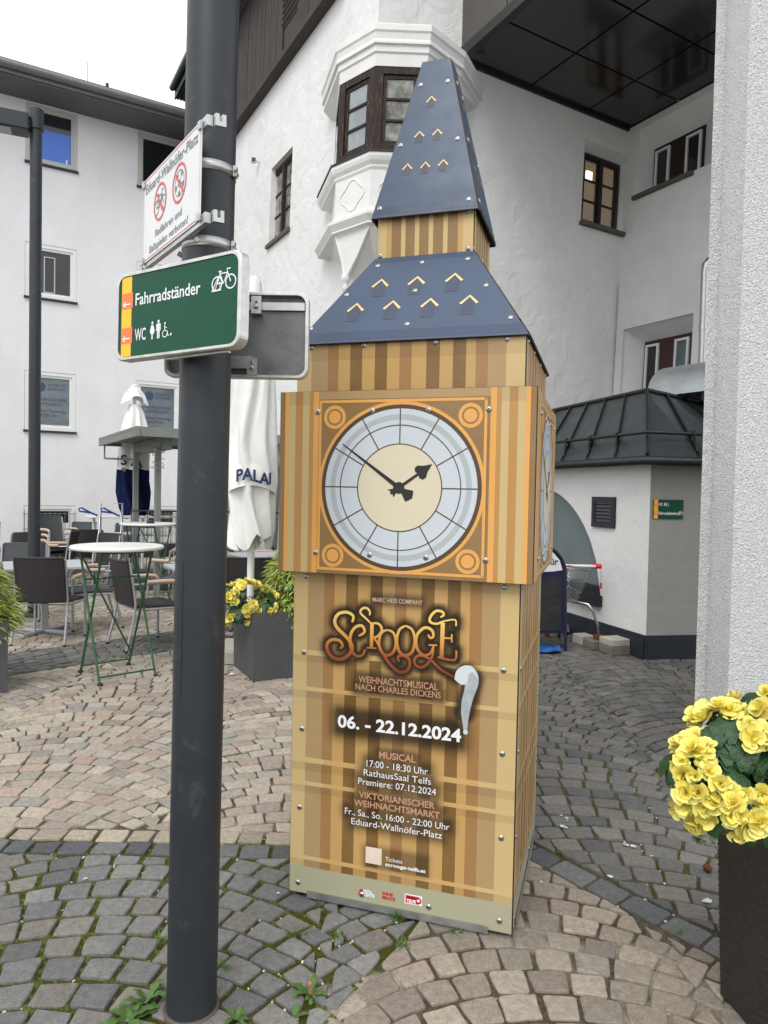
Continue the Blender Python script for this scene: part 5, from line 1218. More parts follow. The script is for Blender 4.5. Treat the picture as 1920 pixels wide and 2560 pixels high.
mb = MB(); q = wpl.p(ws_w*.50, -.02, -.03); mb.tube([q, q+Vector((.05, .02, -.03)), Vector((PX+.01, PYY-.08, zb2))], .008, 6); mb.build('stay', M['alu'], ws)
# ================================================================== LAMP POST
lp = G(84, 1541); lt = empty('lamp_post', (lp.x, lp.y, 0), 0, 'slim anthracite lamp post with flat luminaire at the left edge', 'street lamp')
mb = MB(); mb.tube([(0, 0, 0), (0, 0, 6.02)], .068, 20); mb.build('post', M['anthra'], lt)
mb = MB(); mb.tube([(0, 0, 5.86), (0, 0, 6.10)], .083, 20); mb.lathe([(.083, 0), (.07, .02), (.02, .03)], (0, 0, 6.10), 20); mb.build('cap', M['anthra'], lt)
mb = MB(); mb.lathe([(.11, 0), (.11, .03), (.072, .06)], (0, 0, 0), 20); mb.build('base_flange', M['anthra'], lt)
dl_ = Vector((-.92, -.39, 0)).normalized(); nl_ = Vector((dl_.y, -dl_.x, 0))
mb = MB(); o = dl_*.075+Vector((0, 0, 5.90)); R3 = Matrix((dl_, nl_, (0, 0, 1))).transposed(); mb.box(o+dl_*.45, (.90, .26, .20), R3, 0, .012); lh = mb.build('luminaire', M['anthra'], lt)
mb = MB(); mb.box(o+dl_*.5+Vector((0, 0, -.103)), (.62, .19, .008), R3, 0); mb.build('lens', M['gl_sky'], lh)
mb = MB(); mb.box(o+dl_*.01, (.05, .10, .10), R3); mb.build('knuckle', M['anthra'], lh)
# ================================================================== CHAIRS
def rounded_panel(mb, w, h, t, bend, mat=0, n=8, m=8, tilt=.0):
    """woven panel in the local x-z plane, curved about the vertical axis"""
    for sgn in (0, 1):
        vs = []
        for j in range(m+1):
            for i in range(n+1):
                x = -w/2+w*i/n; z = h*j/m; y = -bend*(1-(2*x/w)**2)+(t if sgn else 0)+tilt*z
                vs.append((x, -y, z))
        fs = [(j*(n+1)+i, j*(n+1)+i+1, (j+1)*(n+1)+i+1, (j+1)*(n+1)+i) for j in range(m) for i in range(n)]
        mb.add(vs, [f if not sgn else f[::-1] for f in fs], mat, True)
    e = []
    for i in range(n+1): x = -w/2+w*i/n; e.append((x, bend*(1-(2*x/w)**2)-t/2-tilt*h, h))
    mb.tube(e, t*.75, 6)
    for x in (-w/2, w/2): mb.tube([(x, -t/2, 0), (x, -t/2-tilt*h, h)], t*.75, 6)
def make_chair(rat, label):
    t = empty('rattan_chair', (0, 0, 0), 0, label, 'chair', 'rattan cafe chairs')
    # faces +y ; back at -y
    mb = MB(); vs = []
    for k, zz in ((0, .438), (1, .415)):
        for j in range(7):
            for i in range(7):
                x = -.235+.47*i/6; y = -.22+.45*j/6; z = zz+.012*math.cos(j/6*PI*.9)-.010*(1-(2*x/.47)**2); vs.append((x, y, z))
    fs = [(j*7+i, j*7+i+1, (j+1)*7+i+1, (j+1)*7+i) for j in range(6) for i in range(6)]
    mb.add(vs[:49], fs, 0, True); mb.add(vs[49:], [f[::-1] for f in fs], 0, True)
    mb.tube([(-.235, .23, .42), (.235, .23, .42)], .016, 6); mb.tube([(-.235, -.22, .435), (.235, -.22, .435)], .014, 6); mb.tube([(-.237, -.22, .432), (-.237, .23, .42)], .016, 6); mb.tube([(.237, -.22, .432), (.237, .23, .42)], .016, 6)
    mb.build('seat', M[rat], t)
    mb = MB(); rounded_panel(mb, .47, .44, .02, -.035, tilt=.16); o = mb.build('backrest', M[rat], t); o.location = (0, -.235, .44)
    for sx in (-1, 1):
        mb = MB(); mb.tube([(sx*.265, .20, 0), (sx*.262, .20, .40), (sx*.262, .195, .60), (sx*.262, .17, .645)], .0145, 8); l = mb.build('leg', M['silver'], t)
        mb = MB(); mb.tube([(sx*.265, .20, -.002), (sx*.265, .20, .02)], .017, 8); mb.build('foot_cap', M['rubber'], l)
        mb = MB(); mb.tube([(sx*.262, -.33, 0), (sx*.258, -.255, .30), (sx*.252, -.235, .46), (sx*.250, -.262, .66), (sx*.25, -.295, .87)], .0135, 8); l = mb.build('leg', M['silver'], t)
        mb = MB(); mb.tube([(sx*.262, -.33, -.002), (sx*.262, -.327, .02)], .017, 8); mb.build('foot_cap', M['rubber'], l)
        mb = MB(); mb.tube([(sx*.262, .185, .635), (sx*.264, .14, .655), (sx*.264, -.26, .655)], .011, 8); l = mb.build('arm_rail', M['silver'], t)
        mb = MB(); mb.tube([(sx*.264, .20, .632), (sx*.266, .165, .664), (sx*.268, .10, .672), (sx*.268, -.13, .672)], [.018, .021, .022, .020], 8); mb.build('wood_armrest', M['armwood'], l)
    mb = MB(); mb.tube([(-.262, .18, .40), (.262, .18, .40)], .010, 6); mb.tube([(-.255, -.20, .40), (.255, -.20, .40)], .010, 6); mb.tube([(-.262, .18, .40), (-.255, -.20, .40)], .010, 6); mb.tube([(.262, .18, .40), (.255, -.20, .40)], .010, 6); mb.build('seat_frame', M['silver'], t)
    return t
c0 = make_chair('rattan', 'black rattan armchair seen from behind beside the left grass planter')
c0.location = (-3.43, 7.34, 0); c0.rotation_euler = (0, 0, math.radians(2))
ch_g = make_chair('rattan_grey', 'grey rattan armchair turned sideways behind the green bistro table legs')
ch_g.location = (-3.36, 8.09, 0); ch_g.rotation_euler = (0, 0, math.radians(120))
def chair(src, x, y, deg, label, z=0):
    c = copy_tree(src); c.location = (x, y, z); c.rotation_euler = (0, 0, math.radians(deg)); c['label'] = label; return c
chair(c0, -2.38, 7.22, -50, 'black rattan armchair with pale arms turned right beside the big pole')
chair(ch_g, -4.35, 8.45, 195, 'grey rattan chair with only its back showing above the left grass plant')
chair(c0, -1.42, 7.75, 4, 'black rattan chair back behind the yellow flower box right of the big pole')
chair(ch_g, -1.72, 10.5, 110, 'grey rattan chair back between the white parasol and the clock tower')
chair(ch_g, -5.75, 11.0, 65, 'grey rattan armchair left of the lamp post, facing left')
chair(c0, -5.25, 11.3, 100, 'dark rattan armchair half hidden by the lamp post')
for i in range(3): chair(ch_g, -5.72+.02*i, 12.35, -125, ('lowest', 'middle', 'topmost')[i]+' chair in the stack of rattan chairs right of the lamp post', .0+.09*i)
chair(c0, -4.98, 12.1, 8, 'black chair back in front of the sack truck')
chair(ch_g, -6.0, 13.9, 180, 'grey chair back at the far table by the basement window banner')
chair(ch_g, -7.6, 13.3, 182, 'grey chair back at the far left edge by the white wall')
chair(ch_g, -5.05, 13.7, 180, 'far grey chair back between the sack truck handles')
chair(ch_g, -3.05, 10.9, 100, 'grey rattan chair in front of the black stair railing')
chair(ch_g, -2.75, 9.3, 70, 'grey rattan armchair behind the right grey table with its arm showing')
chair(c0, -4.35, 10.6, 150, 'dark rattan armchair behind the far bistro table, left side')
# ================================================================== GREY TABLES
def make_table(label):
    t = empty('grey_table', (0, 0, 0), 0, label, 'table', 'square grey cafe tables')
    mb = MB(); mb.box((0, 0, .735), (.80, .80, .03), None, 0, .004); mb.build('tabletop', M['tabletop'], t)
    mb = MB(); mb.box((0, 0, .37), (.07, .07, .70), None, 0, .004); mb.build('column', M['silver'], t)
    mb = MB()
    for a in (0, PI/2): mb.box((0, 0, .02), (.66, .08, .035), Matrix.Rotation(a+PI/4, 3, 'Z'), 0, .006)
    mb.build('cross_foot', M['silver'], t); mb = MB(); mb.box((0, 0, .71), (.5, .05, .02)); mb.box((0, 0, .709), (.05, .5, .018)); mb.build('top_bracket', M['silver'], t); return t
t0 = make_table('grey square table between the nearest black chair and the bistro table'); t0.location = (-3.68, 7.70, 0); t0.rotation_euler = (0, 0, math.radians(29))
def table(x, y, l, deg=29): c = copy_tree(t0); c.location = (x, y, 0); c.rotation_euler = (0, 0, math.radians(deg)); c['label'] = l; return c
table(-1.92, 7.78, 'grey square table just left of the big pole')
table(-1.55, 9.35, 'grey table behind the white parasol stem')
table(-7.75, 12.7, 'grey table at the far left edge before the white wall')
table(-6.1, 13.1, 'grey table in front of the basement window banner')
table(-4.75, 13.1, 'far grey table between the sack truck and the white trestle')
# ================================================================== BISTRO TABLES
def make_bistro(label):
    t = empty('bistro_table', (0, 0, 0), 0, label, 'bistro table', 'tall folding bistro tables')
    mb = MB(); mb.lathe([(.33, 1.072), (.372, 1.076), (.380, 1.088), (.378, 1.100), (.370, 1.106), (.33, 1.108)], (0, 0, 0), 40); mb.build('tabletop', M['marble'], t)
    for (sx, y0, y1) in ((-1, -.25, .22), (1, -.25, .22), (-1, .25, -.22), (1, .25, -.22)):
        w = .235 if y0 < 0 else .21
        mb = MB(); mb.tube([(sx*w, y0, .015), (sx*w, y1*.0, .56), (sx*w, y1, 1.07)], .0105, 8); l = mb.build('leg', M['greentube'], t)
        mb = MB(); mb.lathe([(.024, 0), (.024, .012), (.012, .02)], (sx*w, y0*1.04, 0), 8); mb.build('foot', M['rubber'], l)
    mb = MB(); mb.tube([(-.235, -.24, .06), (.235, -.24, .06)], .008, 6); mb.build('cross_bar', M['greentube'], t); mb = MB(); mb.tube([(-.21, .24, .06), (.21, .24, .06)], .008, 6); mb.build('cross_bar', M['greentube'], t); mb = MB(); mb.tube([(-.235, .11, .82), (.235, .11, .82)], .008, 6); mb.tube([(-.21, -.22, 1.06), (.21, -.22, 1.06)], .010, 6); mb.tube([(-.235, .22, 1.06), (.235, .22, 1.06)], .010, 6); mb.build('cross_bar', M['greentube'], t)
    mb = MB(); mb.tube([(-.21, .20, .98), (.235, .24, .10)], .008, 6); mb.build('diagonal_brace', M['greentube'], t)
    mb = MB(); mb.box((0, 0, 1.068), (.42, .03, .01)); mb.build('hinge_bar', M['greentube'], t); return t
b0 = make_bistro('nearest tall round white bistro table on crossed green folding legs'); b0.location = (-2.26, 6.02, 0); b0.rotation_euler = (0, 0, math.radians(42))
b1 = copy_tree(b0); b1.location = (-3.31, 9.95, 0); b1.rotation_euler = (0, 0, math.radians(-10)); b1['label'] = 'far round white bistro table with a dark ashtray on top'
mb = MB(); mb.lathe([(.048, 0), (.055, .03), (.05, .042), (.04, .042), (.036, .02), (.0, .018)], (-3.22, 9.78, 1.108), 16); tag(mb.build('ashtray', M['anthra_dk']), 'small dark round ashtray on the far bistro table', 'ashtray')
# white trestle bar table
tt = empty('white_bar_table', (-4.35, 12.6, 0), math.radians(29), 'long white bar table behind the sack truck', 'table')
mb = MB(); mb.box((0, 0, 1.08), (1.7, .5, .03), None, 0, .005); mb.build('tabletop', M['white'], tt)
for x in (-.06, .06, -.75, .75):
    mb = MB(); mb.tube([(x, 0, 0), (x, 0, 1.06)], .026, 8); mb.build('leg', M['white'], tt)
# ================================================================== SACK TRUCK
st = empty('sack_truck', (-4.52, 11.75, 0), math.radians(14), 'silver sack truck with blue folding handles leaning among the chairs', 'hand truck')
for sx in (-.17, .17):
    mb = MB(); mb.tube([(sx, -.42, .48), (sx, -.18, .80), (sx, -.02, 1.05), (sx-.02, .02, 1.12)], .013, 8); mb.build('rail', M['steel'], st)
    mb = MB(); mb.tube([(sx, -.42, .50), (sx, -.35, .10)], .022, 8); mb.build('lower_rail', M['blue'], st)
    mb = MB(); c = Vector((sx-.04, .02, 1.12)); mb.tube([c, c+Vector((-.12, -.03, .06)), c+Vector((-.24, -.05, .13)), c+Vector((-.29, -.05, .115)), c+Vector((-.27, -.05, .07)), c+Vector((-.20, -.04, .065)), c+Vector((-.12, -.02, .05))], .015, 8); mb.build('handle_grip', M['blue'], st)
    mb = MB(); mb.lathe([(.06, -.03), (.115, -.03), (.12, -.015), (.12, .015), (.115, .03), (.06, .03)], (sx*1.35, -.20, .12), 20, axis=(1, 0, .0)); wh = mb.build('wheel', M['rubber'], st)
    mb = MB(); mb.lathe([(.012, -.034), (.06, -.034), (.062, .034), (.012, .034)], (sx*1.35, -.20, .12), 16, axis=(1, 0, 0)); mb.build('hub', M['silver'], wh)
mb = MB(); mb.box((0, -.24, .73), (.36, .02, .035), None, 0, .004); mb.build('cross_bar', M['blue'], st)
mb = MB(); mb.tube([(-.17, .10, .05), (-.17, .02, 1.33), (.17, .02, 1.33), (.17, .10, .05)], .016, 8); mb.build('upper_frame', M['silver'], st)
mb = MB(); mb.box((0, -.40, .03), (.40, .22, .012)); mb.tube([(-.24, -.20, .12), (.24, -.20, .12)], .012, 8); mb.build('toe_plate', M['silver'], st)
# ================================================================== STAIR RAILING
rl = empty('stair_railing', (-3.9, 11.6, 0), math.radians(14), 'black metal stair railing in front of the right basement window', 'railing')
mb = MB(); mb.tube([(-.22, 0, 0), (-.22, 0, 1.22), (2.3, 0, 1.22)], .016, 6); mb.tube([(-.2, 0, .12), (2.3, 0, .12)], .010, 6); mb.build('rail_frame', M['blacktrim'], rl)
for i in range(20):
    mb = MB(); x = -.1+i*.125; mb.tube([(x, 0, .12), (x, 0, 1.21)], .006, 5); mb.build('baluster', M['blacktrim'], rl)
mb = MB(); mb.tube([(-.05, .05, 1.22), (1.0, .05, .72), (2.2, .05, .20)], .014, 6); mb.build('handrail', M['blacktrim'], rl)
# ================================================================== SHELTER
sh = empty('shelter', (-3.47, 10.0, 0), math.radians(30.9), 'grey flat timber shelter with slatted roof on two posts', 'shelter')
# local x along the front, local y towards the back (both in the frame turned 31 deg)
mb = MB(); mb.box((1.3, 1.5, 2.44), (2.7, 3.05, .035)); mb.build('roof_sheet', M['shelter'], sh)
mb = MB(); mb.box((-.02, 1.5, 2.39), (.05, 3.1, .14)); mb.box((1.3, 0, 2.375), (2.6, .05, .10)); mb.box((1.3, 3.0, 2.375), (2.6, .05, .10)); mb.build('edge_board', M['shelter'], sh)
for i in range(9): mb = MB(); mb.box((1.3, .2+i*.32, 2.395), (2.58, .27, .03), None, 0, .004); mb.build('roof_board', M['shelter'], sh)
mb = MB(); mb.box((.50, 1.45, 2.27), (.10, 2.3, .20), None, 0, .004); mb.build('beam', M['shelter'], sh)
mb = MB(); mb.box((2.3, 1.5, 2.27), (.10, 2.9, .20), None, 0, .004); mb.build('beam', M['shelter'], sh)
for (px, Y) in ((339, 12.0), (394, 10.75)):
    p = PY(px, 1230, Y); q = Matrix.Rotation(-math.radians(30.9), 3, 'Z') @ (Vector((p.x, p.y, 0))-Vector((-3.47, 10.0, 0)))
    mb = MB(); mb.box((q.x, q.y, 1.1), (.085, .085, 2.2), None, 0, .004); mb.build('post', M['shelter'], sh)
mb = MB(); mb.tube([(.02, 2.85, 2.35), (.02, 2.85, 2.10), (.45, 2.4, 2.08)], .018, 6); mb.build('hanging_rail', M['shelter'], sh)
mb = MB(); rr_ = random.Random(4); pts = []
q0 = Matrix.Rotation(-math.radians(30.9), 3, 'Z') @ (Vector((PY(394, 1120, 10.7).x, 10.7, 0))-Vector((-3.47, 10.0, 0)))
for k in range(40): a = k*.8; pts.append((q0.x+.09*math.cos(a)+rr_.uniform(-.02, .02), q0.y+.08*math.sin(a)-.02, 2.33-.012*k+rr_.uniform(-.03, .03)))
mb.tube(pts, .005, 5); tag(mb.build('rope', simple('rope_mat', (.35, .34, .30, 1), .9), None, None), None)
rope = bpy.data.objects['rope']; rope.parent = None; rope.matrix_world = Matrix.Translation((-3.47, 10.0, 0)) @ Matrix.Rotation(math.radians(30.9), 4, 'Z'); tag(rope, 'grey rope wound round the right post of the shelter', 'rope')
# ================================================================== PARASOLS (closed)
def folded(mb, prof, nf, amp, seed, n=96, mi=None, zf=None):
    """closed canopy: profile (z, radius) with nf draped folds"""
    r_ = random.Random(seed); ph = [r_.uniform(-.25, .25) for _ in range(nf)]; am = [r_.uniform(.6, 1.3) for _ in range(nf)]
    vs = []; m = len(prof)
    for j, (z, r, f) in enumerate(prof):
        for k in range(n):
            a = 2*PI*k/n; s = a*nf/(2*PI); i = int(s) % nf
            w = math.cos(2*PI*(s+ph[i]*math.sin(PI*(s % 1))*f+z*.35)); rr = r*(1+amp*am[i]*f*w*.5+.06*f*math.sin(3*a+z*5))
            zz = z-(zf(a, j) if zf else 0)
            vs.append((rr*math.cos(a+.5*f*math.sin(z*2.5)), rr*math.sin(a+.5*f*math.sin(z*2.5)), zz))
    for j in range(m-1):
        for k in range(n): mb.add([], []); mb.f.append(tuple(len(mb.v)+q for q in (j*n+k, (j+1)*n+k, (j+1)*n+(k+1) % n, j*n+(k+1) % n))); mb.mi.append(mi(j) if mi else 0); mb.sm.append(True)
    mb.v += vs; return mb
p1 = empty('closed_parasol', (-1.255, 6.72, 0), 0, 'closed white parasol with navy lettering between the big pole and the clock tower', 'parasol')
mb = MB(); mb.tube([(0, 0, 0), (0, 0, 3.45)], .034, 14); mb.build('pole', M['white'], p1)
mb = MB(); zf = lambda a, j: (.10*abs(math.sin(a*3+.6))+.05*math.sin(a*2)) * (1 if j >= 14 else (.35 if j >= 12 else 0))
prof = [(3.50, .03, 0), (3.44, .06, .2), (3.30, .10, .5), (3.05, .13, .8), (2.85, .15, .8), (2.6, .165, .9), (2.4, .18, .9), (2.2, .19, 1), (2.05, .20, 1), (1.95, .205, .9), (1.85, .21, .7), (1.78, .215, .55), (1.72, .215, .55), (1.55, .185, .9), (1.35, .18, 1), (1.16, .175, 1.1)]
folded(mb, prof, 7, .42, 3, 126, zf=zf); mb.build('canopy', M['cloth_white'], p1)
mb = MB()
prof2 = [(1.80, .218, .35), (1.72, .230, .32), (1.60, .232, .3)]; folded(mb, prof2, 5, .18, 8, 96, zf=lambda a, j: .04*math.sin(a*2+1)); mb.build('valance', M['cloth_white'], p1)
# lettering printed on the valance, wrapped to the cloth
def wrap_text(s, cyl_r, a0, a1, z0, cap, mat, parent, name='lettering'):
    v, f = text_polys(s, .035); xs = [p[0] for p in v]; x0, x1 = min(xs), max(xs); vs = []
    for x, y in v: a = a0+(a1-a0)*(x-x0)/(x1-x0); vs.append((cyl_r*math.cos(a), cyl_r*math.sin(a), z0+y*cap/CAPH+.02*math.sin((x-x0)*2.2)))
    mb = MB(); mb.add(vs, f); return mb.build(name, mat, parent)
wrap_text('PALAI', .262, math.radians(-112), math.radians(-38), 1.672, .100, M['ink_navy'], p1)
mb = MB(); 
for k in range(10):
    a = 2*PI*k/10; mb.tube([(.03*math.cos(a), .03*math.sin(a), 3.60), (.055*math.cos(a), .055*math.sin(a), 3.56), (.07*math.cos(a), .07*math.sin(a), 3.42)], .007, 5)
mb.lathe([(.075, -.16), (.065, -.06), (.05, 0), (.02, .02)], (0, 0, 3.58), 20); mb.build('crown_cap', M['cloth_white'], p1)
mb = MB(); mb.tube([(-.05, -.035, 1.22), (-.05, -.035, 1.08), (.06, -.035, 1.08), (.06, -.035, 1.22)], .006, 6); mb.build('crank_handle', M['white'], p1)
mb = MB(); mb.box((0, 0, .06), (.6, .6, .12), None, 0, .01); mb.build('base_plate', M['concrete'], p1)
p2c = PY(336, 1100, 12.9)
p2 = empty('closed_parasol', (p2c.x, 12.9, 0), 0, 'closed white and navy parasol standing behind the grey shelter', 'parasol')
mb = MB(); mb.tube([(0, 0, 0), (0, 0, 3.4)], .03, 12); mb.build('pole', M['white'], p2)
mb = MB(); folded(mb, [(3.44, .05, 0), (3.40, .08, .2), (3.28, .15, .9), (3.16, .20, 1.1)], 4, .5, 2, 64, zf=lambda a, j: .07*math.cos(2*a)*(j == 3)); mb.lathe([(.07, 0), (.07, .02), (.03, .03)], (0, 0, 3.43), 14); mb.build('vent_cap', M['cloth_white'], p2)
mb = MB(); folded(mb, [(3.10, .08, .5), (2.95, .13, .8), (2.7, .19, .9), (2.45, .235, 1), (2.2, .24, 1), (2.1, .24, .9), (2.05, .245, .8), (2.0, .25, .8), (1.96, .25, .8), (1.80, .25, .9), (1.55, .25, 1), (1.32, .21, 1.1), (1.15, .15, 1.2)], 6, .45, 6, 96, mi=lambda j: 0 if j < 8 else 1, zf=lambda a, j: .12*abs(math.sin(a*2.5+1))*(1 if j > 10 else .4 if j > 7 else 0))
mb.build('canopy', [M['cloth_white'], M['cloth_navy']], p2)
mb = MB()
for k in range(11):
    a = math.radians(-160+k*14); r = .262
    for q in [[(-.03, 0), (-.012, .05), (-.018, .09), (.0, .105), (.018, .09), (.012, .05), (.03, 0)]]: mb.tube([(r*math.cos(a+x/r), r*math.sin(a+x/r), 2.50+z) for x, z in q], .008, 4)
mb.build('gold_ornament', M['ink_gold'], p2)
wrap_text('I S A', .285, math.radians(-150), math.radians(-40), 1.98, .17, M['ink_navy'], p2); wrap_text('MARKE', .285, math.radians(-120), math.radians(-100), 1.90, .04, M['ink_gold'], p2)
bq = G(345, 1474); mb = MB(); mb.box((bq.x+.05, bq.y+.2, .13), (.85, .6, .26), Matrix.Rotation(math.radians(10), 3, 'Z'), 0, .02); mb.box((bq.x+.05, bq.y+.2, .275), (.6, .4, .03), Matrix.Rotation(math.radians(10), 3, 'Z'), 0, .01); tag(mb.build('weight_box', simple('dark_green_box', srgb(58, 70, 66), .6)), 'dark green grey weighted box on the ground behind the far bistro table', 'box')
# ================================================================== PLANTERS
def frustum(mb, w0, w1, z0, z1, c=(0, 0), t=.02):
    a, b = w0/2, w1/2; bx_, by_ = b-t, b-t
    vs = [(c[0]+sx*a, c[1]+sy*a, z0) for sx, sy in ((-1, -1), (1, -1), (1, 1), (-1, 1))]+[(c[0]+sx*b, c[1]+sy*b, z1) for sx, sy in ((-1, -1), (1, -1), (1, 1), (-1, 1))]+[(c[0]+sx*bx_, c[1]+sy*bx_, z1) for sx, sy in ((-1, -1), (1, -1), (1, 1), (-1, 1))]+[(c[0]+sx*bx_, c[1]+sy*bx_, z1-.08) for sx, sy in ((-1, -1), (1, -1), (1, 1), (-1, 1))]
    fs = [(0, 3, 2, 1)]+[(q*4+i, q*4+(i+1) % 4, q*4+4+(i+1) % 4, q*4+4+i) for q in range(3) for i in range(4)]+[(12, 13, 14, 15)]
    mb.add(vs, fs); return mb
def petal_flower(seed, R=.032, cup=.5):
    r_ = random.Random(seed); mb = MB(); mb.c = []; sd0 = (seed % 3)*.14-.06
    for wh, (n, L, tilt, zc) in enumerate(((6, 1.05, .12, 0), (6, .86, .48, .004), (5, .60, .95, .007), (4, .36, 1.25, .009))):
        for k in range(n):
            a = 2*PI*(k+.5*(wh % 2))/n+r_.uniform(-.15, .15); l = R*L*r_.uniform(.72, 1.2); w = l*r_.uniform(.55, .8); tl = tilt+r_.uniform(-.28, .28)+sd0
            ca, sa = math.cos(a), math.sin(a); pts = []
            for (x, y, up) in ((.05, 0, 0), (.4, .42, .03), (.4, -.42, .03), (.8, .52, .10), (.8, -.52, .10), (1.0, .22, .20), (1.0, -.22, .20), (.5, 0, -.04), (.88, 0, .04)):
                rx = x*l*math.cos(tl); rz = zc+x*l*math.sin(tl)+up*l*.6+abs(y)*.25*l; yy = y*w*1.35
                pts.append((rx*ca-yy*sa, rx*sa+yy*ca, rz))
            o = len(mb.v); mb.add(pts, [(0, 7, 1), (0, 2, 7), (1, 7, 8, 3), (7, 2, 4, 8), (3, 8, 5), (8, 4, 6), (5, 8, 6)], 0, True)
            inner = (.83, .64, .05, 1); outer = (.86, .84, .27, 1); g = wh/3.0; j = r_.uniform(.92, 1.06)
            for (x, *_r) in ((.05,), (.4,), (.4,), (.8,), (.8,), (1,), (1,), (.5,), (.88,)):
                f = x*(1-.55*g); mb.c.append(tuple((inner[q]*(1-f)+outer[q]*f)*j for q in range(3))+(1,))
    return mb.mesh('flower', M['petal'])
def leaf_mesh(seed, L=.09):
    r_ = random.Random(seed); mb = MB(); n = 13; rim_ = []
    for k in range(n):
        a = -PI*.86+2*PI*.86*k/(n-1); r = L*(.62+.38*math.cos(a*.5)**2)*(1+(.10 if k % 2 else -.06)); rim_.append((r*math.cos(a)+L*.1, r*math.sin(a)*.85, -.18*L*(math.cos(a)**2)-.10*L*abs(math.sin(a*2))+r_.uniform(-.004, .004)))
    mb.add([(0, 0, 0)]+rim_, [(0, i+1, i+2) for i in range(n-1)], 0, True); mb.add([(0, 0, -.001)]+[(x, y, z-.001) for x, y, z in rim_], [(0, i+2, i+1) for i in range(n-1)], 0, True)
    return mb.mesh('leaf', M['leafdark'])
FL = [petal_flower(i) for i in range(12)]; LF = [leaf_mesh(i) for i in range(4)]
def begonia(loc, label, blobs, nf, nl, fs=1.0, ls=1.0, seed=1, zlo=-.1, view=Vector((0, 0, 1.6))):
    r_ = random.Random(seed); root = empty('begonia_plant', loc, 0, label, 'flowers'); loc = Vector(loc)
    placed = []
    tries = 0
    while len(placed) < nf and tries < 6000:
        tries += 1
        bx_, by_, bz_, br_ = r_.choice(blobs); d = Vector((r_.gauss(0, 1), r_.gauss(0, 1), r_.gauss(.25, .9))).normalized()
        p = Vector((bx_, by_, bz_))+d*br_*r_.uniform(.88, 1.04)
        if d.dot((view-loc).normalized()) < -.35 : continue
        if any((Vector(b[:3])-p).length < b[3]*.72 for b in blobs): continue
        if mnoise.noise((p+loc)*9.0) < .02: continue
        if any((q-p).length < .025*fs for q in placed): continue
        placed.append(p); q = Vector((0, 0, 1)).rotation_difference((d+Vector((0, 0, .15))+((view-loc).normalized())*.4+Vector((r_.uniform(-.5, .5), r_.uniform(-.5, .5), r_.uniform(-.5, .3)))).normalized())
        o = bpy.data.objects.new('flower', r_.choice(FL)); COL.objects.link(o); o.parent = root; o.location = p; o.rotation_mode = 'QUATERNION'; o.rotation_quaternion = q; s = fs*r_.uniform(.6, 1.25); o.scale = (s, s, s)
    nlf = 0; tries = 0
    while nlf < nl and tries < 4000:
        tries += 1
        bx_, by_, bz_, br_ = r_.choice(blobs); d = Vector((r_.gauss(0, 1), r_.gauss(0, 1), r_.gauss(0, .7))).normalized()
        p = Vector((bx_, by_, bz_))+d*br_*r_.uniform(.6, .95)
        if mnoise.noise((p+loc)*9.0) > .08 and r_.random() < .8: continue
        if any((Vector(b[:3])-p).length < b[3]*.55 for b in blobs): continue
        nlf += 1
        q = (d*.7+Vector((0, 0, .5))+(view-loc).normalized()*.5).to_track_quat('Z', 'X')
        o = bpy.data.objects.new('leaf', r_.choice(LF)); COL.objects.link(o); o.parent = root; o.location = p; o.rotation_mode = 'QUATERNION'; o.rotation_quaternion = q; s = ls*r_.uniform(.7, 1.2); o.scale = (s, s, s)
    mb = MB()
    for k in range(14):
        b = r_.choice(blobs); p = Vector(b[:3])+Vector((r_.uniform(-1, 1), r_.uniform(-1, 1), r_.uniform(-.3, 1)))*b[3]*.8; mb.tube([(0, 0, zlo), (p.x*.4, p.y*.4, (zlo+p.z)*.55), p], .0045*fs, 5)
    mb.build('stems', M['weed'], root); return root
# right woven planter
rp_c = (1.355, 2.07); rz_ = math.radians(8)
rpl = empty('woven_planter', (rp_c[0], rp_c[1], 0), rz_, 'tall black woven planter at the lower right corner', 'planter')
mb = MB(); frustum(mb, .42, .47, 0, .79); wvb = mb.build('woven_box', M['strand'], rpl)
for fi, ang in enumerate((0, -PI/2)):
    mb = MB(); nr, nc_ = 296, 60; vs = []
    for j in range(nr+1):
        z = .79*j/nr*.995; hw = (.21+(.235-.21)*z/.79)-.002; row = int(z/.0112)
        for i in range(nc_+1):
            x = -hw+2*hw*i/nc_; b = abs(math.sin(PI*z/.0112)); wv = .5+.5*math.sin(2*PI*x/.052+PI*row+.4*math.sin(row*1.7))
            vs.append(rotz((x, -(hw+.003)-.0045*b*(.35+.65*wv), z), ang))
    mb.add(vs, [(j*(nc_+1)+i, j*(nc_+1)+i+1, (j+1)*(nc_+1)+i+1, (j+1)*(nc_+1)+i) for j in range(nr) for i in range(nc_)], 0, True); mb.build('woven_face', M['strand'], wvb)
mb = MB(); mb.box((0, 0, .73), (.40, .40, .03)); mb.build('soil', M['soil'], rpl)
mb = MB(); e = .23; mb.tube([(-e, -e, .79), (e, -e, .79), (e, e, .79), (-e, e, .79)], .009, 6, closed=True); mb.build('rim', M['strand'], rpl)
begonia((1.10, 2.0, .80), 'large yellow begonia spilling over the woven planter at lower right', [(-.215, -.10, .035, .105), (-.15, -.14, -.01, .10), (-.13, -.06, .12, .10), (-.02, -.12, .06, .12), (.07, -.12, .16, .11), (.05, -.16, .02, .10), (.17, -.12, .10, .12), (.20, -.05, .20, .10), (.1, .1, .14, .14)], 210, 210, .98, .74, 4, -.06)
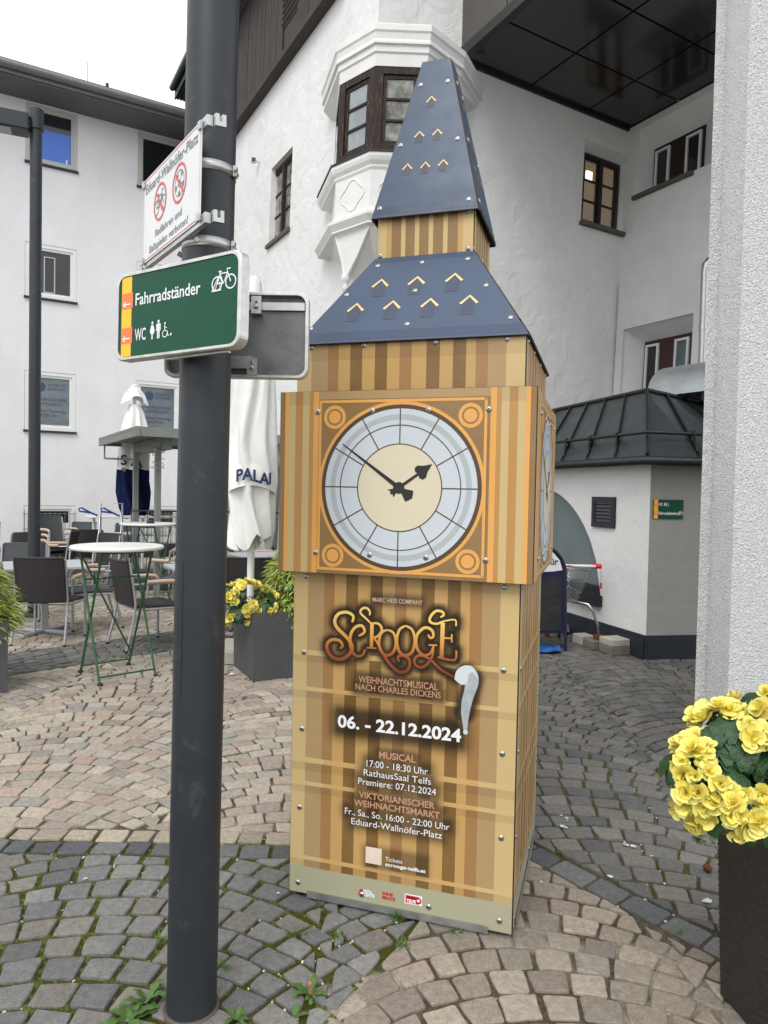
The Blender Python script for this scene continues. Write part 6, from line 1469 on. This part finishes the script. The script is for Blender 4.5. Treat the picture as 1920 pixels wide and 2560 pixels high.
# flower box behind, right of the pole
def box_planter(c, w, rz, h, label):
    r = empty('box_planter', (c[0], c[1], 0), rz, label, 'planter'); mb = MB(); frustum(mb, w*.97, w, 0, h, t=.03); mb.build('box', M['planterbox'], r); mb = MB(); mb.box((0, 0, h-.05), (w-.07, w-.07, .03)); mb.build('soil', M['soil'], r); return r
q1 = Vector((-1.07, 5.86)); q2 = Vector((-.52, 6.14)); dd = (q2-q1).normalized(); nn2 = Vector((-dd.y, dd.x)); cbx = q1+dd*.31+nn2*.31
box_planter(cbx, .62, math.atan2(dd.y, dd.x), .57, 'dark grey square planter with flowers and grass left of the clock tower')
begonia((cbx.x-.22, cbx.y-.22, .62), 'yellow begonias in the grey planter left of the clock tower', [(-.14, -.08, -.02, .13), (.0, -.06, .05, .15), (.12, -.02, .02, .13), (-.05, -.10, -.08, .10), (-.16, .02, .05, .10), (.16, -.05, -.06, .09)], 105, 60, 1.1, .8, 9, -.05)
def bamboo(loc, label, R, H, n, seed, droop=1.0, sz=1.0):
    r_ = random.Random(seed); root = empty('ornamental_grass', loc, 0, label, 'grass plant'); mb = MB(); mb.c = []; big = MB(); big.c = []
    nb = 0
    for k in range(n):
        # leaf origin spread over a drooping mound
        a = r_.uniform(0, 2*PI); u = r_.random()**.6; z = H*(1-u**1.7)*r_.uniform(.75, 1.02)-.22*droop*H*(u > .75)*r_.random()*1.6; rr = R*u*r_.uniform(.75, 1.05)
        p = Vector((rr*math.cos(a), rr*math.sin(a), z)); out = Vector((math.cos(a), math.sin(a), 0))
        dirn = (out*r_.uniform(.35, 1.1)+Vector((r_.uniform(-.6, .6), r_.uniform(-.6, .6), r_.uniform(-.35, .55)))).normalized()
        L = r_.uniform(.07, .16)*sz; w = r_.uniform(.0045, .0085)*sz; side = dirn.cross(Vector((0, 0, 1))).normalized(); side = (side+Vector((r_.uniform(-.6, .6),)*3)).normalized(); pts = []; cur = p.copy(); d = dirn.copy()
        for s_, ww in ((0, .5), (.35, 1), (.7, .75), (1, .05)):
            pts += [cur-side*w*ww, cur+side*w*ww]; cur = cur+d*L*.35; d = (d+Vector((0, 0, -.33*droop))).normalized()
        t = r_.choice([srgb(164, 186, 74), srgb(186, 202, 90), srgb(134, 164, 62), srgb(206, 214, 134), srgb(112, 146, 56), srgb(174, 194, 80), srgb(192, 188, 104)]); t = tuple(x*r_.uniform(.75, 1.05) for x in t[:3])+(1,)
        tgt = mb; tgt.add(pts, [(0, 1, 3, 2), (2, 3, 5, 4), (4, 5, 7, 6)], 0, False); tgt.c += [t]*8
    tag(mb.build('blades', M['bamboo'], root), kind='stuff')
    mb = MB()
    for k in range(40): a = r_.uniform(0, 6.28); rr = R*r_.random()*.8; mb.tube([(rr*.3*math.cos(a), rr*.3*math.sin(a), -.05), (rr*.7*math.cos(a), rr*.7*math.sin(a), H*.45), (rr*math.cos(a), rr*math.sin(a), H*.8*(1-(rr/R)**2)+.02)], .003, 4)
    tag(mb.build('culms', M['weed'], root), kind='stuff')
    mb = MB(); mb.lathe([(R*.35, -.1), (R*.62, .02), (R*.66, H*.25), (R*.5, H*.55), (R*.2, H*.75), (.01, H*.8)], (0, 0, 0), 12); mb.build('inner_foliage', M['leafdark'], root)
    return root
bamboo((cbx.x+.20, cbx.y+.16, .56), 'bright green bamboo grass mound behind the yellow flowers', .38, .66, 5000, 21, 1.0)
lpc = Vector((-3.13, 5.78)); box_planter((-3.266, 5.534), .60, math.radians(28), .545, 'dark grey planter cut by the left edge of the photo')
bamboo((-3.30, 5.54, .58), 'bright green bamboo grass mound at the left edge', .40, .54, 5200, 22, 1.0)
# ================================================================== A-BOARD, TROLLEY, BRICKS
abd = empty('a_board', (1.56, 7.26, 0), math.radians(4), 'navy framed chalkboard pavement sign with rounded top behind the clock tower', 'a-board')
for yo, nm, sl in ((-.0, 'front', .06), (.22, 'rear', -.06)):
    mb = MB(); P = [(-.34, yo+.0, 0), (-.34, yo+sl, .80)]+[(-.34*math.cos(PI*k/12), yo+sl*1.15, .80+.30*math.sin(PI*k/12)) for k in range(1, 12)]+[(.34, yo+sl, .80), (.34, yo, 0)]; mb.tube(P, .017, 8); mb.build('frame', M['navy'], abd)
mb = MB(); mb.slab([(-.32, -.004, .18), (.32, -.004, .18), (.32, .05, .80)]+[(.32*math.cos(PI*k/12), .052, .80+.28*math.sin(PI*k/12)) for k in range(1, 12)]+[(-.32, .05, .80)], (0, .012, 0)); bd = mb.build('board', M['navy'], abd)
mb = MB(); mb.slab([(-.29, -.012, .21), (.29, -.012, .21), (.29, .034, .76), (-.29, .034, .76)], (0, .006, 0)); mb.build('chalk_surface', M['chalkboard'], abd)
apl = Plane((-.32, .040, .83), (1, 0, 0), (0, .02, 1)); mb = MB(); mb.slab([apl.p(.02+x, y, 0) for x, y in [(0, 0), (.1, -.015), (.3, -.025), (.5, -.015), (.60, 0), (.57, .10), (.50, .18), (.40, .225), (.30, .24), (.20, .225), (.10, .18), (.03, .10)]], apl.n*.003); mb.build('white_header', M['signwhite'], abd)
text(apl, 'für', .46, .575, .055, .065, M['ink_dark'], abd, .005, .03)
cpl = Plane((-.28, -.016, .21), (1, 0, 0), (0, .085, 1))
for i, (s_, u0, u1) in enumerate((('Aperol', .30, .50), ('Hugo, Gespritzt', .22, .54), ('bei uns im Hof', .24, .55), ('3.50 - 4.20', .22, .55), ('Kaffee', .26, .40))): text(cpl, s_, u0, u1, .47-i*.085, .022, M['chalk'], abd, .002, 0, 'chalk_writing')
mb = MB(); mb.slab([(.02, .20, .0), (.08, .20, 0), (.05, .16, .5), (-.01, .16, .5)], (0, .02, 0)); mb.slab([(.20, .24, .0), (.25, .24, 0), (.20, .18, .5), (.15, .18, .5)], (0, .02, 0)); mb.build('wooden_strut', M['orangewood'], abd)
mb = MB(); r_ = random.Random(8); vs = []; 
for j in range(7):
    for i in range(10): vs.append((1.20+i*.07+r_.uniform(-.02, .02), 7.08+j*.06+r_.uniform(-.02, .02), .015+abs(r_.gauss(0, .022))))
mb.add(vs, [(j*10+i, j*10+i+1, (j+1)*10+i+1, (j+1)*10+i) for j in range(6) for i in range(9)], 0, False); tag(mb.build('crumpled_tarp', M['tarp']), 'crumpled blue tarp on the cobbles under the chalkboard sign', 'tarp')
mb = MB(); p = G(1375, 1618); mb.box((p.x-.02, p.y+.05, .05), (.24, .14, .09), Matrix.Rotation(.1, 3, 'Z'), 0, .012); tag(mb.build('stone_block', M['concrete_dk']), 'mossy stone block weighing down the blue tarp', 'block')
# bricks beside the annex
bkb = G(1575, 1634)
def brick(c, d, rz, m, l): mb = MB(); mb.box((0, 0, 0), d, None, 0, .006); o = mb.build('paving_block', M[m]); o.location = c; o.rotation_euler = (0, 0, rz); tag(o, l, 'block'); return o
a0 = math.radians(108.1)
brick((2.385, 7.22, .045), (.22, .22, .09), a0, 'concrete_dk', 'lower grey concrete paving block at the annex corner'); brick((2.385, 7.22, .125), (.22, .22, .068), a0+.03, 'concrete', 'pale upper paving block on the stack at the annex corner')
brick((2.27, 7.46, .045), (.20, .20, .09), a0, 'concrete_dk', 'mossy paving block in the middle of the row below the trolley'); brick((2.19, 7.66, .05), (.18, .16, .10), a0, 'concrete', 'pale paving block nearest the trolley wheel')
brick((2.30, 7.43, .115), (.12, .09, .05), a0+.3, 'brown', 'small brown stone lying on the paving block row')
# shopping trolley
tr_ = empty('shopping_trolley', (1.92, 7.50, 0), math.radians(0), 'wire shopping trolley with red and white handle parked by the arched window', 'shopping trolley')
# local: handle along x at front(-y side)
hz = .86
mb = MB(); mb.tube([(-.20, 0, hz), (.36, -.02, hz)], .016, 10); hd = mb.build('handle_bar', M['white'], tr_)
for x0, x1 in ((-.20, -.08), (.28, .39)): mb = MB(); mb.tube([(x0, -.0, hz), (x1, -.02, hz)], .026, 10); mb.build('handle_end', M['red'], hd)
mb = MB(); mb.box((.10, -.022, hz), (.22, .006, .012)); mb.build('red_print', M['ink_red2'], hd)
bk = MB()
A_ = [(-.20, .04, .80), (.30, .04, .80), (.24, .75, .76), (-.16, .75, .76)]; B_ = [(-.18, .10, .48), (.18, .10, .46), (.14, .62, .50), (-.14, .62, .50)]
A_ = [Vector(p) for p in A_]; B_ = [Vector(p) for p in B_]
for P_ in (A_, B_, [a.lerp(b, .35) for a, b in zip(A_, B_)], [a.lerp(b, .7) for a, b in zip(A_, B_)]): bk.tube(P_, .005, 5, closed=True)
for s0_, s1_ in ((0, 1), (1, 2), (2, 3), (3, 0)):
    n = 16
    for k in range(n+1): f = k/n; bk.tube([A_[s0_].lerp(A_[s1_], f), B_[s0_].lerp(B_[s1_], f)], .0026, 4)
for k in range(12): f = k/11; bk.tube([B_[0].lerp(B_[3], f), B_[1].lerp(B_[2], f)], .0026, 4)
for k in range(8): f = k/7; bk.tube([B_[0].lerp(B_[1], f), B_[3].lerp(B_[2], f)], .0026, 4)
bk.build('wire_basket', M['steel'], tr_)
for sx, x1 in ((1, .385), (-1, -.12)):
    mb = MB(); mb.tube([(sx*.02, .45, .47), (sx*.12+.02, .20, .455), (x1-.10, .06, .44), (x1-.055, .04, .38), (x1, .02, .20), (x1+.015, .02, .13)], .016, 8); mb.build('frame_tube', M['steel'], tr_)
for p in ((.405, .0, .055), (-.10, .02, .055), (.2, .62, .055), (-.14, .62, .055)):
    mb = MB(); mb.lathe([(.03, -.014), (.055, -.014), (.055, .014), (.03, .014)], p, 14, axis=(0, 1, .0)); w = mb.build('castor', M['rubber'], tr_); mb = MB(); mb.slab([(p[0]-.04, p[1]-.02, p[2]-.02), (p[0]+.04, p[1]-.02, p[2]-.02), (p[0]+.02, p[1]-.02, p[2]+.06), (p[0]-.02, p[1]-.02, p[2]+.06)], (0, .04, 0)); mb.build('fork', M['silver'], w)
ch = MB()
for k in range(9): ch.lathe([(.006, -.004), (.008, 0), (.006, .004)], (.385, -.03, hz-.02-k*.016), 6)
ch.build('coin_chain', M['steel'], tr_); mb = MB(); mb.tube([(.385, -.03, hz-.17), (.385, -.03, hz-.235)], [.010, .013], 8); mb.build('coin_lock', M['red'], tr_)
# small green sign on the annex
apl = AR.plane(.03, 1.39, .004); sg2 = empty('small_direction_sign', (0, 0, 0), 0, 'small green WC and Fahrradständer sign on the grey annex wall', 'sign')
if apl.n.y > 0: print('sign plane flipped')
mb = poly(apl, [(0, 0), (.325, 0), (.325, .19), (0, .19)], .006, .005); mb.build('plate', M['green'], sg2)
mb = poly(apl, [(.008, .002), (.052, .002), (.052, .188), (.008, .188)], .0068); mb.build('yellow_stripe', M['yellow'], sg2)
for v in (.040, .128): mb = poly(apl, [(.012, v), (.056, v), (.056, v+.036), (.012, v+.036)], .0076); mb.build('orange_field', M['orange'], sg2)
mb = MB(); arrow(apl, .034, .058, .026, .0084, mb, True); arrow(apl, .034, .146, .026, .0084, mb, True); mb.build('arrow', M['ink_white'], sg2)
text(apl, 'WC', .060, .100, .128, .028, M['ink_white'], sg2, .0074, .02); text(apl, 'Fahrradständer', .060, .258, .042, .028, M['ink_white'], sg2, .0074, .02)
mb = MB(); picto_person(apl, .120, .124, .038, True, .0074, mb); picto_person(apl, .138, .124, .038, False, .0074, mb); picto_wheelchair(apl, .160, .124, .034, .0074, mb); mb.build('toilet_pictograms', M['ink_white'], sg2)
mb = MB(); picto_bike(apl, .292, .054, .05, .0074, mb, .06, True); mb.build('bicycle_pictogram', M['ink_white'], sg2)
# ================================================================== WEEDS
def rosette(loc, label, n, L, seed, bud=False, upright=.45, toothed=True):
    r_ = random.Random(seed); root = empty('weed', loc, 0, label, 'weed')
    for k in range(n):
        a = 2*PI*k/n+r_.uniform(-.4, .4); l = .78*L*r_.uniform(.6, 1.15); w = l*.17; up = upright*r_.uniform(.5, 1.5); N = 7; vs = []
        for i in range(N):
            f = i/(N-1); ww = w*math.sin(PI*min(1, f*.9+.08))**.7*(1.25 if i % 2 else .65) if toothed else w*math.sin(PI*(f*.92+.05))
            x = l*f; z = .004+up*l*math.sin(f*2.2)*.6
            for s_ in (-1, 0, 1): vs.append((x*math.cos(a)-s_*ww*math.sin(a), x*math.sin(a)+s_*ww*math.cos(a), z+(abs(s_)*.15*ww)))
        fs = [(i*3+j, i*3+3+j, i*3+4+j, i*3+1+j) for i in range(N-1) for j in (0, 1)]
        mb = MB(); mb.add(vs, fs, 0, True); mb.build('leaf', M['weed'], root)
    if bud: mb = MB(); mb.tube([(0, 0, 0), (.006, -.006, .025), (.0, -.010, .042)], .003, 5); mb.lathe([(.003, 0), (.006, .006), (.005, .013), (.002, .017)], (0, -.010, .040), 8); mb.build('bud', simple('pink_bud', srgb(196, 110, 110), .7), root)
    return root
def tuft(loc, label, n, L, seed):
    r_ = random.Random(seed); root = empty('grass_tuft', loc, 0, label, 'grass tuft'); mb = MB()
    for k in range(n):
        a = r_.uniform(0, 6.28); s_ = r_.uniform(.1, .9); l = L*r_.uniform(.5, 1.1); o = Vector((r_.gauss(0, .010), r_.gauss(0, .010), 0)); d = Vector((math.cos(a)*s_, math.sin(a)*s_, 1)).normalized(); sd_ = Vector((-math.sin(a), math.cos(a), 0))*.0013
        m = o+d*l*.55; e = m+(d+Vector((math.cos(a), math.sin(a), -.6))*.5).normalized()*l*.45; mb.add([o-sd_, o+sd_, m+sd_, m-sd_, e], [(0, 1, 2, 3), (3, 2, 4)])
    tag(mb.build('blades', M['grass'], root), kind='stuff'); return root
def gz(px, py): p = G(px, py); return (p.x, p.y, -.012)
rosette(gz(365, 2505), 'leafy green weed just left of the big pole foot', 12, .095, 1, upright=.8); rosette(gz(318, 2545), 'low spreading weed left of the pole at the bottom edge', 9, .10, 2, upright=.4)
rosette(gz(590, 2545), 'small round leaved weed right of the pole foot', 7, .06, 3, upright=.6, toothed=False); rosette(gz(775, 2482), 'dandelion rosette with a pink bud in front of the clock tower', 12, .085, 4, True, .5)
rosette(gz(735, 2540), 'small broad leaved weed beside the dandelion', 6, .06, 5, upright=.4, toothed=False); rosette(gz(1143, 2330), 'small weed at the front foot of the clock tower', 7, .045, 6, upright=.8)
rosette(gz(1765, 2100), 'feathery weed beside the woven planter', 10, .08, 7, upright=.4); rosette(gz(1795, 2110), 'small weed between the feathery weed and the woven planter', 6, .05, 8, upright=.7, toothed=False)
rosette(gz(1775, 2265), 'tiny weed lower down beside the woven planter', 5, .035, 9, upright=.4, toothed=False); rosette(gz(122, 1665), 'low weed between the cobbles near the left planter', 9, .09, 10, upright=.3)
tuft(gz(990, 2296), 'upright grass tuft under the front edge of the clock tower', 60, .07, 1); tuft(gz(1005, 2365), 'grass tuft in the joint in front of the clock tower', 40, .06, 2); tuft(gz(845, 2345), 'short grass tuft left of centre in front of the tower', 40, .05, 3)
tuft(gz(560, 2420), 'thin grass tuft right of the big pole', 34, .05, 4); tuft(gz(405, 2355), 'thin grass tuft left of the big pole', 40, .05, 5); tuft(gz(745, 2335), 'grass tuft at the left foot of the tower', 40, .05, 6); tuft(gz(1700, 2330), 'thin grass tuft near the planter', 24, .04, 7)
# husk, dropped leaf and bits
p = G(1769, 2180); mb = MB(); r_ = random.Random(2); mb.lathe([(.004, 0), (.016, .006), (.019, .018), (.013, .030), (.003, .034)], (0, 0, 0), 10); mb.v = [(x*(1+r_.uniform(-.2, .25)), y*(1+r_.uniform(-.2, .25)), z*(1+r_.uniform(-.15, .3))) for x, y, z in mb.v]; o = mb.build('seed_husk', M['brown']); o.location = (p.x, p.y, .0); tag(o, 'round brown seed husk on the cobbles beside the woven planter', 'husk')
p = G(1767, 2258); mb = MB(); mb.add([(-.02, 0, .002), (-.008, -.010, .006), (.012, -.010, .004), (.022, .002, .008), (.008, .011, .012), (-.01, .010, .006)], [(0, 1, 2, 3, 4, 5)]); o = mb.build('fallen_petal', M['pebble']); o.location = (p.x, p.y, .004); tag(o, 'pale fallen petal in the joint below the brown husk', 'petal')
p = G(578, 1688); mb = MB(); mb.add([(-.03, 0, .002), (0, -.02, .006), (.03, 0, .004), (0, .02, .010)], [(0, 1, 2, 3)]); o = mb.build('fallen_petal', M['signwhite']); o.location = (p.x, p.y, .006); tag(o, 'pale fallen petal beside the grey flower planter', 'petal')
mb = MB(); r_ = random.Random(12)
for px, py, s_ in ((1572, 2115, .022), (1560, 2108, .012), (1405, 2070, .02), (1420, 2052, .017), (1402, 2040, .010), (1522, 2192, .026), (1625, 2142, .010), (1388, 1755, .012), (1500, 1820, .010), (1345, 2205, .012), (210, 2200, .010), (700, 2235, .010)):
    p = G(px, py)
    for q in range(r_.randint(1, 3)):
        a0 = r_.random()*6; k = 9; c = (p.x+r_.gauss(0, s_*.5), p.y+r_.gauss(0, s_*.6)); rr = s_*r_.uniform(.35, .8)
        vs = [(c[0]+rr*r_.uniform(.6, 1.2)*math.cos(a0+i*2*PI/k), c[1]+rr*r_.uniform(.6, 1.2)*math.sin(a0+i*2*PI/k), .0062) for i in range(k)]
        mb.add(vs, [tuple(range(k))])
tag(mb.build('bird_droppings', simple('chalky_white', (.55, .55, .53, 1), .9, var=.2, scale=90)), 'small chalky white droppings splashed on the grey cobbles', 'droppings', kind='stuff')
bpy.context.view_layer.update()
